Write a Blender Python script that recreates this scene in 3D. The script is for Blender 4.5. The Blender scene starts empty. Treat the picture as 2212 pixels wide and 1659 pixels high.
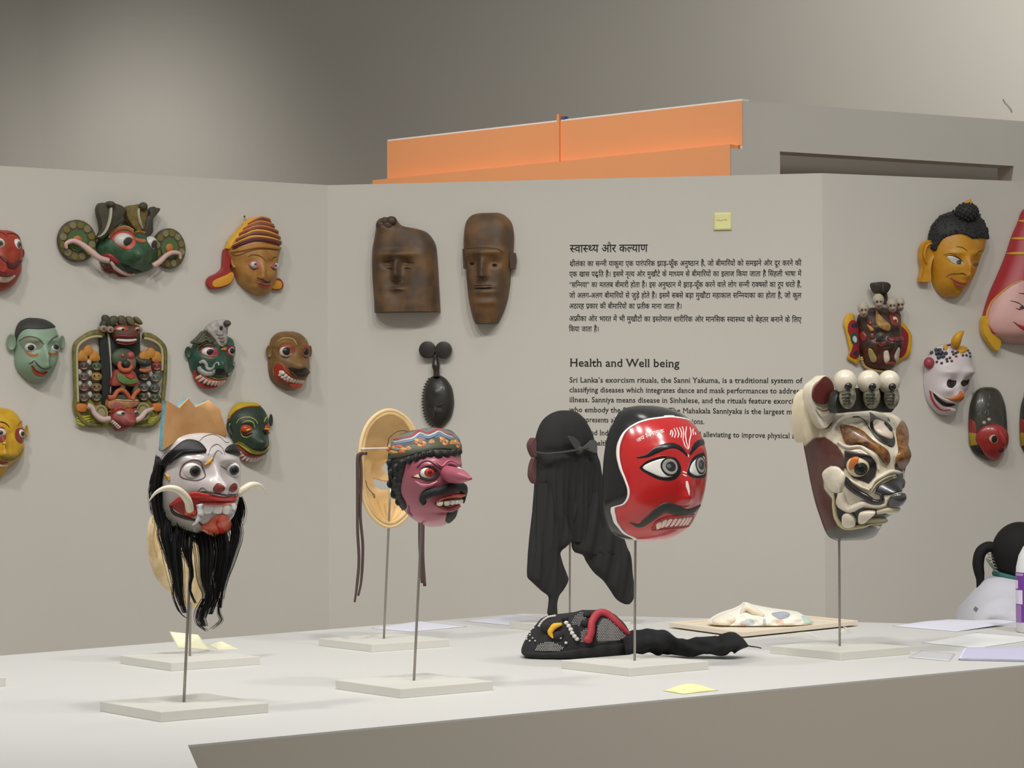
import bpy, math, random
import numpy as np
from mathutils import Vector, Matrix
random.seed(7)
SC = bpy.context.scene
COL = SC.collection

# ---------------------------------------------------------------- camera
W_PX, H_PX, F_PX = 2212.0, 1659.0, 5250.0
CAM = Vector((0.0, 0.0, 1.5))
PITCH = math.atan((935.0 - H_PX / 2) / F_PX)
ROLL = 0.005
_f = Vector((0, math.cos(PITCH), math.sin(PITCH)))
_r0 = Vector((1, 0, 0))
_u0 = Vector((0, -math.sin(PITCH), math.cos(PITCH)))
_r = _r0 * math.cos(ROLL) - _u0 * math.sin(ROLL)
_u = _u0 * math.cos(ROLL) + _r0 * math.sin(ROLL)
cam_data = bpy.data.cameras.new('camera')
cam_data.sensor_width = 36.0
cam_data.lens = 36.0 * F_PX / W_PX
cam_data.clip_end = 200
cam = bpy.data.objects.new('camera', cam_data)
COL.objects.link(cam)
_m = Matrix(((_r.x, _u.x, -_f.x), (_r.y, _u.y, -_f.y), (_r.z, _u.z, -_f.z)))
cam.matrix_world = Matrix.Translation(CAM) @ _m.to_4x4()
SC.camera = cam

# ---------------------------------------------------------------- view and world
SC.view_settings.view_transform = 'Standard'
SC.view_settings.look = 'None'
SC.view_settings.exposure = 0.0
SC.view_settings.gamma = 1.0
SC.view_settings.use_curve_mapping = False
world = bpy.data.worlds.new('world')
SC.world = world
world.use_nodes = True
_bg = world.node_tree.nodes['Background']
_bg.inputs[0].default_value = (1.0, 0.985, 0.955, 1)
_bg.inputs[1].default_value = 0.30


def aim(o, target):
    d = Vector(target) - o.location
    o.rotation_euler = d.to_track_quat('-Z', 'Y').to_euler()


def area(name, loc, target, power, size, color=(1, 0.985, 0.955)):
    l = bpy.data.lights.new(name, 'AREA')
    l.shape = 'DISK'
    l.size = size
    l.energy = power
    l.color = color
    o = bpy.data.objects.new(name, l)
    COL.objects.link(o)
    o.location = loc
    aim(o, target)
    return o


def spot(name, loc, target, power, angle, blend, radius=0.1, color=(1, 0.985, 0.955)):
    l = bpy.data.lights.new(name, 'SPOT')
    l.energy = power
    l.spot_size = math.radians(angle)
    l.spot_blend = blend
    l.shadow_soft_size = radius
    l.color = color
    o = bpy.data.objects.new(name, l)
    COL.objects.link(o)
    o.location = loc
    aim(o, target)
    return o


# ceiling lamps of the gallery: a row of soft lamps over the table, two wall spots; plus two added fill spots
for lx in (-2.4, -0.8, 0.8, 2.4):
    spot('ceiling_lamp', (lx, 3.6, 5.6), (lx * 0.8, 6.55, 0.95), 335, 84, 1.0, 0.22)
area('ceiling_lamp', (0.5, 6.4, 5.8), (0.5, 7.0, 0.9), 14, 0.8)
spot('orange_fill_spot', (-2.6, 8.6, 4.6), (0.3, 11.8, 2.6), 400, 70, 1.0, 0.2)  # unseen fill spot, added to brighten the orange wall
spot('room_fill_spot', (3.6, 8.8, 4.8), (2.0, 11.4, 2.7), 130, 70, 1.0, 0.2)  # unseen fill spot, added to lift the grey front and slot
spot('wall_spot', (-1.9, 13.2, 5.0), (-2.35, 15.0, 2.5), 215, 58, 1.0, 0.5)
spot('wall_spot', (4.6, 11.8, 4.6), (4.6, 15.0, 4.9), 520, 125, 1.0, 0.3)


# ---------------------------------------------------------------- pixel to place
def ray(px, py):
    return (_r * ((px - W_PX / 2) / F_PX) + _u * (-(py - H_PX / 2) / F_PX) + _f)


def on_z(px, py, z):
    d = ray(px, py)
    return CAM + d * ((z - CAM.z) / d.z)


def at_depth(px, py, depth):
    d = ray(px, py)
    return CAM + d * (depth / d.y)


def on_plane(px, py, p0, n):
    d = ray(px, py)
    return CAM + d * ((p0 - CAM).dot(n) / d.dot(n))


# ---------------------------------------------------------------- materials
def lin(c):
    c = c / 255.0
    return c / 12.92 if c <= 0.04045 else ((c + 0.055) / 1.055) ** 2.4


GAIN = 1.1
_mats = {}


def mat(rgb, rough=0.5, vary=0.12, scale=60.0, metal=0.0, gain=GAIN, bump=0.0, name=None, coat=0.0, second=None, alpha=1.0):
    key = (rgb, rough, vary, scale, metal, gain, bump, coat, second, alpha)
    if key in _mats:
        return _mats[key]
    m = bpy.data.materials.new(name or 'paint')
    m.use_nodes = True
    nt = m.node_tree
    b = nt.nodes['Principled BSDF']
    c = [min(0.95, lin(x) * gain) for x in rgb]
    b.inputs['Roughness'].default_value = rough
    b.inputs['Metallic'].default_value = metal
    b.inputs['Coat Weight'].default_value = coat
    b.inputs['Coat Roughness'].default_value = 0.15
    if alpha < 1:
        b.inputs['Alpha'].default_value = alpha
    tc = nt.nodes.new('ShaderNodeTexCoord')
    nz = nt.nodes.new('ShaderNodeTexNoise')
    nz.inputs['Scale'].default_value = scale
    nz.inputs['Detail'].default_value = 4
    nt.links.new(tc.outputs['Object'], nz.inputs['Vector'])
    if vary > 0 or second:
        mx = nt.nodes.new('ShaderNodeMix')
        mx.data_type = 'RGBA'
        if second:
            c2 = [min(0.95, lin(x) * gain) for x in second]
            rp = nt.nodes.new('ShaderNodeMapRange')
            rp.inputs[1].default_value = 0.42
            rp.inputs[2].default_value = 0.62
            nt.links.new(nz.outputs['Fac'], rp.inputs[0])
            nt.links.new(rp.outputs[0], mx.inputs[0])
            ca, cb = c, c2
        else:
            nt.links.new(nz.outputs['Fac'], mx.inputs[0])
            ca = [x * (1 - vary) for x in c]
            cb = [min(0.97, x * (1 + vary)) for x in c]
        mx.inputs[6].default_value = (*ca, 1)
        mx.inputs[7].default_value = (*cb, 1)
        nt.links.new(mx.outputs[2], b.inputs['Base Color'])
    else:
        b.inputs['Base Color'].default_value = (*c, 1)
    if bump > 0:
        bp = nt.nodes.new('ShaderNodeBump')
        bp.inputs['Strength'].default_value = bump
        bp.inputs['Distance'].default_value = 0.002
        nt.links.new(nz.outputs['Fac'], bp.inputs['Height'])
        nt.links.new(bp.outputs[0], b.inputs['Normal'])
    _mats[key] = m
    return m


def mat_attr(rough=0.5, vary=0.1, scale=60.0, coat=0.0):
    key = ('attr', rough, vary, scale, coat)
    if key in _mats:
        return _mats[key]
    m = bpy.data.materials.new('painted_wood')
    m.use_nodes = True
    nt = m.node_tree
    b = nt.nodes['Principled BSDF']
    b.inputs['Roughness'].default_value = rough
    b.inputs['Coat Weight'].default_value = coat
    b.inputs['Coat Roughness'].default_value = 0.15
    at = nt.nodes.new('ShaderNodeAttribute')
    at.attribute_name = 'paint'
    tc = nt.nodes.new('ShaderNodeTexCoord')
    nz = nt.nodes.new('ShaderNodeTexNoise')
    nz.inputs['Scale'].default_value = scale
    nz.inputs['Detail'].default_value = 4
    nt.links.new(tc.outputs['Object'], nz.inputs['Vector'])
    mp = nt.nodes.new('ShaderNodeMapRange')
    mp.inputs[3].default_value = 1 - vary
    mp.inputs[4].default_value = 1 + vary
    nt.links.new(nz.outputs['Fac'], mp.inputs[0])
    mx = nt.nodes.new('ShaderNodeMix')
    mx.data_type = 'RGBA'
    mx.blend_type = 'MULTIPLY'
    mx.inputs[0].default_value = 1.0
    nt.links.new(at.outputs['Color'], mx.inputs[6])
    nt.links.new(mp.outputs[0], mx.inputs[7])
    nt.links.new(mx.outputs[2], b.inputs['Base Color'])
    _mats[key] = m
    return m


# ---------------------------------------------------------------- objects
def mesh_obj(name, verts, faces, material, parent=None, smooth=True, loc=None, flat_angle=None):
    me = bpy.data.meshes.new(name)
    me.from_pydata([tuple(v) for v in verts], [], [tuple(f) for f in faces])
    if smooth:
        me.polygons.foreach_set('use_smooth', [True] * len(me.polygons))
    me.update()
    if flat_angle is not None:
        me.set_sharp_from_angle(angle=math.radians(flat_angle))
    o = bpy.data.objects.new(name, me)
    COL.objects.link(o)
    if material is not None:
        me.materials.append(material)
    if parent is not None:
        o.parent = parent
    if loc is not None:
        o.location = loc
    return o


def tag(o, label, cat, group=None):
    o['label'] = label
    o['category'] = cat
    if group:
        o['group'] = group
    return o


def struct(o):
    o['kind'] = 'structure'
    return o


def empty(name, loc=(0, 0, 0), rz=0.0):
    o = bpy.data.objects.new(name, None)
    o.empty_display_size = 0.05
    COL.objects.link(o)
    o.location = loc
    o.rotation_euler = (0, 0, rz)
    return o


def catmull(pts, n, closed=False):
    """Smooth curve through pts, n samples evenly by length."""
    P = np.asarray(pts, float)
    k = len(P)
    if k == 2:
        t = np.linspace(0, 1, n)[:, None]
        return P[0] * (1 - t) + P[1] * t
    if closed:
        Q = np.vstack([P[-1], P, P[0], P[1]])
        segs = k
    else:
        Q = np.vstack([2 * P[0] - P[1], P, 2 * P[-1] - P[-2]])
        segs = k - 1
    out = []
    tt = np.linspace(0, 1, 17)[:-1][:, None]
    for i in range(segs):
        a, b, c, d = Q[i], Q[i + 1], Q[i + 2], Q[i + 3]
        out.append(0.5 * ((2 * b) + (-a + c) * tt + (2 * a - 5 * b + 4 * c - d) * tt ** 2 + (-a + 3 * b - 3 * c + d) * tt ** 3))
    out = np.vstack(out + [P[:1] if closed else P[-1:]])
    L = np.concatenate([[0], np.cumsum(np.linalg.norm(np.diff(out, axis=0), axis=1))])
    s = np.linspace(0, L[-1], n + 1)[:-1] if closed else np.linspace(0, L[-1], n)
    return np.stack([np.interp(s, L, out[:, j]) for j in range(out.shape[1])], 1)


def tube_mesh(pts, radii, n=24, sides=8, smooth_path=True, flat=1.0):
    """Tube along 3-D pts; radii per pt (interpolated); returns verts, faces."""
    P = catmull(pts, n) if smooth_path else np.asarray(pts, float)
    n = len(P)
    r = np.interp(np.linspace(0, 1, n), np.linspace(0, 1, len(radii)), radii)
    T = np.gradient(P, axis=0)
    T /= np.linalg.norm(T, axis=1)[:, None] + 1e-12
    ref = np.array([0, 0, 1.0]) if abs(T[0][2]) < 0.9 else np.array([1.0, 0, 0])
    N = np.cross(T[0], ref)
    N /= np.linalg.norm(N)
    V, F = [], []
    for i in range(n):
        N = N - T[i] * N.dot(T[i])
        N /= np.linalg.norm(N) + 1e-12
        B = np.cross(T[i], N)
        for j in range(sides):
            a = 2 * math.pi * j / sides
            V.append(P[i] + r[i] * (math.cos(a) * N + math.sin(a) * B * flat))
    for i in range(n - 1):
        for j in range(sides):
            k = (j + 1) % sides
            F.append((i * sides + j, i * sides + k, (i + 1) * sides + k, (i + 1) * sides + j))
    F.append(tuple(range(sides - 1, -1, -1)))
    F.append(tuple((n - 1) * sides + j for j in range(sides)))
    return V, F


def ellipsoid_mesh(c, r, nu=20, nv=12, rot=None):
    V, F = [], []
    for i in range(nv + 1):
        th = math.pi * i / nv
        for j in range(nu):
            a = 2 * math.pi * j / nu
            p = np.array([r[0] * math.sin(th) * math.cos(a), r[1] * math.sin(th) * math.sin(a), r[2] * math.cos(th)])
            if rot is not None:
                p = rot @ p
            V.append(p + np.asarray(c))
    for i in range(nv):
        for j in range(nu):
            k = (j + 1) % nu
            F.append((i * nu + j, (i + 1) * nu + j, (i + 1) * nu + k, i * nu + k))
    return V, F


def lathe_mesh(prof, n=32, c=(0, 0, 0)):
    V, F = [], []
    m = len(prof)
    for j in range(n):
        a = 2 * math.pi * j / n
        for (r, z) in prof:
            V.append((c[0] + r * math.cos(a), c[1] + r * math.sin(a), c[2] + z))
    for j in range(n):
        k = (j + 1) % n
        for i in range(m - 1):
            F.append((j * m + i, k * m + i, k * m + i + 1, j * m + i + 1))
    return V, F


def prism_mesh(poly, z0, z1):
    """Polygon (list of x,y) extruded from z0 to z1."""
    n = len(poly)
    V = [(p[0], p[1], z0) for p in poly] + [(p[0], p[1], z1) for p in poly]
    F = [tuple(range(n - 1, -1, -1)), tuple(range(n, 2 * n))]
    F += [(i, (i + 1) % n, n + (i + 1) % n, n + i) for i in range(n)]
    return V, F


def box_mesh(x0, x1, y0, y1, z0, z1):
    return prism_mesh([(x0, y0), (x1, y0), (x1, y1), (x0, y1)], z0, z1)


def join(*ms):
    V, F = [], []
    for v, f in ms:
        k = len(V)
        V += [tuple(x) for x in v]
        F += [tuple(i + k for i in q) for q in f]
    return V, F


def bevel(o, w, seg=2):
    b = o.modifiers.new('bevel', 'BEVEL')
    b.width = w
    b.segments = seg
    b.limit_method = 'ANGLE'
    return o
# ================================================================ the setting
WALL_RGB = (212, 207, 197)
m_wall = mat(WALL_RGB, 0.9, 0.03, 3.0, gain=1.0, name='partition_paint')
m_back = mat((190, 185, 175), 0.9, 0.03, 1.5, gain=1.0, name='hall_paint')
m_floor = mat((120, 112, 100), 0.6, 0.1, 4.0, gain=1.0, name='floor_concrete')
m_orange = mat((243, 160, 104), 0.7, 0.03, 6.0, gain=1.1, name='orange_paint')
m_edge = mat((240, 238, 230), 0.8, 0.03, 30.0, gain=1.0, name='white_board_edge')
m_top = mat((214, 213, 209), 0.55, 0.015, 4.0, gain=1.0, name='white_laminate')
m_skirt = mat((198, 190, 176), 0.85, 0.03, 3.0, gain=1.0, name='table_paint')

V, F = box_mesh(-14, 14, -4, 22, -0.1, 0.0)
struct(mesh_obj('floor', V, F, m_floor, smooth=False))


def wall_slab(name, a, b, z0, z1, thick, material):
    """Vertical wall from a to b (x, y), visible face on the a-b line, thickness behind."""
    a = Vector((a[0], a[1])); b = Vector((b[0], b[1]))
    d = (b - a).normalized()
    n = Vector((-d.y, d.x))
    if n.y < 0:
        n = -n
    c, e = b + n * thick, a + n * thick
    V, F = prism_mesh([tuple(a), tuple(b), tuple(c), tuple(e)], z0, z1)
    return struct(mesh_obj(name, V, F, material, smooth=False))


WH = 2.44
wl0, wl1 = on_z(0, 358, WH), on_z(707, 400, WH)
wm1 = on_z(1776, 374, WH)
wr1 = on_z(2212, 392, WH)
wl00 = wl1 + (wl0 - wl1) * 2.2
wr11 = wm1 + (wr1 - wm1) * 2.5


class Plane:
    def __init__(s, a, b):
        d = (b - a); d.z = 0; d.normalize()
        s.p = a.copy(); s.d = d
        s.n = Vector((d.y, -d.x, 0))            # towards the viewer
        s.yaw = math.atan2(s.n.x, -s.n.y)

    def at(s, px, py, off=0.0):
        return on_plane(px, py, s.p + s.n * off, s.n)


PL, PM, PR = Plane(wl0, wl1), Plane(wl1, wm1), Plane(wm1, wr1)
T = 0.12
wall_slab('wall_left', wl00, wl1, 0, WH, T, m_wall)
wall_slab('wall_middle', wl1, wm1, 0, WH, T, m_wall)
wall_slab('wall_right', wm1, wr11, 0, WH, T, m_wall)

# hall walls far behind
b0 = at_depth(92, 200, 15.0); b1 = at_depth(2900, 200, 15.6)
wb = wall_slab('wall_back', b0, b1, 0, 6.5, 0.2, m_back)
_d = (b1 - b0); _d.z = 0; _d.normalize()
_n = Vector((_d.y, -_d.x, 0))
V, F = tube_mesh([tuple(on_plane(x, y, b0 + _n * (0.004 + q), _n)) for x, y, q in ((2167, 214, 0), (2172, 222, 0.004), (2179, 229, 0.006), (2184, 236, 0.004), (2186, 243, 0.0))], [0.002] * 2, n=20, sides=6)
mesh_obj('loose_wire', V, F, mat((120, 116, 106), 0.6), wb)
s1 = at_depth(-700, 200, 13.2)
wall_slab('wall_side', s1, b0, 0, 6.5, 0.2, m_back)

# orange room behind the partition -------------------------------------------
OH = 3.02
oc = on_z(1603, 217, OH); ol = on_z(836, 305, OH); orr = on_z(2212, 262, OH)
do = (ol - oc).normalized(); no = Vector((-do.y, do.x, 0))
if no.y > 0:
    no = -no
dg = (orr - oc).normalized(); ng = Vector((dg.y, -dg.x, 0))
room = empty('wall_orange_room', (oc.x, oc.y, 0)); struct(room)


def rel(p):
    return (p.x - oc.x, p.y - oc.y)


def solid(name, poly, z0, z1, m, par=room):
    V, F = prism_mesh([rel(p) for p in poly], z0, z1)
    return mesh_obj(name, V, F, m, par, smooth=False)


FB = OH - 0.205                       # underside of the fascia
ins = -no * 0.075
in2 = -ng * 0.001
# fascia in two boards with the joint strip
j0 = on_plane(1209, 300, oc, no); j0.z = 0
tj = (j0 - oc).dot(do)
L = (ol - oc).length
th = -no * 0.06
for a, b in ((0.0, tj - 0.004), (tj + 0.004, L)):
    p, q = oc + do * a, oc + do * b
    solid('fascia_board', [p, q, q + th, p + th], FB, OH, m_orange)
for a, b in ((0.0, tj), (tj, L)):
    p, q = oc + do * a, oc + do * b
    solid('board_edge', [p - no * 0.004, q - no * 0.004, q + th * 0.9, p + th * 0.9], OH, OH + 0.008, m_edge)
p = oc + do * (tj - 0.006) + no * 0.012
solid('joint_strip', [p, p + do * 0.014, p + do * 0.014 - no * 0.03, p - no * 0.03], FB + 0.005, OH + 0.035, m_orange)
p = oc + do * (tj - 0.035)
solid('tape_scrap', [p, p + do * 0.02, p + do * 0.02 + th * .4, p + th * .4], OH + 0.008, OH + 0.022, mat((60, 80, 150), 0.6))
# lower orange wall, standing proud of the fascia
tq = (on_plane(1577, 350, oc, ng) - oc).dot(dg)
lw = oc + dg * tq
solid('lower_wall', [lw, lw + do * (L + 0.02), lw + do * (L + 0.02) - no * 0.1, lw - no * 0.1], 0, FB, m_orange)
# grey front with the long slot
s0 = on_plane(1685, 327, oc, ng); s1_ = on_plane(2190, 362, oc, ng)
ta, tb = (s0 - oc).dot(dg), (s1_ - oc).dot(dg)
ztop = s0.z
bk = -ng * 0.12
e0 = oc + in2
solid('front_beam', [e0, e0 + dg * 3.2, e0 + dg * 3.2 + bk, e0 + bk + do * 0.0], ztop, OH, m_wall)
solid('front_pier', [e0 + dg * tq, e0 + dg * ta, e0 + dg * ta + bk, e0 + dg * tq + bk], 0, ztop, m_wall)
solid('front_pier', [e0 + dg * tb, e0 + dg * 3.2, e0 + dg * 3.2 + bk, e0 + dg * tb + bk], 0, ztop, m_wall)
ib = -ng * 0.9
solid('inner_wall', [e0 + ib, e0 + dg * 3.2 + ib, e0 + dg * 3.2 + ib * 1.1, e0 + ib * 1.1], 0, OH, m_wall)
solid('slot_shade_roof', [e0 + bk + dg * 0.1, e0 + dg * 3.2 + bk, e0 + dg * 3.2 + ib * 0.86, e0 + ib * 0.86 + dg * 0.1], OH - 0.06, OH - 0.02, m_wall)  # unseen roof, its depth set by how much light reaches the slot

# ================================================================ the table
TZ = 0.932
def tp(px, py):
    return on_z(px, py, TZ)
ta_ = tp(1130, 1325.5); tl_ = tp(0, 1416.5); tn_ = tp(405.7, 1609.6); tr_ = tp(2212, 1436.5)
tbr = tp(1930, 1346); tne = tp(427, 1659)
P_tl = ta_ + (tl_ - ta_) * 1.7
P_near = tn_ + (tne - tn_) * 5.0
P_nearl = P_near + Vector((-1.6, 0.25, 0))
P_tr = tn_ + (tr_ - tn_) * 1.35
P_br = ta_ + (tbr - ta_) * 2.3
poly = [ta_, P_tl, P_nearl, P_near, tn_, P_tr, P_br]
cx = sum(p.x for p in poly) / 7; cy = sum(p.y for p in poly) / 7
table = empty('display_table', (cx, cy, 0))
tag(table, 'wide angular display table with white top and beige sides under the masks', 'table')
pp = [(p.x - cx, p.y - cy) for p in poly]
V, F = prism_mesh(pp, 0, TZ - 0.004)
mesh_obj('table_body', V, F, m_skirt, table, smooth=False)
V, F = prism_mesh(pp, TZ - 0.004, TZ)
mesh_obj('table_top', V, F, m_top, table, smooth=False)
EDGE = (tr_ - tn_).normalized()
TYAW = math.atan2(EDGE.y, EDGE.x)           # masks face across the front edge
print('TABLE yaw', math.degrees(TYAW), 'walls', [round(math.degrees(w.yaw), 1) for w in (PL, PM, PR)])

# ================================================================ stands
m_base = mat((216, 214, 205), 0.6, 0.02, 10.0, gain=1.0, name='stand_paint')
m_rod = mat((140, 134, 126), 0.4, 0.15, 200.0, metal=0.7, gain=1.3, name='steel_rod')
BH = 0.0205


def stand(px, py, top, label, yaw=None, s=0.25):
    """Square base (px, py = centre of its upper face) with a thin rod rising to image point top."""
    c = on_z(px, py, TZ + BH)
    r = empty('mask_stand', (c.x, c.y, TZ), TYAW if yaw is None else yaw)
    tag(r, label, 'stand', 'mask stands on the display table')
    V, F = box_mesh(-s / 2, s / 2, -s / 2, s / 2, 0.0, BH)
    o = mesh_obj('base', V, F, m_base, r, smooth=False)
    bevel(o, 0.0012)
    t = at_depth(top[0], top[1], c.y)
    rz = Matrix.Rotation(-r.rotation_euler.z, 3, 'Z')
    e = rz @ (t - Vector((c.x, c.y, TZ)))
    V, F = tube_mesh([(0, 0, BH - 0.004), tuple(e)], [0.0031, 0.0031], n=6, sides=10)
    mesh_obj('rod', V, F, m_rod, r)
    return c


STA = stand(397, 1516.5, (415, 1140), 'square stand under the white mask with the long black beard')
STB = stand(410, 1417, (412, 1200), 'square stand with yellow notes, behind the bearded white mask')
STC = stand(894, 1470, (914, 1060), 'square stand under the pink mask with a moustache')
STD = stand(829, 1379.5, (844, 1035), 'square stand under the hollow unpainted wooden mask back')
STE = stand(1371, 1427, (1373, 1040), 'square stand under the large red mask')
STF = stand(1814, 1395.5, (1812, 1090), 'square stand under the brown and white skull-crowned mask')
STG = stand(1231, 1343, (1231, 1010), 'square stand under the mask draped in black cloth')
STH = stand(-150, 1462, (-150, 1300), 'square stand at the end of the row, beside the bearded mask stand')
# ================================================================ lettering
_gl = {}


def glyph(body):
    """2-D mesh of a short string in Blender's own font (size 1): (verts, faces)."""
    if body in _gl:
        return _gl[body]
    c = bpy.data.curves.new('letters', 'FONT')
    c.body = body
    c.size = 1.0
    c.resolution_u = 3
    c.offset = 0.0 if 'M' in body else 0.009
    o = bpy.data.objects.new('letters', c)
    COL.objects.link(o)
    dg_ = bpy.context.evaluated_depsgraph_get()
    me = bpy.data.meshes.new_from_object(o.evaluated_get(dg_))
    V = np.array([(v.co.x, v.co.y) for v in me.vertices]) if len(me.vertices) else np.zeros((0, 2))
    F = [tuple(p.vertices) for p in me.polygons]
    bpy.data.objects.remove(o)
    bpy.data.curves.remove(c)
    bpy.data.meshes.remove(me)
    _gl[body] = (V, F)
    return _gl[body]


def advance(body):
    return glyph(body + '|')[0][:, 0].max() - glyph('|')[0][:, 0].max()


def clip_right(V, F, x):
    """Part of the glyph left of x."""
    import bmesh
    bm = bmesh.new()
    vs = [bm.verts.new((a, b, 0)) for a, b in V]
    for f in F:
        try:
            bm.faces.new([vs[i] for i in f])
        except ValueError:
            pass
    bmesh.ops.bisect_plane(bm, geom=bm.verts[:] + bm.edges[:] + bm.faces[:], plane_co=(x, 0, 0), plane_no=(1, 0, 0), clear_outer=True)
    bm.verts.index_update()
    W = np.array([(v.co.x, v.co.y) for v in bm.verts])
    G = [tuple(v.index for v in f.verts) for f in bm.faces]
    bm.free()
    return W, G


def stem_x(ch):
    V, _ = glyph(ch)
    lo = V[V[:, 1] < V[:, 1].min() + 0.06]
    m = V[(V[:, 1] < 0.05) & (V[:, 1] > -0.08)]
    xm = m[:, 0].max()
    return m[m[:, 0] > xm - 0.135][:, 0].min(), xm


MARK = set('ािीुूृेैोौंँः़')


def deva(word):
    """Word of Devanagari -> list of (V, F) placed along x, and its width (size 1)."""
    out, x = [], 0.0

    def put(V, F, dx=0.0, dy=0.0, sx=1.0, sy=1.0):
        out.append((np.column_stack([V[:, 0] * sx + x + dx, V[:, 1] * sy + dy]), F))
    i, n = 0, len(word)
    while i < n:
        # one syllable: consonants joined by virama, then marks
        j = i
        cons = [word[j]]
        j += 1
        while j < n and word[j] == '़':
            cons[-1] += word[j]; j += 1
        while j + 1 < n and word[j] == '्':
            cons.append(word[j + 1]); j += 2
            while j < n and word[j] == '़':
                cons[-1] += word[j]; j += 1
        marks = ''
        while j < n and word[j] in MARK:
            marks += word[j]; j += 1
        pre = ''
        if 'ि' in marks:
            if len(cons) == 1:
                pre = 'ि'
            else:
                V, F = glyph('ि'); put(V, F); x += advance('ि' + cons[-1]) - advance(cons[-1])
        k = 0
        while k < len(cons):
            c = cons[k]
            if k + 1 < len(cons) and cons[k + 1] == 'र':
                body = c + marks.replace('ि', '')
                V, F = glyph(body); put(V, F)
                a, b = stem_x(c) if c != 'फ' else (0.36, 0.44)
                put(np.array([(a + 0.02, 0.22), (a + 0.02, 0.11), (a - 0.25, -0.07), (a - 0.25, 0.04)]), [(0, 1, 2, 3)])
                x += advance(body); k += 2
            elif k + 1 < len(cons) and c == 'द':
                V, F = glyph(c); put(V, F)
                V, F = glyph(cons[k + 1]); put(V, F, 0.16, -0.2, 0.62, 0.72)
                x += advance(c) + 0.12; k += 2
            elif k + 1 < len(cons):
                V, F = glyph(c)
                a, b = stem_x(c) if c != 'क' else (V[:, 0].max() * 0.72, 0)
                W, G = clip_right(V, F, a + 0.015); put(W, G)
                x += a; k += 1
            else:
                body = pre + c + marks.replace('ि', '')
                V, F = glyph(body); put(V, F); x += advance(body); k += 1
        i = j
    return out, x


def serif(word):
    """Latin word with slab serifs added to flat stem ends."""
    out, x = [], 0.0
    for ch in word:
        V, F = glyph(ch)
        a = advance(ch)
        if len(V):
            out.append((V + np.array([x, 0]), F))
            cnt = {}
            for f in F:
                for p, q in zip(f, f[1:] + f[:1]):
                    e = (min(p, q), max(p, q)); cnt[e] = cnt.get(e, 0) + 1
            top = V[:, 1].max()
            if ch.isalpha() and ch not in 'oecsSgaO':
                for (p, q), c in cnt.items():
                    if c != 1:
                        continue
                    P, Q = V[p], V[q]
                    L = abs(P[0] - Q[0])
                    if abs(P[1] - Q[1]) > 0.004 or not 0.05 < L < 0.16:
                        continue
                    xa, xb, y = min(P[0], Q[0]), max(P[0], Q[0]), P[1]
                    if abs(y) < 0.02:
                        R = (xa - 0.05, xb + 0.05, y, y + 0.03)
                    elif y > 0.3:
                        R = (xa - 0.06, xb + (0.05 if ch.isupper() or ch in 'vwxyk' else 0), y - 0.035, y)
                    elif y < -0.1:
                        R = (xa - 0.04, xb + 0.04, y, y + 0.03)
                    else:
                        continue
                    out.append((np.array([(R[0] + x, R[2]), (R[1] + x, R[2]), (R[1] + x, R[3]), (R[0] + x, R[3])]), [(0, 1, 2, 3)]))
        x += a + 0.02
    return out, x


def line_mesh(text, shaper, width=None, gap=0.28, squeeze=None):
    """Lay words out; stretch the gaps (and slightly the letters) to fill width (in units of size)."""
    ws = [shaper(w) for w in text.split()]
    nat = sum(w for _, w in ws)
    sx = 1.0
    if width:
        g0 = gap * (len(ws) - 1)
        sx = squeeze or min(1.12, max(0.7, (width - g0) / nat))
        gap = (width - nat * sx) / max(1, len(ws) - 1)
    V, F, x = [], [], 0.0
    for parts, w in ws:
        for v, f in parts:
            o = len(V)
            V += [(a * sx + x, b) for a, b in v]
            F += [tuple(i + o for i in q) for q in f]
        x += w * sx + gap
    return np.array(V), F, x - gap


def wall_text(name, label, lines, ref):
    """lines: (text, shaper, size_px, (xl, yl), (xr, yr) or None)."""
    org = PM.at(ref[0], ref[1], 0.0)
    root = empty(name, tuple(org + PM.n * 0.001), PM.yaw)
    tag(root, label, 'lettering')
    R = Matrix.Rotation(-PM.yaw, 3, 'Z')
    ink = mat((34, 32, 28), 0.85, 0.05, gain=1.0)
    for text, sh, px, L, Rr, hd in lines:
        a = R @ (PM.at(*L, 0.0) - org)
        k = PM.at(*L, 0.0).y / F_PX
        size = px * k
        if Rr:
            b = R @ (PM.at(*Rr, 0.0) - org)
            wd = math.hypot(b.x - a.x, b.z - a.z)
            V, F, w = line_mesh(text, sh, wd / size)
            ang = math.atan2(b.z - a.z, b.x - a.x)
        else:
            V, F, w = line_mesh(text, sh, None, squeeze=0.9)
            V[:, 0] *= 0.9
            ang = 0.0
        ca, sa = math.cos(ang), math.sin(ang)
        P = [(a.x + size * (x * ca - y * sa), 0.0, a.z + size * (x * sa + y * ca)) for x, y in V]
        mesh_obj('heading' if hd else 'text_line', P, F, ink, root, smooth=False)
    return root


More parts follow.
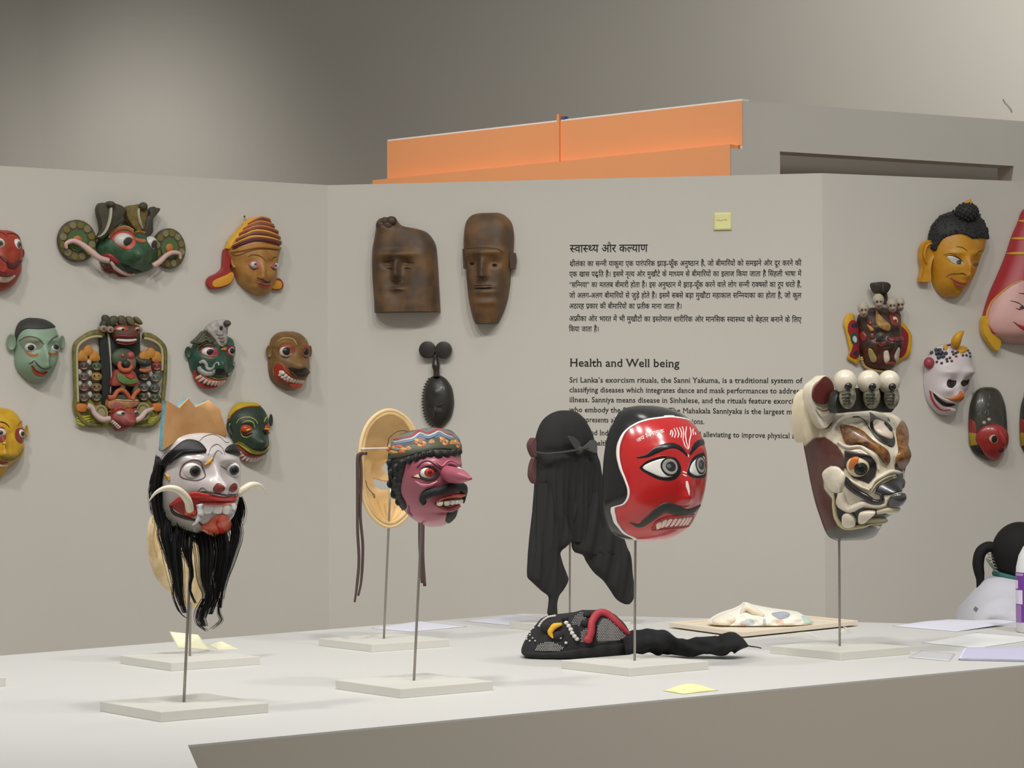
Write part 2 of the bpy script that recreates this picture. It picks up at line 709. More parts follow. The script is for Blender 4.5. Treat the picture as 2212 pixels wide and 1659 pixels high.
D, S = deva, serif
wall_text('hindi_wall_text', 'Hindi heading and paragraphs printed in black on the middle wall', [
    ('स्वास्थ्य और कल्याण', D, 25, (1231, 545), (1399, 544), True),
    ('श्रीलंका का सन्नी याकुमा एक पारंपरिक झाड़-फूँक अनुष्ठान है, जो बीमारियों को समझने और दूर करने की', D, 16.5, (1230.5, 575), (1731, 573.5), False),
    ('एक खास पद्धति है। इसमें नृत्य और मुखौटे के माध्यम से बीमारियों का इलाज किया जाता है सिंहली भाषा में', D, 16.5, (1230, 597.5), (1731, 596.5), False),
    ('“सन्निया” का मतलब बीमारी होता है। इस अनुष्ठान में झाड़-फूँक करने वाले लोग सन्नी राक्षसों का रूप धरते हैं,', D, 16.5, (1230, 620.5), (1731, 620), False),
    ('जो अलग-अलग बीमारियों से जुड़े होते हैं। इसमें सबसे बड़ा मुखौटा महाकाल सन्नियाका का होता है, जो कुल', D, 16.5, (1229.5, 643.5), (1731, 643.5), False),
    ('अठारह प्रकार की बीमारियों का प्रतीक माना जाता है।', D, 16.5, (1229.5, 666.5), (1473, 667), False),
    ('अफ्रीका और भारत में भी मुखौटों का इस्तेमाल शारीरिक और मानसिक स्वास्थ्य को बेहतर बनाने के लिए', D, 16.5, (1229.5, 693.5), (1731, 696), False),
    ('किया जाता है।', D, 16.5, (1229, 716), (1294, 716), False)], (1229, 720))
wall_text('english_wall_text', 'English heading and paragraphs printed in black below the Hindi text', [
    ('Health and Well being', S, 24.5, (1230.5, 791.5), (1468, 793), True),
    ('Sri Lanka’s exorcism rituals, the Sanni Yakuma, is a traditional system of', S, 16.2, (1230, 826), (1733, 827.5), False),
    ('classifying diseases which integrates dance and mask performances to address', S, 16.2, (1230, 847), (1733, 850), False),
    ('illness. Sanniya means disease in Sinhalese, and the rituals feature exorcists', S, 16.2, (1230, 868.5), (1733, 872), False),
    ('who embody the Sanni demons. The Mahakala Sanniyaka is the largest mask', S, 16.2, (1230, 890), (1733, 895), False),
    ('and represents all eighteen disease manifestations.', S, 16.2, (1229, 911), (1522, 916), False),
    ('Africa and India also use masks for healing and alleviating to improve physical and', S, 16.2, (1229, 939), (1733, 947), False),
    ('mental health.', S, 16.2, (1229, 961), (1318, 962.5), False)], (1229, 970))

RED_WORD = line_mesh('जय विनायक', deva)
# ================================================================ mask builder
# A mask is a relief: depth h(u, v) over an outline; u to the viewer's right, v up, in units of
# image pixels at the mask's own distance (scaled to metres on building).  The face looks along -y.
def gs(u, v, u0, v0, su, sv, a):
    return a * np.exp(-((u - u0) / su) ** 2 - ((v - v0) / sv) ** 2)


class Mask:
    def __init__(s, name, label, cx, cy, place, yaw, rows, D, p=2.0, q=2.0, pv=2.0, qv=2.0, bump=None, group=None, prof=None, cat='mask', loc=None, base=None, h0=0.0):
        """rows: (y, xl, xr) silhouette in image pixels, top to bottom; D depth in pixels."""
        s.h0 = h0
        if base is not None:
            loc, yaw, cx, cy = base.loc, base.yaw, base.cx, base.cy
        if loc is None:
            loc = place.at(cx, cy, 0.008) if isinstance(place, Plane) else at_depth(cx, cy, place)
        s.loc = loc
        s.k = loc.y / F_PX
        s.yaw = yaw
        s.phi = yaw + math.atan2(loc.x, loc.y)
        s.c, s.sn = math.cos(s.phi), math.sin(s.phi)
        s.cx, s.cy = cx, cy
        s.D, s.p, s.q, s.bump = D, p, q, bump
        R = np.array([(cy - y, xl - cx, xr - cx) for (y, xl, xr) in rows], float)
        Ls = catmull(R[:, [0, 1]], 240)
        Rs = catmull(R[:, [0, 2]], 240)
        s.v1, s.v0 = R[0, 0], R[-1, 0]
        vv = np.linspace(s.v0, s.v1, 400)
        t = (2 * vv - s.v0 - s.v1) / (s.v1 - s.v0)
        if prof is None:
            Hv = D * np.clip(1 - np.abs(t) ** pv, 0, 1) ** (1.0 / qv)
        else:
            pr = np.array([(cy - y, d) for y, d in prof], float)
            pc = catmull(pr, 200)
            o = np.argsort(pc[:, 0])
            Hv = np.interp(vv, pc[o, 0], np.clip(pc[o, 1], 0, None))
        ol = np.argsort(Ls[:, 0]); orr_ = np.argsort(Rs[:, 0])
        xl = np.interp(vv, Ls[ol, 0], Ls[ol, 1])
        xr = np.interp(vv, Rs[orr_, 0], Rs[orr_, 1])
        xl = xl - h0 * s.sn; xr = xr - h0 * s.sn
        if s.sn >= 0 and base is None:
            uL = xl / s.c
            uR = np.sqrt(np.clip(xr ** 2 - np.minimum((Hv * s.sn) ** 2, 0.75 * xr ** 2), 0, None)) * np.sign(xr) / s.c
        elif base is not None:
            uL, uR = xl / s.c, xr / s.c
        else:
            uR = xr / s.c
            uL = np.sqrt(np.clip(xl ** 2 - np.minimum((Hv * s.sn) ** 2, 0.75 * xl ** 2), 0, None)) * np.sign(xl) / s.c
        uR = np.maximum(uR, uL + 0.5)
        s.vv, s.Hv, s.uL, s.uR = vv, Hv, uL, uR
        if base is not None:
            s.root = base.root
        else:
            s.root = empty(name, tuple(loc), yaw)
            tag(s.root, label, cat, group)

    # -- surface
    def edges(s, v):
        return np.interp(v, s.vv, s.uL), np.interp(v, s.vv, s.uR)

    def h(s, u, v):
        u = np.asarray(u, float); v = np.asarray(v, float)
        a, b = s.edges(v)
        e = np.clip(np.abs((u - (a + b) / 2) / np.maximum((b - a) / 2, 0.1)), 0, 1)
        H = np.interp(v, s.vv, s.Hv)
        base = H * (1 - e ** s.p) ** (1.0 / s.q)
        if s.bump is not None:
            base = base + s.bump(u, v) * np.clip((1 - e) * 6, 0, 1)
        return np.maximum(base, 0) + s.h0

    def nrm(s, u, v):
        d = 0.6
        hu = np.clip((s.h(u + d, v) - s.h(u - d, v)) / (2 * d), -5, 5)
        hv = np.clip((s.h(u, v + d) - s.h(u, v - d)) / (2 * d), -5, 5)
        n = np.stack([-hu, -np.ones_like(hu), -hv], -1)
        return n / np.linalg.norm(n, axis=-1, keepdims=True)

    def pt(s, u, v, lift=0.0):
        """Local metres of surface point (u, v) lifted along the normal."""
        u = np.asarray(u, float); v = np.asarray(v, float)
        P = np.stack([u, -s.h(u, v), v], -1)
        P = P + s.nrm(u, v) * np.asarray(lift)[..., None] if np.ndim(lift) else P + s.nrm(u, v) * lift
        return P * s.k

    def I(s, x, y):
        """Image point -> (u, v) on the visible surface."""
        X, v = x - s.cx, s.cy - y
        a, b = s.edges(v)
        u = np.linspace(a - 4, b + 4, 900)
        hh = s.h(u, np.full_like(u, v))
        f = u * s.c + hh * s.sn - X
        t = hh * s.c - u * s.sn
        sg = np.where(np.sign(f[:-1]) != np.sign(f[1:]))[0]
        if len(sg) == 0:
            i = int(np.argmin(np.abs(f)))
            return (u[i], v)
        i = sg[np.argmax(t[sg])]
        w = f[i] / (f[i] - f[i + 1] + 1e-9)
        return (u[i] + w * (u[i + 1] - u[i]), v)

    def Is(s, pts):
        return [s.I(*p) for p in pts]

    def L3(s, x, y, h):
        """Image point at local depth h (pixels towards the viewer of the mask) -> local pixels (u, -h, v)."""
        return np.array([((x - s.cx) - h * s.sn) / s.c, -h, s.cy - y])

    def part(s, name, V, F, m, parent=None, smooth=True, label=None, flat=None):
        o = mesh_obj(name, V, F, m, parent or s.root, smooth, flat_angle=flat)
        if label:
            o['label'] = label
        return o

    # -- pieces
    def face(s, m, nu=84, nv=84, back=3.0, paint=None, name='face', rough=0.5, coat=0.0, vary=0.1, sym=True):
        t = -np.cos(np.linspace(0, math.pi, nv))
        v = s.v0 + (s.v1 - s.v0) * (t + 1) / 2
        e = np.sin(np.linspace(-math.pi / 2, math.pi / 2, nu))
        A, B = s.edges(v)
        U = (A + B)[:, None] / 2 + (B - A)[:, None] / 2 * e[None, :]
        Vv = np.repeat(v[:, None], nu, 1)
        Hh = s.h(U, Vv)
        P = np.stack([U, -Hh, Vv], -1).reshape(-1, 3) * s.k
        idx = np.arange(nv * nu).reshape(nv, nu)
        F = [(idx[i, j], idx[i, j + 1], idx[i + 1, j + 1], idx[i + 1, j]) for i in range(nv - 1) for j in range(nu - 1)]
        loop = list(idx[0, :]) + list(idx[1:, -1]) + list(idx[-1, -2::-1]) + list(idx[-2:0:-1, 0])
        n0 = len(P)
        bk = P[loop].copy()
        bk[:, 1] = (back - s.h0) * s.k
        V = np.vstack([P, bk])
        m_ = len(loop)
        for i in range(m_):
            j = (i + 1) % m_
            F.append((loop[j], loop[i], n0 + i, n0 + j))
        F.append(tuple(n0 + i for i in range(m_)))
        F = [tuple(int(x) for x in f) for f in F]
        o = s.part(name, V, F, None if paint else m)
        if paint:
            Us = -np.abs(U) if (sym and s.sn >= 0) else np.abs(U) if sym else U
            Xi = (Us * s.c + s.h(Us, Vv) * s.sn).ravel() + s.cx
            Yi = s.cy - Vv.ravel()
            col = 0
            for jx, jy in ((0, 0), (0.9, 0.4), (-0.9, -0.4), (0.4, -0.9), (-0.4, 0.9), (1.6, 0.9), (-1.6, -0.9)):
                col = col + paint(U.ravel() + jx, Vv.ravel() - jy, Xi + jx, Yi + jy)      # (n, 3) 0-255
            col = col / 7.0
            col = np.vstack([col, col[loop]])
            cl = np.minimum(0.95, np.where(col <= 10.3, col / 255 / 12.92, ((col / 255 + 0.055) / 1.055) ** 2.4) * GAIN)
            at = o.data.color_attributes.new('paint', 'FLOAT_COLOR', 'POINT')
            at.data.foreach_set('color', np.hstack([cl, np.ones((len(cl), 1))]).ravel())
            o.data.materials.append(mat_attr(rough, vary, 60.0, coat))
        return o

    def _grid(s, U, Vv, lift, name, m, parent, skirt=1.5, label=None, wrap=False):
        """Grid of surface points with a skirt under its border."""
        P = s.pt(U, Vv, lift)
        n, k = U.shape
        V = P.reshape(-1, 3)
        idx = np.arange(n * k).reshape(n, k)
        F = [(idx[i, j], idx[i, j + 1], idx[i + 1, j + 1], idx[i + 1, j]) for i in range(n - 1) for j in range(k - 1)]
        loop = list(idx[0, :]) + list(idx[1:, -1]) + list(idx[-1, -2::-1]) + list(idx[-2:0:-1, 0])
        S = s.pt(U.ravel()[loop], Vv.ravel()[loop], -skirt)
        n0 = len(V)
        for i in range(len(loop)):
            j = (i + 1) % len(loop)
            F.append((loop[j], loop[i], n0 + i, n0 + j))
        F = [tuple(int(x) for x in f) for f in F]
        return s.part(name, np.vstack([V, S]), F, m, parent, label=label, flat=60)

    def blob(s, name, poly, m, lift=0.8, bulge=1.0, img=True, parent=None, n=40, rings=6, label=None, power=0.5, rnd=True):
        q = s.Is(poly) if img else poly
        C = catmull(q, n, closed=True) if rnd else np.asarray(q, float)
        n = len(C)
        c = C.mean(0)
        r = np.sin(np.linspace(0, 1, rings + 1) * math.pi / 2)[1:]
        UV = [c[None]] + [c + (C - c) * x for x in r]
        li = np.concatenate([[lift + bulge]] + [np.full(n, lift + bulge * max(0, 1 - x * x) ** power) for x in r] + [np.full(n, -1.5)])
        A = np.vstack(UV + [C])
        V = s.pt(A[:, 0], A[:, 1], li)
        F = [(0, 1 + j, 1 + (j + 1) % n) for j in range(n)]
        for i in range(rings):
            for j in range(n):
                k = (j + 1) % n
                F.append((1 + i * n + j, 1 + (i + 1) * n + j, 1 + (i + 1) * n + k, 1 + i * n + k))
        return s.part(name, V, F, m, parent, label=label)

    def ribbon(s, name, pts, widths, m, lift=0.8, bulge=1.0, img=True, parent=None, n=36, cross=7, label=None, closed=False):
        q = s.Is(pts) if img else pts
        C = catmull(q, n, closed=closed)
        if closed:
            C = np.vstack([C, C[:1]])
        nn = len(C)
        w = np.interp(np.linspace(0, 1, nn), np.linspace(0, 1, len(widths)), widths)
        T_ = np.gradient(C, axis=0)
        T_ /= np.linalg.norm(T_, axis=1)[:, None] + 1e-9
        N = np.stack([-T_[:, 1], T_[:, 0]], 1)
        a = np.sin(np.linspace(-1, 1, cross) * math.pi / 2)
        g = (s.h(C[:, 0] + N[:, 0], C[:, 1] + N[:, 1]) - s.h(C[:, 0] - N[:, 0], C[:, 1] - N[:, 1])) / 2
        ws = w
        w = w / np.sqrt(1 + np.clip(g, -2.5, 2.5) ** 2)
        U = C[:, 0:1] + N[:, 0:1] * w[:, None] / 2 * a[None]
        Vv = C[:, 1:2] + N[:, 1:2] * w[:, None] / 2 * a[None]
        li = lift + bulge * np.sqrt(np.clip(1 - a * a, 0, 1))[None] * (ws / (ws.max() + 1e-9))[:, None] ** 0.5
        return s._grid(U, Vv, li, name, m, parent, label=label)

    def strip(s, name, A, B, m, lift=1.0, bulge=0.0, img=True, parent=None, n=48, k=10, label=None, bumps=None):
        """Sheet ruled between two surface curves."""
        if img:
            A, B = s.Is(A), s.Is(B)
        a, b = catmull(A, n), catmull(B, n)
        t = np.linspace(0, 1, k)
        U = a[:, 0:1] * (1 - t) + b[:, 0:1] * t
        Vv = a[:, 1:2] * (1 - t) + b[:, 1:2] * t
        li = lift + bulge * np.sqrt(np.clip(1 - (2 * t - 1) ** 2, 0, 1))[None] * np.ones((n, 1))
        if bumps is not None:
            li = li + bumps(U, Vv)
        return s._grid(U, Vv, li, name, m, parent, label=label, skirt=2.0)

    def outline(s, ya, yb, side):
        """Rim points (u, v) between image heights ya and yb on 'L' or 'R'."""
        v = np.linspace(s.cy - ya, s.cy - yb, 14)
        a, b = s.edges(v)
        return [(x, y) for x, y in zip(a if side == 'L' else b, v)]

    def rim_over(s, yL, yR):
        """Rim from the left side at yL over the top to the right side at yR."""
        top = s.cy - s.v1
        return s.outline(yL, top, 'L') + s.outline(top, yR, 'R')[1:]

    def eye(s, x, y, ru, rv, b, ix, iy, rings, white, m_w=None, sink=0.35, name='eye'):
        """Bulging eyeball at image (x, y); iris centred on image (ix, iy); rings [(radius, rgb), ...]."""
        u, v = s.I(x, y)
        hh = float(s.h(u, v))
        c = np.array([u, -hh + b * sink, v])
        V, F = ellipsoid_mesh(c * s.k, (ru * s.k, b * s.k, rv * s.k), 28, 16)
        o = s.part(name, V, F, m_w or mat(white, 0.3))
        X = (ix - s.cx) - (u * s.c + hh * s.sn) + b * sink * s.sn
        cc = np.clip(((s.cy - iy) - v) / rv, -0.9, 0.9)
        best = None
        for th in np.linspace(-math.pi / 2, math.pi / 2, 181):
            a_ = math.sin(th) * math.sqrt(1 - cc * cc); b_ = math.cos(th) * math.sqrt(1 - cc * cc)
            e = abs(a_ * ru * s.c + b_ * b * s.sn - X) + 0.02 * abs(th)
            if best is None or e < best[0]:
                best = (e, np.array([a_, -b_, cc]))
        d = best[1]
        t1 = np.cross(d, [0, 0, 1.0]); t1 /= np.linalg.norm(t1)
        t2 = np.cross(t1, d)
        ravg = (ru + rv) / 2
        for i, (rad, rgb) in enumerate(rings):
            ang = min(1.3, rad / ravg)
            sc = 1.012 + 0.014 * i
            VV, FF = [c + sc * d * np.array([ru, b, rv])], []
            K, N = 4, 24
            for g in range(1, K + 2):
                aa = ang * min(g, K) / K
                sc2 = sc if g <= K else 0.96
                for j in range(N):
                    q = 2 * math.pi * j / N
                    w = d * math.cos(aa) + (t1 * math.cos(q) + t2 * math.sin(q)) * math.sin(aa)
                    VV.append(c + sc2 * w * np.array([ru, b, rv]))
            for j in range(N):
                FF.append((0, 1 + j, 1 + (j + 1) % N))
            for g in range(K):
                for j in range(N):
                    k2 = (j + 1) % N
                    FF.append((1 + g * N + j, 1 + (g + 1) * N + j, 1 + (g + 1) * N + k2, 1 + g * N + k2))
            s.part('iris' if i == 0 else 'pupil' if rgb[0] + rgb[1] + rgb[2] < 300 else 'glint', np.array(VV) * s.k, FF, mat(rgb, 0.25), o)
        return o

    def teeth(s, pts, n, h, rgb, lift=1.2, bulge=1.0, name='teeth', gap=0.12, img=True, heights=None, single=None, m=None):
        """Row of separate rounded teeth under the curve pts (image), each h pixels tall."""
        q = s.Is(pts) if img else pts
        C = catmull(q, n * 2 + 1)
        VV, FF = [], []
        m = m or mat(rgb, 0.35)
        for i in range(n):
            a, b = C[2 * i], C[2 * i + 2]
            d = b - a
            L = np.linalg.norm(d)
            d = d / (L + 1e-9)
            nn = np.array([d[1], -d[0]])
            if nn[1] > 0:
                nn = -nn
            hh = h if heights is None else heights[i]
            g = L * gap / 2
            w = L / 2 - g
            mid = (a + b) / 2
            ca = []
            for (x, y) in [(-1, 0), (-1, .55), (-.8, .9), (-.35, 1), (.35, 1), (.8, .9), (1, .55), (1, 0)]:
                ca.append(mid + d * x * w + nn * y * hh)
            if single:
                s.blob(single, ca, m, lift, bulge, img=False, n=16, rings=3)
            else:
                Cc = np.array(ca)
                cc = Cc.mean(0)
                A = np.vstack([cc[None], cc + (Cc - cc) * 0.7, Cc, Cc])
                k = len(Cc)
                li = np.concatenate([[lift + bulge], np.full(k, lift + bulge * .8), np.full(k, lift), np.full(k, -1.0)])
                Vt = s.pt(A[:, 0], A[:, 1], li)
                o = len(VV)
                VV += list(Vt)
                FF += [(o, o + 1 + j, o + 1 + (j + 1) % k) for j in range(k)]
                for r_ in range(2):
                    FF += [(o + 1 + r_ * k + j, o + 1 + (r_ + 1) * k + j, o + 1 + (r_ + 1) * k + (j + 1) % k, o + 1 + r_ * k + (j + 1) % k) for j in range(k)]
        if not single:
            return s.part(name, VV, FF, m)

    def tube(s, name, pts, radii, m, parent=None, n=24, sides=10, label=None, flat=1.0):
        """pts: local pixel coordinates (u, -h, v)."""
        V, F = tube_mesh([np.asarray(p) * s.k for p in pts], [r * s.k for r in radii], n, sides, flat=flat)
        return s.part(name, V, F, m, parent, label=label)

    def ball(s, name, c, r, m, parent=None, rot=None, label=None, nu=20, nv=12):
        r = (r, r, r) if np.isscalar(r) else r
        V, F = ellipsoid_mesh(np.asarray(c) * s.k, [x * s.k for x in r], nu, nv, rot)
        return s.part(name, V, F, m, parent, label=label)

    def ear(s, x, y, w, hh, m, side=-1, h0=4.0, name='ear', tilt=0.35, thick=None, m_in=None):
        """Ear as a dished oval at image (x, y), lying nearly in the plane of the wall."""
        c = s.L3(x, y, h0)
        V, F = [], []
        n, K = 24, 5
        th = thick or w * 0.35
        prof = [(0.0, 0.25), (0.55, 0.3), (0.8, 0.75), (0.93, 1.0), (1.0, 0.6), (0.96, 0.0)]
        V.append((0, -prof[0][1] * th, 0))
        for (r, d) in prof[1:]:
            for j in range(n):
                a = 2 * math.pi * j / n
                V.append((r * w * math.cos(a), -d * th, r * hh * math.sin(a)))
        V = np.array(V)
        ca, sa = math.cos(tilt * side), math.sin(tilt * side)
        V = np.stack([V[:, 0] * ca - V[:, 1] * sa, V[:, 0] * sa + V[:, 1] * ca, V[:, 2]], 1) + c
        F = [(0, 1 + j, 1 + (j + 1) % n) for j in range(n)]
        for i in range(len(prof) - 2):
            for j in range(n):
                k = (j + 1) % n
                F.append((1 + i * n + j, 1 + (i + 1) * n + j, 1 + (i + 1) * n + k, 1 + i * n + k))
        F.append(tuple(1 + (len(prof) - 2) * n + j for j in range(n - 1, -1, -1)))
        return s.part(name, V * s.k, F, m)

    def slab(s, name, poly, h0, h1, m, parent=None, img=True, n=40, bev=0.25, rnd=True, label=None, dome=0.0):
        """Flat cut-out board: outline in image pixels (placed at depth h1), from depth h0 to h1, rounded front edge."""
        if img:
            q = np.array([s.L3(x, y, h1)[[0, 2]] for x, y in poly])
        else:
            q = np.asarray(poly, float)
        C = catmull(q, n, closed=True) if rnd else q
        n = len(C)
        c = C.mean(0)
        t = (h1 - h0)
        lay = [(1.0, h0), (1.0, h1 - t * bev), (0.97, h1), (0.6, h1 + dome * 0.8), (0.0, h1 + dome)]
        V, F = [], []
        for (r, hh) in lay[:-1]:
            for p_ in C:
                w = c + (p_ - c) * r
                V.append((w[0], -hh, w[1]))
        V.append((c[0], -lay[-1][1], c[1]))
        for i in range(3):
            for j in range(n):
                k = (j + 1) % n
                F.append((i * n + j, (i + 1) * n + j, (i + 1) * n + k, i * n + k))
        for j in range(n):
            F.append((3 * n + j, 4 * n, 3 * n + (j + 1) % n))
        F.append(tuple(range(n)))
        return s.part(name, np.array(V) * s.k, F, m, parent, label=label, flat=50)


def inside(poly, X, Y):
    """Point in polygon for arrays."""
    P = np.asarray(poly, float)
    r = np.zeros(X.shape, bool)
    j = len(P) - 1
    for i in range(len(P)):
        a, b = P[i], P[j]
        c = ((a[1] > Y) != (b[1] > Y)) & (X < (b[0] - a[0]) * (Y - a[1]) / (b[1] - a[1] + 1e-9) + a[0])
        r ^= c
        j = i
    return r


def zm(ox, oy, f):
    """Coordinates read on an enlarged crop -> image pixels."""
    return lambda *pts: [(ox + x / f, oy + y / f) for x, y in pts]


def sub(base, rows, D, **kw):
    return Mask('', '', 0, 0, None, 0, rows, D, base=base, **kw)


def mir(uv):
    return [(-u, v) for u, v in uv]


def strands(mask, clumps, m, name, seed=1, sides=3, n=14, label=None):
    """Hair: clumps of (points (x, y, h), count, spread list, radius) in image pixels plus depth."""
    rnd = random.Random(seed)
    VV, FF = [], []
    for pts, cnt, spread, rad in clumps:
        P = catmull([mask.L3(x, y, h) for x, y, h in pts], n)
        sp = np.interp(np.linspace(0, 1, n), np.linspace(0, 1, len(spread)), spread)
        for _ in range(cnt):
            a, b = rnd.gauss(0, 0.5), rnd.gauss(0, 0.5)
            ph, am = rnd.random() * 6.28, rnd.random() * 1.6
            fr = 2 + rnd.random() * 5
            ln = int(n * (0.7 + 0.3 * rnd.random()))
            t = np.linspace(0, 1, n)
            off = np.stack([a * sp + am * np.sin(ph + fr * t) * (0.3 + t), b * sp, 0 * t], 1)
            Q = (P + off)[:max(4, ln)]
            V, F = tube_mesh(Q * mask.k, [rad * mask.k, rad * mask.k, rad * 0.5 * mask.k], sides=sides, smooth_path=False)
            o = len(VV)
            VV += list(V)
            FF += [tuple(i + o for i in f) for f in F]
    return mask.part(name, VV, FF, m, label=label)
# ================================================================ masks on the table
GT = None
blk = (22, 20, 19)
m_black = mat(blk, 0.5, 0.2)
m_blackgloss = mat((20, 19, 18), 0.25, 0.2, coat=0.4)
m_hair = mat((16, 14, 13), 0.55, 0.3, 300)
m_white = mat((226, 222, 214), 0.35, 0.05)
m_red = mat((186, 40, 34), 0.4, 0.1)

# ---------------------------------------------------------------- white mask with tusks and long black beard
def mask_bearded():
    Z = zm(290, 840, 3.016)
    rows = [(925, 412, 438), (929, 380, 466), (940, 354, 487), (960, 345, 503), (990, 338, 517), (1040, 332, 520), (1075, 335, 517), (1108, 343, 508), (1135, 358, 497), (1150, 382, 484), (1158, 425, 462)]
    def bump(u, v):
        b = gs(u, v, 0, -14, 26, 20, 38) + gs(u, v, 0, 12, 13, 30, 14)            # snout, bridge
        b += gs(u, v, 0, 62, 34, 12, 6) + gs(np.abs(u), v, 42, 46, 26, 10, 9)     # forehead folds, brows
        b += gs(np.abs(u), v, 62, -14, 22, 16, 9) - gs(np.abs(u), v, 42, 24, 20, 16, 8)
        b += gs(u, v, 0, -84, 36, 20, 16) + gs(np.abs(u), v, 20, -26, 11, 10, 8)  # chin, nostril wings
        return b
    M = Mask('bearded_mask', 'white demon mask with curved tusks, bared teeth and a long black beard', 422, 1040, STA.y, TYAW, rows, 80, bump=bump)
    skin = (190, 181, 177)
    def paint(u, v, X, Y):
        c = np.tile(np.array(skin, float), (len(u), 1))
        c[inside(Z((150, 430), (215, 480), (190, 600), (190, 760), (240, 870), (330, 930), (250, 1000), (60, 900), (60, 430)), X, Y)] = (30, 27, 25)
        low = inside(Z((330, 780), (500, 860), (640, 900), (640, 1000), (200, 1000), (200, 780)), X, Y)
        c[low] = (168, 160, 150)
        return c
    M.face(None, 130, 130, paint=paint, rough=0.3, coat=0.3, vary=0.05)
    # crown
    cr = Z((196, 395), (222, 80), (295, 125), (355, 62), (400, 118), (487, 75), (558, 130), (612, 300), (560, 330), (380, 335), (250, 360))
    M.slab('crown_back', cr, 6, 27, mat((70, 115, 140), 0.5, second=(120, 180, 190), scale=25), rnd=False, bev=0.05, label='blue painted rim of the crown')
    M.slab('crown', cr, 27.5, 33, mat((208, 158, 104), 0.6, second=(196, 142, 88), scale=18), rnd=False, bev=0.3, label='bare wooden zigzag crown')
    # brows
    for poly in (Z((165, 490), (240, 405), (330, 335), (420, 345), (472, 405), (430, 418), (330, 425), (240, 480), (190, 520)), Z((588, 408), (612, 372), (660, 365), (692, 400), (694, 440), (640, 428))):
        M.blob('eyebrow', poly, m_hair, 2, 6)
    strands(M, [([(Z((190, 490))[0] + (66,)), (Z((280, 400))[0] + (84,)), (Z((440, 395))[0] + (92,))], 60, [10, 14, 8], 0.5)], m_hair, 'brow_hair', 3)
    # eyes
    x, y = Z((383, 527))[0]; ix, iy = Z((402, 534))[0]
    M.ribbon('eye_rim', Z((300, 555), (325, 488), (388, 460), (438, 484), (462, 562), (405, 592), (330, 580)), [3, 3], mat((112, 82, 84), 0.4), 0.3, 0.8, closed=True)
    M.eye(x, y, 22, 20, 17, ix, iy, [(13.5, (74, 70, 66)), (8.5, (30, 28, 28))], (226, 222, 216), sink=0.12)
    x, y = Z((636, 527))[0]; ix, iy = Z((654, 532))[0]
    M.eye(x, y, 19, 17, 14, ix, iy, [(12.5, (74, 70, 66)), (8, (30, 28, 28))], (220, 216, 210), sink=0.15)
    gold = mat((206, 150, 44), 0.35)
    M.ribbon('gold_inlay', Z((455, 492), (480, 482), (505, 452)), [3, 8, 6], gold, 1, 3)
    M.ribbon('gold_inlay', Z((208, 545), (225, 570), (232, 590)), [3, 10, 5], gold, 1, 3)
    dk = mat((96, 90, 92), 0.5)
    for pl in (Z((420, 345), (455, 312), (515, 298), (565, 322), (592, 348), (615, 350)), Z((478, 430), (500, 382), (540, 362), (575, 392), (588, 430)), Z((510, 470), (522, 425), (545, 402), (572, 425)), Z((560, 500), (590, 520), (625, 545)), Z((395, 680), (440, 640), (470, 655))):
        M.ribbon('crease', pl, [1, 2.4, 1.2], dk, 0.5, 0.3)
    # snout, nostrils
    nos = mat((112, 44, 36), 0.4)
    for poly in (Z((512, 640), (540, 610), (578, 625), (580, 655), (548, 672), (518, 662)), Z((612, 650), (640, 615), (664, 625), (662, 655), (632, 672))):
        M.blob('nostril', poly, nos, 1.2, 1.0)
    # mouth
    M.blob('mouth_lining', Z((236, 745), (300, 715), (380, 690), (520, 700), (650, 708), (655, 735), (560, 760), (440, 790), (380, 830), (300, 800)), mat((150, 32, 28), 0.4), 0.6, 0.6, n=60)
    M.ribbon('lip', Z((240, 748), (300, 712), (380, 684), (470, 690), (560, 708), (640, 712), (668, 690)), [5, 12, 15, 15, 13, 10, 4], mat((196, 44, 34), 0.3), 1.5, 4, n=48)
    M.ribbon('lip_line', Z((390, 680), (450, 664), (520, 672), (600, 690), (660, 690)), [2, 4, 4, 4, 2], mat((60, 54, 48), 0.4), 1.2, 1.5)
    M.ribbon('lip', Z((236, 748), (262, 800), (330, 830), (400, 850), (440, 880)), [4, 8, 8, 6, 4], mat((70, 40, 34), 0.4), 0.8, 2)
    M.ribbon('gum', Z((330, 800), (375, 788), (400, 800)), [10, 14, 10], mat((222, 84, 44), 0.35), 1.5, 3)
    M.ribbon('gum', Z((425, 740), (500, 742), (580, 748), (650, 744)), [5, 7, 7, 4], mat((214, 140, 122), 0.35), 6, 2)
    M.teeth(Z((448, 748), (520, 752), (584, 756), (648, 750)), 4, 19, (232, 230, 224), lift=7, bulge=3, single='tooth')
    for pts, r in ((Z((425, 745), (432, 800), (408, 850), (376, 878)), [8, 7.5, 5, 0.8]), (Z((640, 750), (642, 790), (628, 830), (612, 858)), [6, 5, 3.5, 0.6])):
        hs = [96, 100, 98, 94] if pts[0][0] < 450 else [88, 92, 92, 90]
        M.tube('fang', [M.L3(x, y, h) for (x, y), h in zip(pts, hs)], r, mat((206, 206, 204), 0.3, second=(110, 112, 116), scale=90))
    M.blob('tongue', Z((432, 885), (470, 870), (510, 828), (598, 822), (606, 925), (575, 955), (500, 945)), mat((206, 96, 66), 0.35), 3, 9)
    M.ribbon('tongue_ridge', Z((520, 850), (545, 895), (575, 925)), [6, 12, 8], mat((190, 50, 34), 0.3), 11, 3)
    M.ribbon('tongue_edge', Z((440, 890), (480, 915), (520, 940)), [5, 9, 5], mat((224, 140, 112), 0.3), 8, 3)
    # tusks
    iv = mat((228, 219, 194), 0.35, 0.08)
    p1 = Z((362, 780), (348, 715), (290, 650), (215, 636), (150, 665), (104, 722))
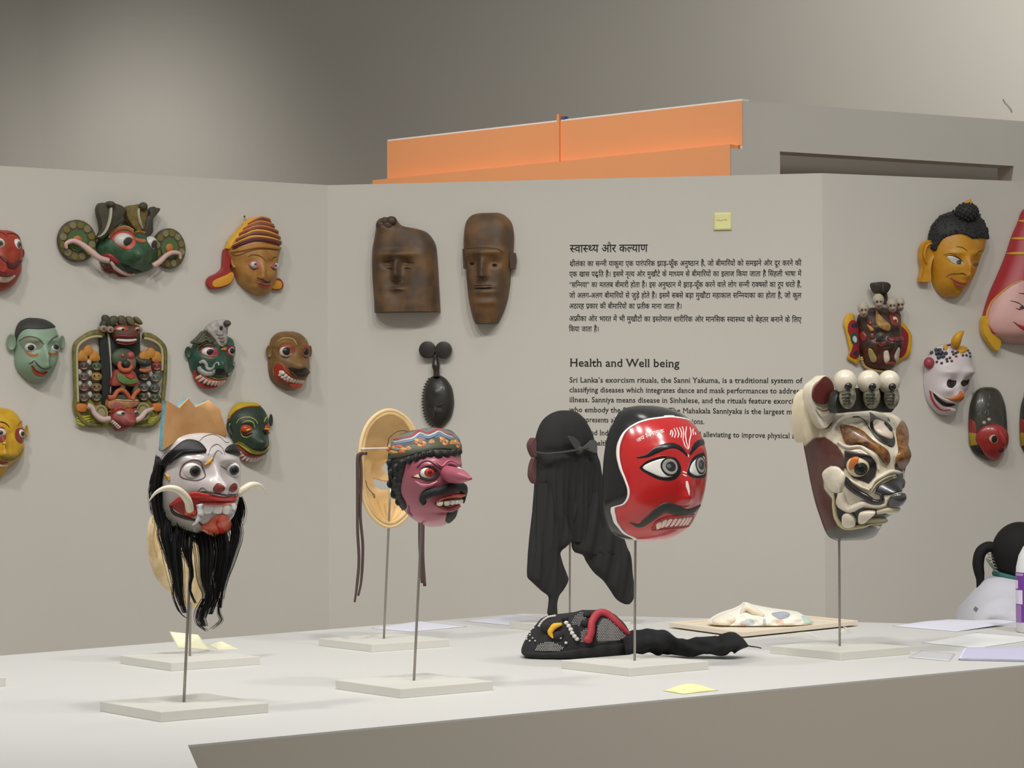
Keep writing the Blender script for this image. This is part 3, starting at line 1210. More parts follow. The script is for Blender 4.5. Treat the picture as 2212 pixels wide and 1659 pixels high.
    M.tube('tusk', [M.L3(x, y, h) for (x, y), h in zip(p1, [74, 88, 92, 84, 74, 66])], [9.5, 9, 8, 6.5, 4, 0.8], iv)
    p2 = Z((672, 690), (700, 665), (750, 634), (805, 632), (845, 665), (862, 704))
    M.tube('tusk', [M.L3(x, y, h) for (x, y), h in zip(p2, [58, 62, 62, 54, 46, 40])], [9, 8.5, 7.5, 6, 3.5, 0.8], iv)
    # hair down the side and beard
    cl = []
    for x0, y0, x1, y1, x2, y2, h in ((352, 985, 334, 1040, 340, 1130, 8), (346, 1000, 336, 1060, 350, 1150, 18), (345, 990, 338, 1080, 356, 1165, 30), (512, 1060, 521, 1100, 512, 1150, 30), (515, 1050, 514, 1100, 508, 1160, 14)):
        cl.append(([(x0, y0, h), (x1, y1, h), (x2, y2, h + 4)], 70, [5, 11, 12], 0.6))
    B = [([(362, 1105, 6), (356, 1150, 26), (368, 1195, 38), (372, 1235, 38)], 150, [10, 22, 20, 8]),
         ([(385, 1125, 14), (378, 1180, 40), (384, 1235, 46), (390, 1285, 42), (404, 1335, 40)], 150, [22, 26, 22, 14, 5]),
         ([(405, 1130, 14), (404, 1188, 40), (415, 1235, 44), (410, 1270, 44), (428, 1312, 44)], 90, [16, 20, 6, 4, 5]),
         ([(436, 1132, 18), (445, 1192, 46), (444, 1250, 54), (452, 1290, 50), (434, 1325, 48), (448, 1366, 46)], 210, [30, 32, 26, 18, 14, 8]),
         ([(470, 1125, 22), (480, 1185, 46), (472, 1240, 54), (464, 1290, 50), (446, 1340, 48)], 170, [26, 26, 22, 14, 8]),
         ([(498, 1100, 26), (510, 1150, 40), (496, 1205, 46), (482, 1260, 46), (472, 1330, 46)], 130, [12, 16, 14, 6, 4]),
         ([(376, 1240, 42), (374, 1280, 42), (390, 1320, 42), (412, 1334, 42)], 10, [4, 6, 6, 4]),
         ([(474, 1290, 46), (472, 1320, 46), (478, 1338, 46), (466, 1350, 46), (450, 1360, 46)], 10, [5, 5, 7, 8, 6]),
         ([(440, 1290, 46), (426, 1320, 46), (430, 1345, 46), (452, 1364, 46)], 16, [10, 12, 14, 8])]
    cl += [(p, c, [q * 0.66 for q in s_], 0.7) for p, c, s_ in B]
    strands(M, cl, m_hair, 'beard', 5)
    M.ribbon('beard_root', Z((165, 440), (145, 520), (138, 620), (150, 760), (190, 880), (290, 962), (430, 992), (560, 980), (650, 905)), [3, 10, 13, 16, 20, 22, 22, 18, 10], m_hair, 0.5, 5, n=50)


mask_bearded()

# ---------------------------------------------------------------- cream mask seen from behind the bearded one
def mask_cream():
    rows = [(1085, 385, 425), (1095, 352, 442), (1120, 332, 452), (1150, 327, 455), (1190, 328, 452), (1225, 336, 446), (1255, 350, 440), (1290, 385, 436), (1308, 402, 430), (1316, 412, 424)]
    def bump(u, v):
        return 2.5 * np.sin(u * 0.35 + v * 0.12) * np.exp(-((v + 60) / 60) ** 2) + gs(u, v, -40, -10, 12, 30, 6)
    M = Mask('cream_mask', 'cream mask back showing behind the black beard', 392, 1190, STB.y, TYAW, rows, 34, bump=bump)
    M.face(mat((206, 186, 146), 0.7, second=(186, 160, 116), scale=30), 70, 70, back=14)
    M.ribbon('cord', [(336, 1120), (333, 1160), (340, 1200)], [3, 3, 3], mat((170, 140, 96), 0.7), 1, 2)


mask_cream()

# ---------------------------------------------------------------- pink mask with moustache
def mask_pink():
    Z = zm(750, 860, 3.606)
    rows = [(926, 926, 956), (930, 892, 974), (940, 864, 985), (955, 849, 992), (975, 842, 995), (1000, 840, 997), (1030, 843, 998), (1060, 851, 998), (1085, 863, 993), (1110, 882, 984), (1128, 905, 968), (1139, 930, 950)]
    def bump(u, v):
        b = gs(np.abs(u), v, 50, -8, 20, 16, 9) + gs(u, v, 0, -62, 34, 16, 12) + gs(np.abs(u), v, 34, 26, 26, 8, 6)
        b += gs(u, v, 0, -88, 26, 16, 12) - gs(u, v, 0, -74, 26, 6, 6) - gs(np.abs(u), v, 38, 8, 16, 12, 5)
        return b
    M = Mask('moustache_mask', 'pink mask with a pointed nose, black moustache and flowered headband', 911, 1030, STC.y, TYAW, rows, 90, bump=bump)
    pk = (158, 82, 97)
    chin = Z((845, 850), (850, 930), (800, 975), (762, 950), (775, 890))
    def paint(u, v, X, Y):
        c = np.tile(np.array(pk, float), (len(u), 1))
        c[inside(Z((300, 470), (440, 500), (470, 470), (900, 430), (900, 100), (300, 100)), X, Y)] = (66, 66, 50)
        return c
    M.face(None, 130, 130, paint=paint, rough=0.35, coat=0.2, vary=0.06)
    pm = mat(pk, 0.35, 0.06)
    # nose
    a, b, c_, d = [M.L3(*Z(p)[0], h) for p, h in (((742, 560), 74), ((800, 590), 100), ((880, 605), 134), ((955, 622), 168))]
    M.tube('nose', [a, b, c_, d], [15, 20, 16, 3], pm, n=24, sides=16, flat=0.9)
    # hair
    hr = mat((26, 27, 24), 0.55, 0.25, 160, bump=0.6)
    M.strip('hair', Z((330, 470), (322, 540), (338, 680), (385, 815), (438, 862)), Z((462, 500), (448, 560), (428, 640), (424, 740), (444, 862)), hr, 1.5, 3.5, n=40, k=12, bumps=lambda u, v: 1.2 * np.sin(u * 0.55) * np.sin(v * 0.5))
    rnd = random.Random(4)
    for x, y, r in ((345, 500, 30), (360, 580, 34), (350, 660, 30), (400, 540, 34), (395, 630, 30), (372, 740, 30), (405, 800, 26), (440, 500, 26), (490, 480, 28), (545, 462, 28), (600, 442, 26), (655, 432, 27), (712, 440, 30), (770, 436, 28), (825, 428, 26), (868, 420, 22)):
        u, v = M.I(*Z((x, y))[0])
        P = M.pt(np.array(u), np.array(v), 1.0) / M.k
        M.ball('curl', P, (r / 2.7, 5, r / 3.0), hr, nu=12, nv=8)
    M.ribbon('hairline', Z((450, 490), (510, 472), (570, 452), (640, 432), (720, 432), (800, 430), (880, 418)), [7, 10, 10, 10, 10, 10, 7], hr, 1, 3, n=60)
    # headband and cap
    M.strip('headband', Z((332, 478), (400, 462), (560, 425), (720, 395), (890, 415)), Z((342, 405), (420, 370), (560, 340), (720, 312), (884, 350)), mat((70, 72, 54), 0.5, 0.15), 2.0, 2.0)
    M.strip('cap', Z((344, 410), (430, 372), (560, 340), (720, 312), (884, 352)), Z((346, 335), (440, 285), (580, 246), (700, 240), (840, 290)), mat((104, 104, 102), 0.5, 0.15), 1.8, 1.5)
    for off, rgb, w in ((0, (160, 52, 52), 6), (9, (190, 196, 196), 4), (17, (84, 120, 156), 5)):
        pl = Z(*[(x, y + off * 2.2) for x, y in ((372, 328), (450, 312), (510, 300), (565, 262), (620, 282), (672, 268), (712, 250), (770, 280), (815, 296))])
        M.ribbon('cap_stripe', pl, [w * 0.7, w, w, w * 0.7], mat(rgb, 0.5), 3.4, 0.8)
    for x, y in ((395, 400), (570, 355), (750, 345), (850, 365)):
        cx_, cy_ = Z((x, y))[0]
        u0, v0 = M.I(cx_, cy_)
        for k in range(6):
            a_ = k * math.pi / 3
            q = [(u0 + math.cos(a_) * 7 + 4.6 * math.cos(t), v0 + math.sin(a_) * 6 + 4 * math.sin(t)) for t in np.linspace(0, 6.28, 9)[:-1]]
            M.blob('petal', q, mat((176, 84, 62) if k % 2 else (190, 148, 74), 0.5), 3.5, 1.5, img=False, n=12, rings=3)
        M.blob('flower_centre', [(u0 + 3.6 * math.cos(t), v0 + 3.6 * math.sin(t)) for t in np.linspace(0, 6.28, 9)[:-1]], mat((112, 120, 104), 0.5), 5, 1.5, img=False, n=12, rings=3)
    for x, y in ((480, 392), (655, 345), (810, 352)):
        cx_, cy_ = Z((x, y))[0]
        M.blob('leaf', [(cx_ - 8, cy_ + 3), (cx_, cy_ - 5), (cx_ + 8, cy_ + 2), (cx_, cy_ + 5)], mat((176, 120, 70), 0.5), 3.4, 1)
    # eyes and brows
    M.blob('eye_rim', Z((500, 606), (560, 585), (590, 535), (650, 520), (720, 580), (690, 630), (630, 642), (570, 625)), mat((46, 30, 30), 0.4), 0.8, 0.6)
    M.blob('eye_corner', Z((515, 604), (555, 588), (570, 618)), mat((222, 190, 150), 0.4), 1.6, 0.6, rnd=False)
    x, y = Z((640, 580))[0]; ix, iy = Z((644, 574))[0]
    M.eye(x, y, 20, 14.5, 12, ix, iy, [(12, (40, 30, 28)), (11, (176, 44, 36)), (4.5, (86, 20, 20))], (214, 212, 196))
    u, v = M.I(x, y)
    P = M.pt(np.array(-u * 0.93), np.array(v), 2) / M.k
    e = M.ball('eye', P, (15, 9, 13), mat((214, 212, 196), 0.3))
    M.ball('iris', P + np.array([2, -5, 0]), (7, 6, 7), mat((176, 44, 36), 0.3), e)
    br = mat((92, 36, 56), 0.5)
    M.ribbon('eyebrow', Z((545, 530), (585, 495), (635, 488), (690, 520), (740, 545), (785, 515), (820, 520), (855, 545), (880, 520)), [2, 3.5, 3.5, 4, 4, 4, 4, 3, 2], br, 0.8, 1.5)
    M.ribbon('crease', Z((690, 500), (735, 525), (780, 490), (815, 488), (850, 510)), [1.5, 3, 3, 3, 1], mat((198, 120, 132), 0.4), 0.8, 1.5)
    M.ribbon('crease', Z((478, 830), (480, 880), (505, 915)), [1, 2, 1], br, 0.6, 0.4)
    M.ribbon('cheek', Z((530, 640), (580, 668), (640, 672), (700, 645)), [3, 7, 7, 3], mat((196, 120, 134), 0.3, coat=0.3), 0.6, 2)
    # moustache, mouth, chin
    mo = mat((24, 24, 22), 0.7, 0.3, 250, bump=0.8)
    M.ribbon('moustache', Z((600, 812), (592, 768), (640, 728), (720, 712), (800, 690), (880, 690), (915, 740), (905, 815)), [9, 20, 17, 17, 19, 20, 14, 5], mo, 4, 8, n=60, cross=9)
    M.blob('mouth_lining', Z((680, 808), (760, 780), (850, 756), (906, 752), (900, 790), (850, 836), (760, 842), (700, 828)), mat((104, 40, 34), 0.5), 1.5, 0.5)
    M.ribbon('lip', Z((700, 795), (760, 770), (830, 756), (900, 750)), [4, 7, 8, 5], mat((186, 84, 60), 0.4), 6, 3)
    M.teeth(Z((692, 796), (740, 800), (800, 794), (884, 786)), 6, 8, (222, 216, 202), lift=5, bulge=2)
    M.ribbon('lip', Z((680, 818), (730, 842), (790, 856), (860, 834)), [4, 8, 9, 5], mat((140, 60, 66), 0.35), 4, 4)
    M.blob('goatee', chin, mo, 1, 2.5)


mask_pink()

# ---------------------------------------------------------------- hollow back of an unpainted mask
def mask_hollow():
    Z = zm(750, 860, 3.606)
    k = STD.y / F_PX
    cx, cy = 843, 1012
    loc = at_depth(cx, cy, STD.y)
    M = Mask('hollow_mask', 'unpainted wooden mask turned round, hollow inside showing, with brown cords', cx, cy, STD.y, TYAW, [(889, 841, 843), (1136, 845, 846)], 10)
    n = 210
    wood = mat((212, 180, 128), 0.65, 0.05, 14, second=(198, 160, 104), bump=0.15)
    V, F = [], []
    A, Bv = 77.0, 123.5
    phi = M.phi
    holes = [Z((183, 655), (200, 632), (260, 650), (335, 660), (375, 690), (350, 725), (260, 725), (195, 710)),
             Z((262, 545), (285, 518), (320, 525), (345, 560), (320, 590), (280, 575)),
             Z((300, 372), (325, 348), (365, 345), (370, 372), (340, 390))]
    idx = {}
    for i in range(n):
        for j in range(n):
            a = (2 * i / (n - 1) - 1); b = (2 * j / (n - 1) - 1)
            # square to disc
            x = a * math.sqrt(1 - b * b / 2); z = b * math.sqrt(1 - a * a / 2)
            r = math.hypot(x, z)
            d = 62 * (1 - min(1, r) ** 2.6) ** 0.6
            d += 16 * math.exp(-((x * A) / 13) ** 2 - ((z * Bv + 10) / 28) ** 2)          # hollow of the nose
            d += 5 * math.exp(-((abs(x * A) - 32) / 14) ** 2 - ((z * Bv - 20) / 9) ** 2)
            w = 1 - 0.10 * max(0, -z) ** 2 + 0.04 * max(0, z) + 0.16 * (abs(z) ** 2) * (1 - abs(z) ** 6)
            idx[i, j] = len(V)
            V.append((x * A * w, d, z * Bv))
    V = np.array(V)
    px = V[:, 0] * M.c - V[:, 1] * M.sn + cx
    py = cy - V[:, 2]
    hole = np.zeros(len(V), bool)
    for h in holes:
        hole |= inside(h, px, py)
    hole |= ((V[:, 0] - 36) / 15) ** 2 + ((V[:, 2] - 4) / 7) ** 2 < 1
    for i in range(n - 1):
        for j in range(n - 1):
            q = (idx[i, j], idx[i + 1, j], idx[i + 1, j + 1], idx[i, j + 1])
            if not hole[list(q)].any():
                F.append(q)
    o = M.part('shell', V * k, F, wood)
    sm = o.modifiers.new('thickness', 'SOLIDIFY')
    sm.thickness = 9 * k
    sm.offset = 1.0
    # flat rim band
    t = np.linspace(0, 2 * math.pi, 73)[:-1]
    V, F = [], []
    for (f, y) in ((0.985, 1.5), (1.0, -1.0), (1.07, -1.0), (1.085, 3.0)):
        for a in t:
            z = math.sin(a)
            w = 1 - 0.10 * max(0, -z) ** 2 + 0.04 * max(0, z) + 0.16 * (abs(z) ** 2) * (1 - abs(z) ** 6)
            V.append((math.cos(a) * A * w * f, y, z * (Bv * f if f <= 1 else Bv + (f - 1) * A)))
    for i in range(3):
        for j in range(72):
            F.append((i * 72 + j, i * 72 + (j + 1) % 72, (i + 1) * 72 + (j + 1) % 72, (i + 1) * 72 + j))
    M.part('rim', np.array(V) * k, F, mat((218, 188, 138), 0.6, 0.06, 20))
    cord = mat((74, 56, 52), 0.8, 0.2, 200)
    L = lambda p, h: M.L3(*Z(p)[0], h)
    M.tube('cord', [L((150, 430), -4), (L((100, 432), 2)), L((85, 470), 3), L((84, 700), 3), L((82, 1000), 3), L((92, 1250), 3), L((75, 1450), 3), L((58, 1570), 3)], [3.6] * 3 + [3.2] * 4 + [2.2], cord, n=50)
    M.tube('cord', [L((104, 440), 0), L((112, 600), 4), L((104, 900), 4), L((122, 1150), 4), L((110, 1400), 4), L((86, 1522), 4)], [3.2] * 5 + [2.4], cord, n=50)
    M.tube('cord', [L((548, 385), -2), L((560, 400), 2), L((566, 700), 2), L((564, 1000), 2), L((566, 1200), 2), L((582, 1450), 2)], [3.4] * 4, cord, n=40)
    M.tube('cord', [L((552, 390), -2), L((575, 410), 3), L((590, 700), 4), L((590, 1000), 4), L((588, 1250), 4), L((602, 1475), 4)], [3.6] * 4, cord, n=40)
    wire = mat((70, 58, 44), 0.6)
    M.tube('thread', [L((315, 375), -8), L((330, 310), 3), L((390, 262), 4), L((450, 255), 2), L((500, 280), -2)], [0.9] * 5, wire, n=30, sides=6)
    M.tube('thread', [L((145, 640), -3), L((160, 690), 2), L((195, 735), 2), L((215, 752), 2), L((212, 775), 2), L((196, 738), 2)], [0.8] * 6, wire, n=30, sides=6)
    M.tube('clear_string_glint', [L((112, 390), 3), L((230, 389), 6), L((348, 388), 3)], [1.2] * 3, mat((250, 250, 246), 0.15, 0.0), n=10, sides=6)  # opaque white stands for the glint along a clear string
    # pencilled maker's marks inside
    ink = mat((92, 62, 34), 0.8)
    def inner(x, y):
        X, vv = x - cx, cy - y
        for u in np.linspace(-A, A, 600):
            w = 1 - 0.14 * max(0, -vv / Bv) ** 2
            r = math.hypot(u / A / w, vv / Bv)
            d = 62 * (1 - min(1, r) ** 2.6) ** 0.6
            if u * M.c - d * M.sn >= X:
                return np.array([u, d - 1.2, vv])
        return np.array([0, 60, vv])
    # the near inner wall faces away, so take the far crossing
    def inner2(x, y):
        X, vv = x - cx, cy - y
        best = None
        for u in np.linspace(-A, A, 800):
            w = 1 - 0.14 * max(0, -vv / Bv) ** 2
            r = math.hypot(u / A / w, vv / Bv)
            d = 62 * (1 - min(1, r) ** 2.6) ** 0.6 + 16 * math.exp(-(u / 13) ** 2 - ((vv + 10) / 28) ** 2)
            e = abs(u * M.c - d * M.sn - X)
            dep = u * M.sn + d * M.c
            if e < 0.5 and (best is None or dep < best[0]):
                best = (dep, np.array([u + 0.8, d - 1.6, vv]))
        return best[1] if best else inner(x, y)
    for st in (((168, 520), (172, 530)), ((185, 512), (182, 548)), ((182, 560), (185, 566)), ((178, 478), (205, 470), (220, 464)), ((200, 466), (204, 500), (190, 520)), ((205, 495), (222, 492), (222, 520), (206, 530)), ((195, 505), (226, 500)), ((210, 470), (212, 528))):
        M.tube('pencil_mark', [inner2(*Z(p)[0]) for p in st], [0.8] * len(st), ink, n=8, sides=5)


mask_hollow()

# ---------------------------------------------------------------- large red mask
def mask_red():
    Z = zm(1110, 850, 3.318)
    rows = [(876, 1382, 1412), (882, 1356, 1444), (895, 1339, 1474), (915, 1327, 1495), (945, 1317, 1513), (985, 1310, 1523), (1031, 1307, 1523), (1085, 1307, 1513), (1130, 1316, 1492), (1150, 1329, 1474), (1163, 1352, 1450), (1169, 1390, 1424)]
    def bump(u, v):
        b = gs(u, v, 0, -28, 15, 34, 12) + gs(u, v, 0, -52, 17, 14, 10)
        b += gs(u, v, 0, -96, 46, 18, 6) + gs(np.abs(u), v, 46, 56, 30, 10, 3) - gs(np.abs(u), v, 44, 20, 26, 14, 3)
        return b
    M = Mask('red_mask', 'large glossy red mask with wide eyes, moustache and black hair', 1400, 1025, STE.y, TYAW, rows, 128, p=2.3, q=2.1, bump=bump)
    edge = Z((1245, 168), (1150, 166), (1050, 176), (960, 190), (880, 218), (805, 270), (762, 350), (752, 440), (770, 530), (800, 605), (824, 680), (820, 735), (790, 780), (745, 796), (716, 806), (720, 860), (745, 930), (795, 990), (870, 1040))
    ev = np.array(M.Is(edge))
    ev[0, 0] = min(ev[0, 0], -2)
    vs, us = ev[:, 1], ev[:, 0]
    poly = list(map(tuple, ev)) + [(0, M.v0 - 5)] + [(-u, v) for u, v in ev[::-1]]
    def paint(u, v, X, Y):
        c = np.tile(np.array((24, 23, 22), float), (len(u), 1))
        r = inside(poly, u, v)
        c[r] = (180, 32, 32)
        lowr = np.clip((-v - 70) / 50, 0, 1)[:, None]
        c = np.where(r[:, None], c * (1 - 0.5 * lowr) + np.array((186, 62, 60)) * 0.5 * lowr, c)
        return c
    M.face(None, 190, 190, paint=paint, rough=0.22, coat=0.5, vary=0.06, back=6, sym=False)
    wl = mat((226, 222, 216), 0.35, 0.03)
    M.ribbon('white_border', list(map(tuple, ev[1:])), [5] * 3, wl, 0.5, 0.8, img=False, n=110)
    M.ribbon('white_border', mir(list(map(tuple, ev[1:]))), [5] * 3, wl, 0.5, 0.8, img=False, n=110)
    M.ribbon('white_border', [tuple(ev[1]), (0, ev[0, 1] + 1), (-ev[1, 0], ev[1, 1])], [5] * 3, wl, 0.5, 0.8, img=False, n=30)
    blk_ = mat((22, 20, 20), 0.3, 0.1)
    # eyes (near, far)
    for rim, wht, ic in ((Z((905, 525), (985, 462), (1080, 440), (1160, 465), (1195, 540), (1150, 608), (1060, 614), (975, 580)), Z((925, 524), (990, 484), (1080, 462), (1150, 484), (1172, 540), (1138, 584), (1062, 592), (985, 562)), (1112, 520)),
                         (Z((1236, 560), (1262, 480), (1310, 438), (1366, 436), (1372, 585), (1310, 605), (1262, 592)), Z((1252, 548), (1275, 492), (1315, 462), (1360, 458), (1366, 560), (1318, 585), (1272, 574)), (1326, 512))):
        o = M.blob('eye_rim', rim, blk_, 0.5, 0.4, n=50)
        e = M.blob('eye', wht, mat((216, 214, 208), 0.2, 0.03, coat=0.4), 1.0, 2.0, n=50)
        x, y = Z(ic)[0]
        u0, v0 = M.I(x, y)
        circ = lambda r, du=0, dv=0: [(u0 + du + r * math.cos(t), v0 + dv + r * math.sin(t)) for t in np.linspace(0, 6.28, 17)[:-1]]
        M.blob('iris', circ(20), blk_, 3.0, 0.4, img=False, n=32, parent=e)
        M.blob('iris_ring', circ(16.5), mat((150, 146, 136), 0.25), 3.4, 0.4, img=False, n=32, parent=e)
        M.blob('pupil', circ(11, 1.5), mat((30, 34, 36), 0.2, coat=0.5), 3.9, 0.5, img=False, n=32, parent=e)
        M.blob('glint', circ(5, -3, 1), mat((90, 104, 106), 0.2), 4.6, 0.3, img=False, n=16, parent=e)
    M.ribbon('eyebrow', Z((885, 456), (960, 440), (1030, 400), (1090, 378), (1150, 374), (1200, 400), (1238, 445)), [3, 9, 14, 14, 13, 10, 4], blk_, 0.6, 0.8, n=50)
    M.ribbon('eyebrow', Z((1258, 432), (1285, 392), (1320, 358), (1362, 345)), [6, 12, 14, 10], blk_, 0.6, 0.8)
    M.ribbon('eye_line', Z((905, 520), (960, 475), (1060, 445), (1140, 455)), [2, 3, 3, 2], mat((150, 26, 26), 0.3), 2, 0.5)
    # tilak
    for pl in (((1118, 300), (1124, 275), (1120, 268)), ((1130, 315), (1138, 285), (1128, 262)), ((1148, 320), (1158, 285), (1146, 252)), ((1170, 318), (1180, 290), (1165, 248)), ((1195, 320), (1200, 285), (1186, 245)), ((1208, 330), (1225, 380), (1245, 402)), ((1208, 330), (1215, 280), (1206, 240)), ((1236, 240), (1228, 290), (1232, 340), (1246, 398)), ((1250, 395), (1256, 340), (1268, 290), (1262, 245)), ((1285, 300), (1282, 270), (1286, 255)), ((1302, 300), (1298, 280))):
        M.ribbon('forehead_mark', Z(*pl), [1.6, 2.6, 1.6], wl, 0.6, 0.4, n=16, cross=5)
    for pl in (((1204, 556), (1232, 566)), ((1206, 575), (1232, 588)), ((1244, 436), (1248, 455))):
        M.ribbon('nose_mark', Z(*pl), [2, 3, 2], wl, 0.6, 0.4, n=10, cross=5)
    M.ribbon('nose_mark', Z((1232, 622), (1238, 660), (1246, 690), (1250, 722)), [4, 7, 5, 1], wl, 0.6, 0.4, n=16, cross=5)
    # nose base, moustache, teeth
    M.ribbon('nose_base_line', Z((1165, 792), (1200, 806), (1245, 796)), [3, 6, 3], mat((120, 22, 22), 0.4), 0.6, 0.5)  # darker red line along the base of the nose
    M.ribbon('moustache', Z((832, 912), (900, 932), (965, 890), (1035, 832), (1090, 806), (1160, 826), (1215, 846), (1270, 838), (1330, 800)), [3, 14, 20, 24, 22, 18, 16, 16, 6], mat((46, 48, 42), 0.5, 0.15), 0.8, 2.0, n=70)
    M.blob('mouth_lining', Z((985, 965), (1010, 920), (1080, 885), (1200, 872), (1285, 872), (1275, 920), (1240, 958), (1100, 968)), mat((140, 30, 28), 0.4), 0.6, 0.4)
    M.ribbon('lip', Z((985, 962), (1020, 905), (1090, 878), (1200, 868), (1290, 862)), [2, 5, 6, 5, 2], mat((168, 40, 38), 0.3), 1.0, 1.2)
    M.teeth(Z((1010, 924), (1080, 892), (1160, 886), (1270, 880)), 8, 17, (224, 196, 186), lift=1.2, bulge=1.5, gap=0.28, single='tooth')
    M.ribbon('lip', Z((990, 966), (1060, 962), (1140, 958), (1250, 948)), [2, 4, 4, 2], mat((150, 50, 46), 0.3), 1.0, 1.2)
    return M


MRED = mask_red()

# ---------------------------------------------------------------- mask under black cloth
def mask_cloth():
    Z = zm(1110, 850, 3.318)
    rows = [(886.5, 1217, 1233), (889, 1205, 1244), (896, 1190, 1256), (910, 1175, 1269), (935, 1164, 1281), (965, 1159, 1289), (1000, 1160, 1297), (1050, 1158, 1305), (1100, 1154, 1310), (1140, 1152, 1312), (1170, 1156, 1300)]
    def bump(u, v):
        b = 7 * np.sin(u * 0.10 + 0.6 + v * 0.008) * np.clip((40 - v) / 120, 0.15, 1)
        b += 3 * np.sin(u * 0.37 + v * 0.02) * np.clip((60 - v) / 100, 0.1, 1)
        b -= 7 * np.exp(-((v - 50 + u * 0.06) / 9) ** 2)
        return b
    M = Mask('cloth_covered_mask', 'mask seen from behind under a knotted black cloth with two hanging tails', 1228, 1030, STG.y, TYAW, rows, 46, bump=bump, prof=[(886.5, 0), (893, 20), (915, 40), (970, 46), (1050, 34), (1120, 24), (1170, 14)])
    cl = mat((33, 32, 31), 0.9, 0.12, 220, bump=0.3, name='black_cloth')
    M.face(cl, 110, 110, back=6, name='cloth')
    fold = lambda f1, f2, a: (lambda u, v: a * np.sin(u * f1 + v * f2) + 0.5 * a * np.sin(u * f1 * 2.1 - v * 0.03))
    lt = sub(M, [(y, a, b) for (y, a, b) in [(*[850 + Y / 3.318 for Y in (Y0,)], 1110 + a / 3.318, 1110 + b / 3.318) for Y0, a, b in ((640, 158, 330), (800, 142, 345), (950, 124, 385), (1030, 115, 425), (1085, 110, 380), (1125, 106, 330), (1180, 103, 334), (1290, 100, 372), (1330, 130, 382), (1400, 200, 350), (1440, 246, 320), (1500, 246, 304), (1560, 240, 308), (1590, 262, 304), (1606, 280, 300))]], 14, prof=[(1035, 10), (1100, 16), (1200, 16), (1280, 9), (1310, 6), (1334, 4)], bump=fold(0.14, 0.01, 4), h0=10)
    lt.face(cl, 60, 90, back=2, name='cloth_tail')
    rt = sub(M, [(850 + Y0 / 3.318, 1110 + a / 3.318, 1110 + b / 3.318) for Y0, a, b in ((560, 330, 620), (700, 345, 648), (850, 355, 665), (960, 395, 685), (1040, 412, 778), (1100, 416, 805), (1140, 440, 825), (1160, 495, 835), (1210, 520, 846), (1290, 575, 850), (1350, 640, 853), (1420, 690, 856), (1480, 728, 858), (1510, 760, 835), (1532, 800, 812))], 14, prof=[(1015, 8), (1100, 20), (1180, 18), (1260, 14), (1300, 9), (1312, 4)], bump=fold(0.11, -0.03, 5), h0=6)
    rt.face(cl, 60, 90, back=2, name='cloth_tail')
    tie = mat((58, 58, 56), 0.85, 0.12, 200)
    L = lambda x, y, h: M.L3(*Z((x, y))[0], h)
    M.tube('tie_band', [L(163, 418, 10), L(230, 428, 36), L(320, 422, 48), L(400, 412, 54), L(455, 402, 58)], [4, 4.5, 4.5, 4.5, 5], tie, n=30, flat=0.5)
    M.tube('tie_band', [L(455, 402, 58), L(520, 392, 54), L(580, 375, 36), L(596, 362, 14)], [5, 4.5, 4.5, 4], tie, n=30, flat=0.5)
    M.ball('knot', L(470, 402, 56), (9, 8, 8.5), tie)
    M.slab('tie_end', Z((450, 400), (420, 362), (392, 312), (420, 306), (470, 345), (475, 385)), 56, 60, tie, n=24)
    M.slab('tie_end', Z((480, 395), (520, 370), (560, 335), (594, 345), (596, 425), (550, 412), (510, 400)), 52, 56, mat((74, 74, 72), 0.85), n=24)
    # edge of the painted mask in front
    ed = mat((92, 58, 60), 0.7, 0.15)
    for pl, h in ((((165, 318), (135, 345), (130, 385), (150, 440), (168, 450)), 2), (((165, 460), (140, 500), (130, 570), (138, 610), (166, 634)), 0)):
        M.slab('mask_edge', Z(*pl), -14, h, ed, n=20, label='pinkish edge of the painted mask')


mask_cloth()

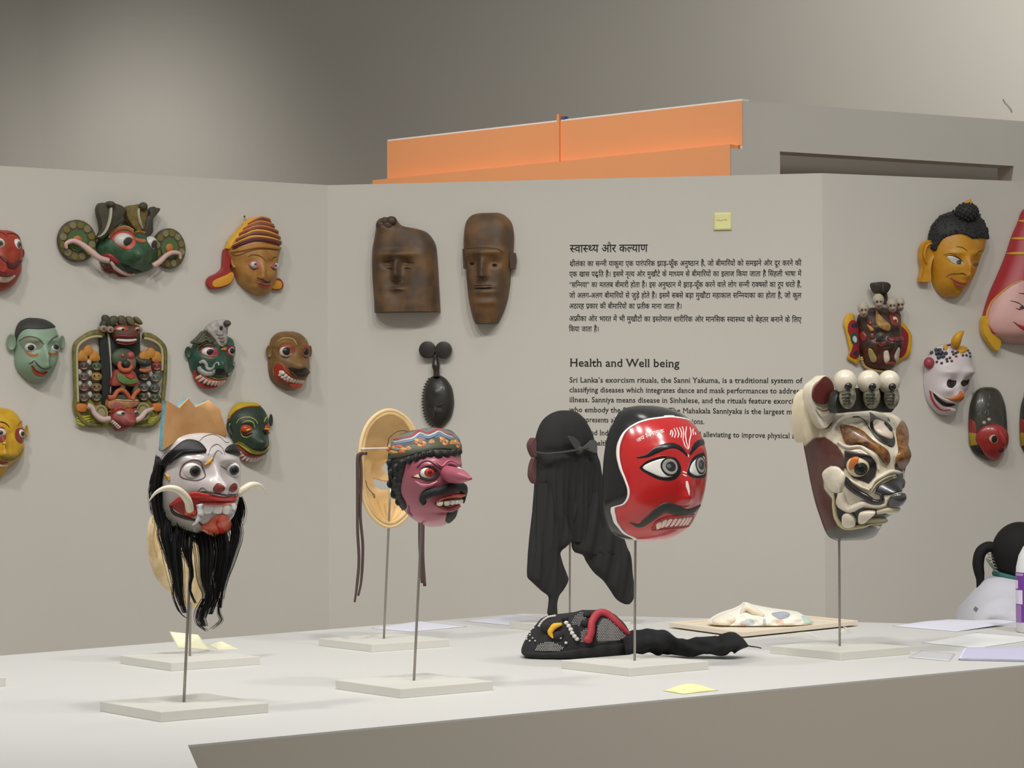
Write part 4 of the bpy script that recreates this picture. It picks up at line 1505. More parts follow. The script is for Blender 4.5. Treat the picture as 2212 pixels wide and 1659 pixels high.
# ---------------------------------------------------------------- brown and white mask with skulls
def mask_skullcrown():
    Z = zm(1700, 780, 3.95)
    rows = [(884, 1800, 1880), (888, 1772, 1908), (900, 1748, 1938), (925, 1738, 1952), (960, 1742, 1956), (1000, 1749, 1952), (1045, 1757, 1940), (1085, 1766, 1925), (1117, 1776, 1908), (1145, 1786, 1893), (1160, 1796, 1884), (1168, 1812, 1868)]
    def bump(u, v):
        b = gs(u, v, 0, -46, 34, 26, 46) + gs(u, v, 0, -80, 30, 16, 26)         # muzzle, lips
        b += gs(u, v, 0, 70, 30, 40, 12)                                          # forehead eye
        b += gs(np.abs(u), v, 52, 42, 30, 14, 14) - gs(np.abs(u), v, 58, 14, 20, 15, 10)
        b += gs(np.abs(u), v, 78, -28, 20, 22, 10)
        b -= gs(u, v, 0, -100, 26, 8, 16)
        return b
    M = Mask('skull_crowned_mask', 'brown and white carved demon mask crowned with three skulls', 1819, 1025, STF.y, TYAW, rows, 132, p=2.2, q=2.0, bump=bump)
    side = Z((150, 735), (240, 655), (330, 645), (430, 715), (480, 790), (500, 900), (470, 960), (380, 885), (310, 950), (320, 1080), (395, 1180), (425, 1390), (520, 1440), (400, 1600), (100, 1500))
    low = Z((330, 1440), (420, 1400), (560, 1425), (760, 1380), (760, 1600), (330, 1600))
    mouth = Z((400, 1110), (455, 1120), (475, 1250), (560, 1270), (640, 1235), (760, 1250), (860, 1300), (800, 1370), (520, 1410), (440, 1380))
    socket = Z((490, 760), (620, 770), (740, 820), (765, 890), (745, 980), (690, 1040), (560, 990), (490, 900))
    def paint(u, v, X, Y):
        c = np.tile(np.array((200, 190, 168), float), (len(u), 1))
        c[inside(side, X, Y)] = (84, 46, 38)
        c[inside(low, X, Y)] = (70, 70, 60)
        c[inside(mouth, X, Y)] = (26, 22, 20)
        c[inside(socket, X, Y)] = (34, 27, 24)
        return c
    M.face(None, 250, 230, paint=paint, rough=0.35, coat=0.25, vary=0.3, back=6)
    cream = mat((206, 196, 176), 0.35, 0.22, 55, coat=0.2)
    dark = mat((30, 28, 26), 0.3, 0.2, coat=0.3)
    brown = mat((132, 86, 34), 0.35, second=(84, 52, 30), scale=70, coat=0.3)
    # skulls
    M.slab('crown_back', Z((425, 320), (480, 250), (700, 235), (920, 250), (935, 330), (900, 440), (760, 425), (560, 440), (425, 440)), 72, 92, mat((44, 44, 38), 0.4, 0.2), n=40)
    for cxz, w in ((500, 88), (700, 92), (868, 80)):
        sk = M.L3(*Z((cxz, 186))[0], 104)
        o = M.ball('skull', sk, (w / 3.95 * 1.16, 25, 25.5), cream)
        jw = M.L3(*Z((cxz + 20, 308))[0], 108)
        M.ball('jaw', jw, (w / 3.95 * 0.86, 17, 27), mat((150, 144, 122), 0.4, second=(96, 94, 78), scale=90), o)
        for dx in (14,):
            e = M.L3(*Z((cxz + 26, 226))[0], 122)
            M.ball('socket', e, (9, 8, 8.4), dark, o, nu=14, nv=8)
        for q in range(4):
            y0 = 292 + q * 26
            pl = [M.L3(*Z((cxz - 30 + q * 6, y0 + 6))[0], 116), M.L3(*Z((cxz + 24, y0 - 2))[0], 125.5), M.L3(*Z((cxz + 56 - q * 8, y0 + 8))[0], 119)]
            M.tube('tooth_line', pl, [1.8, 2.4, 1.5], mat((52, 52, 44), 0.4), o, n=10, sides=6)
    # ear
    M.slab('ear', Z((420, 470), (345, 575), (290, 540), (245, 440), (222, 330), (228, 225), (290, 165), (345, 130), (410, 170), (440, 270), (440, 380)), 34, 58, cream, n=50, dome=-4)
    M.slab('ear_hollow', Z((238, 330), (240, 250), (290, 185), (338, 140), (390, 175), (414, 250), (400, 330), (320, 372)), 52, 60, mat((92, 40, 36), 0.4, 0.15), n=40)
    M.tube('ear_fold', [M.L3(*Z(p)[0], h) for p, h in (((262, 400), 60), ((320, 425), 64), ((390, 405), 62))], [1.5, 3, 1.5], mat((110, 96, 76), 0.4), n=16)
    M.slab('ear_back', Z((250, 240), (180, 290), (150, 400), (148, 560), (180, 690), (240, 650), (330, 640), (350, 560), (270, 480), (240, 360)), 4, 36, mat((200, 188, 160), 0.4, 0.15, 40), n=50, dome=3)
    M.ribbon('crease', Z((250, 430), (290, 520), (340, 572), (390, 530)), [2, 4, 4, 2], mat((90, 78, 58), 0.4), 1, 1)
    # brows
    M.blob('eyebrow', Z((452, 560), (520, 555), (620, 590), (740, 690), (850, 775), (862, 850), (830, 880), (740, 775), (620, 715), (500, 700)), brown, 2.5, 9, n=60)
    M.blob('eyebrow', Z((925, 600), (960, 530), (1005, 515), (1020, 620), (1022, 800), (1000, 905), (940, 915), (915, 830), (935, 720)), brown, 1.5, 6, n=50)
    M.ribbon('lid', Z((440, 690), (520, 735), (620, 735), (700, 785), (760, 850), (770, 920)), [6, 8, 8, 8, 8, 5], cream, 2, 5)
    # eyes
    x, y = Z((628, 888))[0]; ix, iy = Z((628, 918))[0]
    M.eye(x, y, 29, 25, 22, ix, iy, [(18, (196, 190, 160)), (16, (44, 44, 38)), (9, (28, 28, 26))], (206, 196, 160))
    M.blob('eye_streak', Z((530, 850), (560, 815), (610, 815), (570, 850), (545, 900), (528, 890)), mat((206, 112, 50), 0.4), 18, 2)
    M.blob('third_eye_rim', Z((705, 440), (760, 478), (850, 530), (900, 620), (912, 700), (880, 735), (800, 690), (735, 620), (705, 540)), dark, 1.0, 0.8, n=50)
    e = M.blob('third_eye', Z((728, 530), (760, 512), (830, 540), (880, 610), (888, 665), (860, 672), (790, 640), (740, 590)), mat((206, 190, 172), 0.3, 0.1), 3, 7, n=40)
    x, y = Z((838, 588))[0]
    u0, v0 = M.I(x, y)
    M.blob('pupil', [(u0 + 9 * math.cos(t), v0 + 9 * math.sin(t)) for t in np.linspace(0, 6.28, 13)[:-1]], dark, 11, 2.0, img=False, parent=e)
    for pl in (((600, 475), (660, 510), (700, 580), (760, 660), (830, 710), (890, 720)), ((860, 490), (875, 520)), ((560, 480), (620, 480))):
        M.ribbon('crease', Z(*pl), [1.5, 3, 1.5], mat((90, 78, 60), 0.4), 1, 1.2)
    # muzzle: nostril, curl and lips
    M.blob('nostril', Z((745, 1110), (770, 1060), (850, 1020), (930, 990), (985, 1010), (985, 1075), (930, 1110), (860, 1130), (790, 1130)), dark, 2, 1, n=50)
    M.ribbon('nose_rim', Z((705, 1080), (735, 1020), (800, 975), (870, 940), (945, 955)), [6, 9, 10, 9, 5], cream, 3, 7)
    M.ribbon('nose_rim', Z((715, 1105), (755, 1050), (820, 1005), (890, 975)), [3, 5, 5, 3], mat((176, 164, 140), 0.4), 6, 4)
    M.blob('nose_tip', Z((850, 1180), (870, 1140), (940, 1120), (985, 1130), (1030, 1190), (1000, 1215), (900, 1235), (845, 1225)), mat((60, 60, 58), 0.2, 0.2, coat=0.5), 3, 6, n=40)
    M.ribbon('curl', Z((505, 985), (530, 1050), (590, 1100), (660, 1140), (720, 1180), (790, 1180), (790, 1130), (740, 1110)), [5, 14, 15, 15, 16, 12, 8, 3], dark, 3, 6, n=60)
    M.ribbon('curl_rim', Z((510, 975), (560, 1020), (630, 1062), (700, 1090)), [3, 6, 6, 3], cream, 3, 5)
    M.ribbon('lip', Z((460, 1110), (470, 1200), (530, 1245), (640, 1205), (740, 1215), (820, 1205), (835, 1160)), [10, 18, 22, 18, 12, 10, 5], cream, 2, 8, n=60)
    M.blob('cheek', Z((306, 965), (335, 915), (390, 890), (450, 905), (505, 965), (505, 1015), (470, 1060), (452, 1110), (410, 1112), (345, 1065)), cream, 1.5, 8, n=50)
    M.ribbon('lip', Z((760, 1270), (850, 1250), (930, 1245), (990, 1250)), [8, 14, 15, 8], mat((190, 178, 150), 0.4, 0.1), 3, 6)
    M.blob('tooth', Z((478, 1300), (520, 1275), (570, 1310), (575, 1370), (520, 1395), (480, 1375)), cream, 8, 6)
    M.blob('tooth', Z((605, 1335), (615, 1275), (680, 1255), (750, 1265), (690, 1310), (640, 1340)), cream, 10, 6)
    M.ribbon('lower_lip', Z((400, 1140), (405, 1240), (430, 1340), (490, 1405), (600, 1395), (720, 1370), (840, 1345)), [3, 4, 5, 8, 8, 8, 5], mat((190, 180, 140), 0.4, 0.1), 3, 5, n=60)
    M.blob('tongue', Z((600, 1350), (680, 1330), (800, 1320), (830, 1345), (720, 1365), (620, 1375)), mat((120, 110, 70), 0.4, 0.2), 3, 2)


mask_skullcrown()
# ================================================================ masks on the left wall
GL = 'painted wooden masks hung on the left wall'
m_wht = mat((222, 218, 208), 0.35, 0.05)
m_pup = mat((32, 32, 32), 0.3, 0.1)
DARKP = (34, 34, 34)


def wmask(name, label, cx, cy, rows, D, plane, Zf=None, **kw):
    rr = [(cy_, a, b) for cy_, a, b in rows] if Zf is None else [(Zf((0, y))[0][1], Zf((a, 0))[0][0], Zf((b, 0))[0][0]) for y, a, b in rows]
    return Mask(name, label, cx, cy, plane, plane.yaw, rr, D, **kw)


# ---------------------------------------------------------------- cobra mask
def mask_naga():
    Z = zm(100, 420, 6.9125)
    rows = [(470, 1080, 1290), (490, 1000, 1380), (560, 900, 1490), (680, 790, 1620), (800, 760, 1660), (900, 775, 1660), (1000, 800, 1640), (1080, 840, 1590), (1140, 960, 1500), (1185, 1120, 1330)]
    def bump(u, v):
        return gs(u, v, 4, -32, 20, 18, 26) + gs(u, v, 0, -6, 10, 18, 8) + gs(np.abs(u), v, 32, -12, 16, 14, 6) - gs(u, v, 0, -64, 40, 8, 6)
    M = wmask('cobra_mask', 'green demon mask with three cobras on its brow and large round ears', 272, 525, rows, 42, PL, Z, bump=bump)
    grn = mat((58, 92, 66), 0.45, second=(44, 76, 46), scale=40)
    M.face(grn, 90, 90, back=2)
    for (cx, cy, rx, ry) in ((488, 728, 278, 312), (1842, 785, 246, 306)):
        C = lambda f: Z(*[(cx + rx * f * math.cos(t), cy + ry * f * math.sin(t)) for t in np.linspace(0, 6.283, 25)[:-1]])
        e = M.slab('ear', C(1.0), 0, 9, mat((78, 66, 52), 0.6, second=(96, 80, 78), scale=60), n=48)
        M.slab('ear_dish', C(0.93), 8, 10, mat((96, 92, 52), 0.6, second=(74, 84, 50), scale=50), e, n=48, dome=-2)
        for k in range(12):
            a = k * math.pi / 6 + 0.2
            q = Z(*[(cx + rx * 0.76 * math.cos(a) + rx * 0.18 * math.cos(t), cy + ry * 0.76 * math.sin(a) + ry * 0.17 * math.sin(t)) for t in np.linspace(0, 6.28, 9)[:-1]])
            M.slab('scallop', q, 8, 11, mat((116, 104, 44) if k % 2 else (128, 120, 84), 0.6, 0.2), e, n=12)
        M.slab('ear_centre', C(0.52), 8, 12, mat((78, 104, 58), 0.6, 0.2), e, n=24, dome=-1)
        M.slab('ear_button', C(0.24), 10, 14, mat((176, 112, 58), 0.5, 0.15), e, n=20, dome=2)
    hd = mat((70, 64, 48), 0.6, 0.2); hd2 = mat((124, 104, 48), 0.6, second=(96, 84, 44), scale=60); bel = mat((176, 172, 150), 0.5, 0.1)
    H1 = Z((800, 330), (795, 240), (835, 165), (915, 160), (975, 128), (1045, 160), (1130, 185), (1192, 240), (1165, 330), (1090, 430), (1030, 520), (940, 620), (860, 695), (790, 680), (845, 570), (830, 430))
    c1 = M.slab('cobra', H1, 14, 34, hd, n=60, dome=4)
    M.tube('cobra_belly', [M.L3(*Z(p)[0], h) for p, h in (((970, 235), 40), ((965, 330), 41), ((945, 450), 42), ((905, 560), 40), ((850, 635), 36), ((780, 668), 30))], [6, 6.5, 6.5, 6, 5, 2.5], bel, c1, flat=0.5)
    M.ball('cobra_head', M.L3(*Z((975, 190))[0], 42), (9, 9, 7), hd, c1)
    H2 = Z((1198, 250), (1240, 185), (1330, 165), (1400, 150), (1480, 170), (1520, 240), (1500, 340), (1478, 450), (1440, 545), (1350, 545), (1290, 480), (1220, 370))
    c2 = M.slab('cobra', H2, 12, 32, hd2, n=50, dome=3)
    M.tube('cobra_belly', [M.L3(*Z(p)[0], h) for p, h in (((1375, 230), 36), ((1375, 330), 38), ((1400, 440), 38), ((1435, 520), 36))], [5, 5, 5, 3], bel, c2, flat=0.5)
    M.ball('cobra_head', M.L3(*Z((1445, 190))[0], 38), (10, 9, 9), hd, c2)
    H3 = Z((1480, 350), (1530, 300), (1545, 220), (1605, 172), (1655, 190), (1702, 195), (1690, 235), (1640, 275), (1600, 300), (1592, 420), (1590, 560), (1520, 640), (1440, 600), (1450, 500))
    M.slab('cobra', H3, 10, 26, mat((64, 58, 46), 0.6, 0.2), n=50, dome=4)
    for pl, rgb, w in ((((1040, 520), (1100, 440), (1190, 405), (1290, 440)), (110, 112, 92), 5), (((1050, 540), (1110, 480), (1200, 450), (1300, 500)), (128, 130, 112), 5), (((940, 680), (975, 600), (1080, 530), (1200, 505), (1300, 560)), (176, 140, 84), 5), (((955, 690), (1000, 610), (1100, 550), (1210, 540), (1300, 600)), (158, 84, 50), 5)):
        M.ribbon('brow_ridge', Z(*pl), [w * .6, w, w, w * .6], mat(rgb, 0.5), 1, 4)
    M.ribbon('brow_ridge', Z((1320, 590), (1390, 570), (1460, 590)), [4, 6, 4], mat((170, 112, 48), 0.5), 2, 4)
    M.ribbon('nose_bridge', Z((1320, 690), (1390, 710), (1470, 710)), [9, 11, 9], mat((176, 106, 70), 0.5), 1, 3)
    M.blob('eye_rim', Z((980, 690), (1040, 600), (1160, 560), (1300, 620), (1330, 760), (1240, 850), (1100, 810)), mat((178, 74, 58), 0.45), 0.6, 1)
    x, y = Z((1172, 712))[0]; ix, iy = Z((1238, 736))[0]
    M.eye(x, y, 22, 17, 18, ix, iy, [(12, (60, 60, 58))], (206, 200, 190))
    x, y = Z((1565, 728))[0]; ix, iy = Z((1622, 752))[0]
    M.eye(x, y, 15, 15, 14, ix, iy, [(9.5, (60, 60, 58))], (206, 198, 190))
    M.blob('lip', Z((815, 935), (900, 905), (985, 920), (1085, 1020), (1080, 1065), (990, 1020), (900, 985)), mat((140, 44, 46), 0.4), 1, 4)
    M.ribbon('jaw', Z((835, 1065), (900, 1130), (1000, 1180), (1130, 1200), (1300, 1190)), [8, 13, 13, 11, 5], mat((116, 50, 46), 0.5), 0.5, 5)
    M.ribbon('teeth', Z((965, 1020), (1030, 1100), (1130, 1155), (1230, 1178), (1310, 1175)), [7, 8, 8, 7, 3], mat((206, 176, 168), 0.4), 3, 4)
    M.blob('nostril', Z((1100, 1030), (1200, 1090), (1330, 1130), (1420, 1150), (1300, 1160), (1180, 1130)), mat((26, 34, 24), 0.6), 1, 0.5)
    tk = mat((206, 170, 160), 0.4, 0.06)
    M.tube('tusk', [M.L3(*Z(p)[0], h) for p, h in (((935, 1020), 36), ((800, 985), 38), ((680, 890), 34), ((540, 785), 28), ((420, 742), 24), ((325, 785), 22), ((330, 855), 20))], [6, 6.5, 7, 6.5, 5.5, 5, 3.5], tk, n=36)
    M.tube('tusk', [M.L3(*Z(p)[0], h) for p, h in (((1590, 1070), 30), ((1690, 1000), 30), ((1790, 900), 26), ((1890, 852), 24), ((1985, 868), 22), ((2000, 945), 20))], [6.5, 6, 5.5, 5, 4.5, 3], tk, n=30)


mask_naga()

# ---------------------------------------------------------------- turbaned mask
def mask_turban():
    Z = zm(430, 450, 8.295)
    rows = [(178, 980, 1130), (225, 860, 1225), (320, 770, 1285), (420, 685, 1370), (520, 600, 1400), (640, 515, 1430), (750, 475, 1455), (850, 490, 1430), (950, 540, 1412), (1050, 565, 1400), (1150, 605, 1395), (1250, 655, 1385), (1350, 705, 1340), (1450, 810, 1290), (1530, 950, 1210), (1562, 1060, 1150)]
    def bump(u, v):
        return gs(u, v, 0, -26, 9, 22, 16) + gs(u, v, 0, -38, 11, 7, 7) + gs(u, v, 0, -56, 16, 7, 7) + gs(np.abs(u), v, 26, -32, 14, 12, 4) - gs(np.abs(u), v, 22, -4, 12, 8, 4) + gs(u, v, 0, -74, 14, 8, 5)
    M = wmask('turban_mask', 'yellow-skinned mask with a striped orange and maroon turban', 541, 567, rows, 52, PL, Z, bump=bump)
    M.face(mat((176, 130, 68), 0.5, second=(164, 112, 56), scale=30), 90, 110, back=2)
    yel = mat((216, 164, 50), 0.45, 0.1); org = mat((198, 126, 48), 0.5, 0.1); mar = mat((120, 54, 46), 0.5, 0.15); mar2 = mat((84, 50, 62), 0.5, 0.15)
    M.ribbon('turban_wrap', Z((1090, 195), (940, 225), (800, 345), (690, 480), (585, 620), (520, 750)), [6, 16, 20, 20, 18, 14], yel, 1.5, 4, n=60)
    rolls = [((890, 345), (1010, 275), (1130, 232), (1250, 262)), ((810, 440), (940, 365), (1110, 310), (1320, 360)), ((740, 530), (880, 455), (1090, 388), (1375, 455)), ((680, 625), (840, 545), (1080, 468), (1410, 545)), ((615, 735), (790, 645), (1050, 572), (1430, 625))]
    for k, r in enumerate(rolls):
        o = M.ribbon('turban_roll', Z(*r), [4, 10, 11, 8], mar if k % 2 == 0 else mat((132, 74, 52), 0.5), 2, 6, n=50)
        M.ribbon('roll_edge', Z(*[(x, y - 22) for x, y in r]), [2, 5, 5, 3], yel if k > 2 else org, 5.5, 3, n=50, parent=o)
        M.ribbon('roll_lower_stripe', Z(*[(x, y + 34) for x, y in r]), [1.5, 3.5, 3.5, 2.5], mar2, 3.2, 2, n=50, parent=o)  # dark maroon stripe of the turban's own pattern
    M.ribbon('turban_band', Z((590, 800), (790, 770), (1080, 708), (1440, 720)), [6, 9, 9, 7], mat((176, 116, 50), 0.5, 0.1), 1.5, 3, n=50)
    M.ribbon('turban_edge', Z((600, 850), (700, 870), (900, 800), (1100, 755), (1420, 760)), [1.5, 2, 2, 1], mat((110, 66, 36), 0.5), 0.8, 0.5)
    red = mat((156, 50, 46), 0.5, 0.12)
    for poly, inn, h in ((((470, 760), (560, 800), (585, 960), (560, 1080), (600, 1170), (640, 1240), (560, 1380), (400, 1455), (250, 1475), (180, 1420), (165, 1330), (220, 1250), (330, 1195), (430, 1100), (445, 960)), ((255, 1400), (270, 1330), (380, 1270), (500, 1215), (600, 1160), (632, 1235), (560, 1360), (400, 1430), (290, 1440)), 10), (((1330, 1290), (1400, 1240), (1470, 1255), (1518, 1340), (1495, 1425), (1400, 1460), (1300, 1430)), ((1320, 1320), (1400, 1280), (1470, 1300), (1490, 1370), (1450, 1430), (1310, 1425)), 6)):
        o = M.slab('lappet', Z(*poly), 0, h, red, n=50, dome=1)
        M.slab('lappet_lining', Z(*inn), h - 3, h + 2.5, mat((214, 150, 46), 0.5, 0.1), o, n=40, dome=1)
    M.ear(*Z((640, 965))[0], 8, 15, mat((176, 126, 60), 0.5), -1, 14)
    for (ex, ey, px_, py_) in ((1000, 1035, 1012, 1030), (1362, 1040, 1372, 1036)):
        x, y = Z((ex - 30, ey))[0]
        M.blob('eye_corner', Z((ex - 130, ey - 10), (ex - 60, ey - 70), (ex + 40, ey - 75), (ex + 95, ey), (ex + 60, ey + 70), (ex - 40, ey + 75)) if ex < 1200 else Z((ex - 90, ey), (ex - 40, ey - 50), (ex + 20, ey - 55), (ex + 36, ey + 40), (ex - 40, ey + 60)), mat((168, 98, 84), 0.5), 0.5, 1.5)
        x, y = Z((ex, ey))[0]; ix, iy = Z((px_, py_))[0]
        M.eye(x, y, 9, 7.5, 8, ix, iy, [(3.4, (104, 108, 104)), (1.6, (60, 64, 62))], (204, 198, 188))
        M.ribbon('lower_lid', Z((ex - 100, ey + 30), (ex - 30, ey + 78), (ex + 50, ey + 70)) if ex < 1200 else Z((ex - 80, ey + 30), (ex - 30, ey + 66), (ex + 20, ey + 50)), [1.5, 3, 1.5], mat((74, 36, 40), 0.5), 1, 1)
    thin = mat((96, 66, 28), 0.5)
    M.ribbon('eyebrow', Z((875, 895), (940, 868), (1020, 866), (1110, 895), (1190, 975)), [1, 2, 2, 2, 1], thin, 0.5, 0.5)
    M.ribbon('eyebrow', Z((1290, 940), (1340, 890), (1400, 880)), [1, 2, 1], thin, 0.5, 0.5)
    M.ribbon('moustache', Z((1040, 1262), (1090, 1290), (1160, 1320), (1230, 1335), (1280, 1315)), [2, 4, 4, 4, 2], mat((70, 36, 26), 0.6), 0.8, 1)
    M.ribbon('lip', Z((1040, 1340), (1110, 1350), (1180, 1375), (1260, 1365)), [2, 5, 5, 2], mat((172, 100, 84), 0.45), 0.8, 2)
    M.ribbon('lip', Z((1060, 1385), (1130, 1415), (1200, 1425), (1265, 1390)), [2, 5, 6, 3], mat((158, 66, 58), 0.45), 0.8, 2.5)
    n = M.tube('hanging_thread', [M.L3(*Z((815, 160))[0], 1), M.L3(*Z((785, 240))[0], 2), M.L3(*Z((750, 330))[0], 4)], [0.5] * 3, mat((220, 214, 200), 0.7), n=8, sides=5)
    M.tube('nail', [M.L3(*Z((818, 152))[0], -1), M.L3(*Z((818, 152))[0], 6)], [1.6, 2.0], mat((40, 38, 36), 0.5), n=4, sides=8)


mask_turban()

# ---------------------------------------------------------------- pale green smiling mask
def mask_pale():
    Z = zm(0, 670, 5.821)
    rows = [(104, 370, 480), (125, 300, 560), (160, 250, 630), (220, 215, 690), (300, 198, 722), (400, 194, 734), (500, 194, 734), (600, 190, 726), (680, 196, 705), (760, 225, 670), (830, 285, 622), (885, 350, 565), (915, 410, 500)]
    def bump(u, v):
        return gs(u, v, 2, -20, 8, 24, 16) + gs(u, v, 2, -36, 11, 8, 8) + gs(np.abs(u), v, 26, -28, 14, 12, 4) - gs(np.abs(u), v, 20, 6, 13, 9, 5) + gs(np.abs(u), v, 22, 22, 16, 5, 4) + gs(u, v, 0, -62, 14, 8, 6)
    M = wmask('pale_green_mask', 'pale green mask with short dark hair and a thin red smile', 79, 758, rows, 46, PL, Z, bump=bump)
    pg = (134, 158, 134)
    g = mat(pg, 0.5, 0.06, 40)
    M.face(g, 90, 100, back=2)
    for x, y, w, h, sd in ((150, 410, 60, 108, -1), (772, 398, 46, 86, 1)):
        M.ear(*Z((x, y))[0], w / 5.82, h / 5.82, mat((124, 142, 118), 0.5, 0.1), sd, 5)
    M.strip('hair', M.Is(Z((205, 470), (215, 400), (240, 330), (280, 275), (340, 246), (420, 246), (500, 248), (590, 240), (684, 216))), M.rim_over(Z((0, 470))[0][1], Z((0, 216))[0][1]), mat((52, 52, 50), 0.6, 0.15), 1.2, 1.5, img=False, n=70, k=16)
    lid = mat((122, 128, 106), 0.5, 0.1)
    M.blob('eyelid', Z((255, 400), (330, 350), (430, 352), (520, 410), (545, 450), (480, 500), (340, 520), (280, 470)), lid, 0.4, 0.8)
    M.ribbon('eyebrow', Z((245, 392), (320, 352), (400, 345), (490, 378), (552, 438)), [1.5, 3, 3, 3, 1.5], mat((84, 84, 54), 0.5), 0.8, 1)
    M.ribbon('eyebrow', Z((598, 440), (640, 380), (690, 340), (724, 318)), [1.5, 3, 3, 1.5], mat((84, 84, 54), 0.5), 0.8, 1)
    for (ex, ey, px_, py_, r) in ((400, 480, 393, 480, 14), (682, 478, 708, 462, 12)):
        x, y = Z((ex, ey))[0]; ix, iy = Z((px_, py_))[0]
        M.eye(x, y, r, r * .82, r * .8, ix, iy, [(7.2, (52, 54, 54)), (4.5, (30, 32, 32))], (196, 196, 190))
    for pl in (((320, 520), (370, 562), (430, 578), (480, 555)), ((600, 545), (650, 562), (720, 535))):
        M.ribbon('lower_lid', Z(*pl), [1.5, 4, 4, 1.5], mat((170, 84, 50), 0.5), 0.8, 1)
        M.ribbon('lower_lid_line', Z(*[(x, y + 16) for x, y in pl]), [1, 2, 2, 1], mat((196, 150, 70), 0.5), 0.8, 0.6)
    dk = mat((58, 74, 52), 0.5)
    M.ribbon('nose_crease', Z((430, 640), (470, 690), (530, 735), (590, 745), (640, 715)), [1, 3, 4, 4, 2], dk, 0.5, 0.6)
    M.ribbon('moustache', Z((365, 680), (400, 668), (430, 640)), [1, 3, 1], dk, 0.5, 0.6)
    M.ribbon('smile', Z((398, 700), (430, 762), (480, 805), (535, 815), (585, 788)), [2, 6, 8, 7, 3], mat((190, 66, 44), 0.4), 0.8, 2)
    M.ribbon('lip_line', Z((405, 700), (450, 762), (520, 785), (590, 778)), [1, 2, 2, 1], mat((90, 40, 30), 0.5), 2.4, 0.4)


mask_pale()

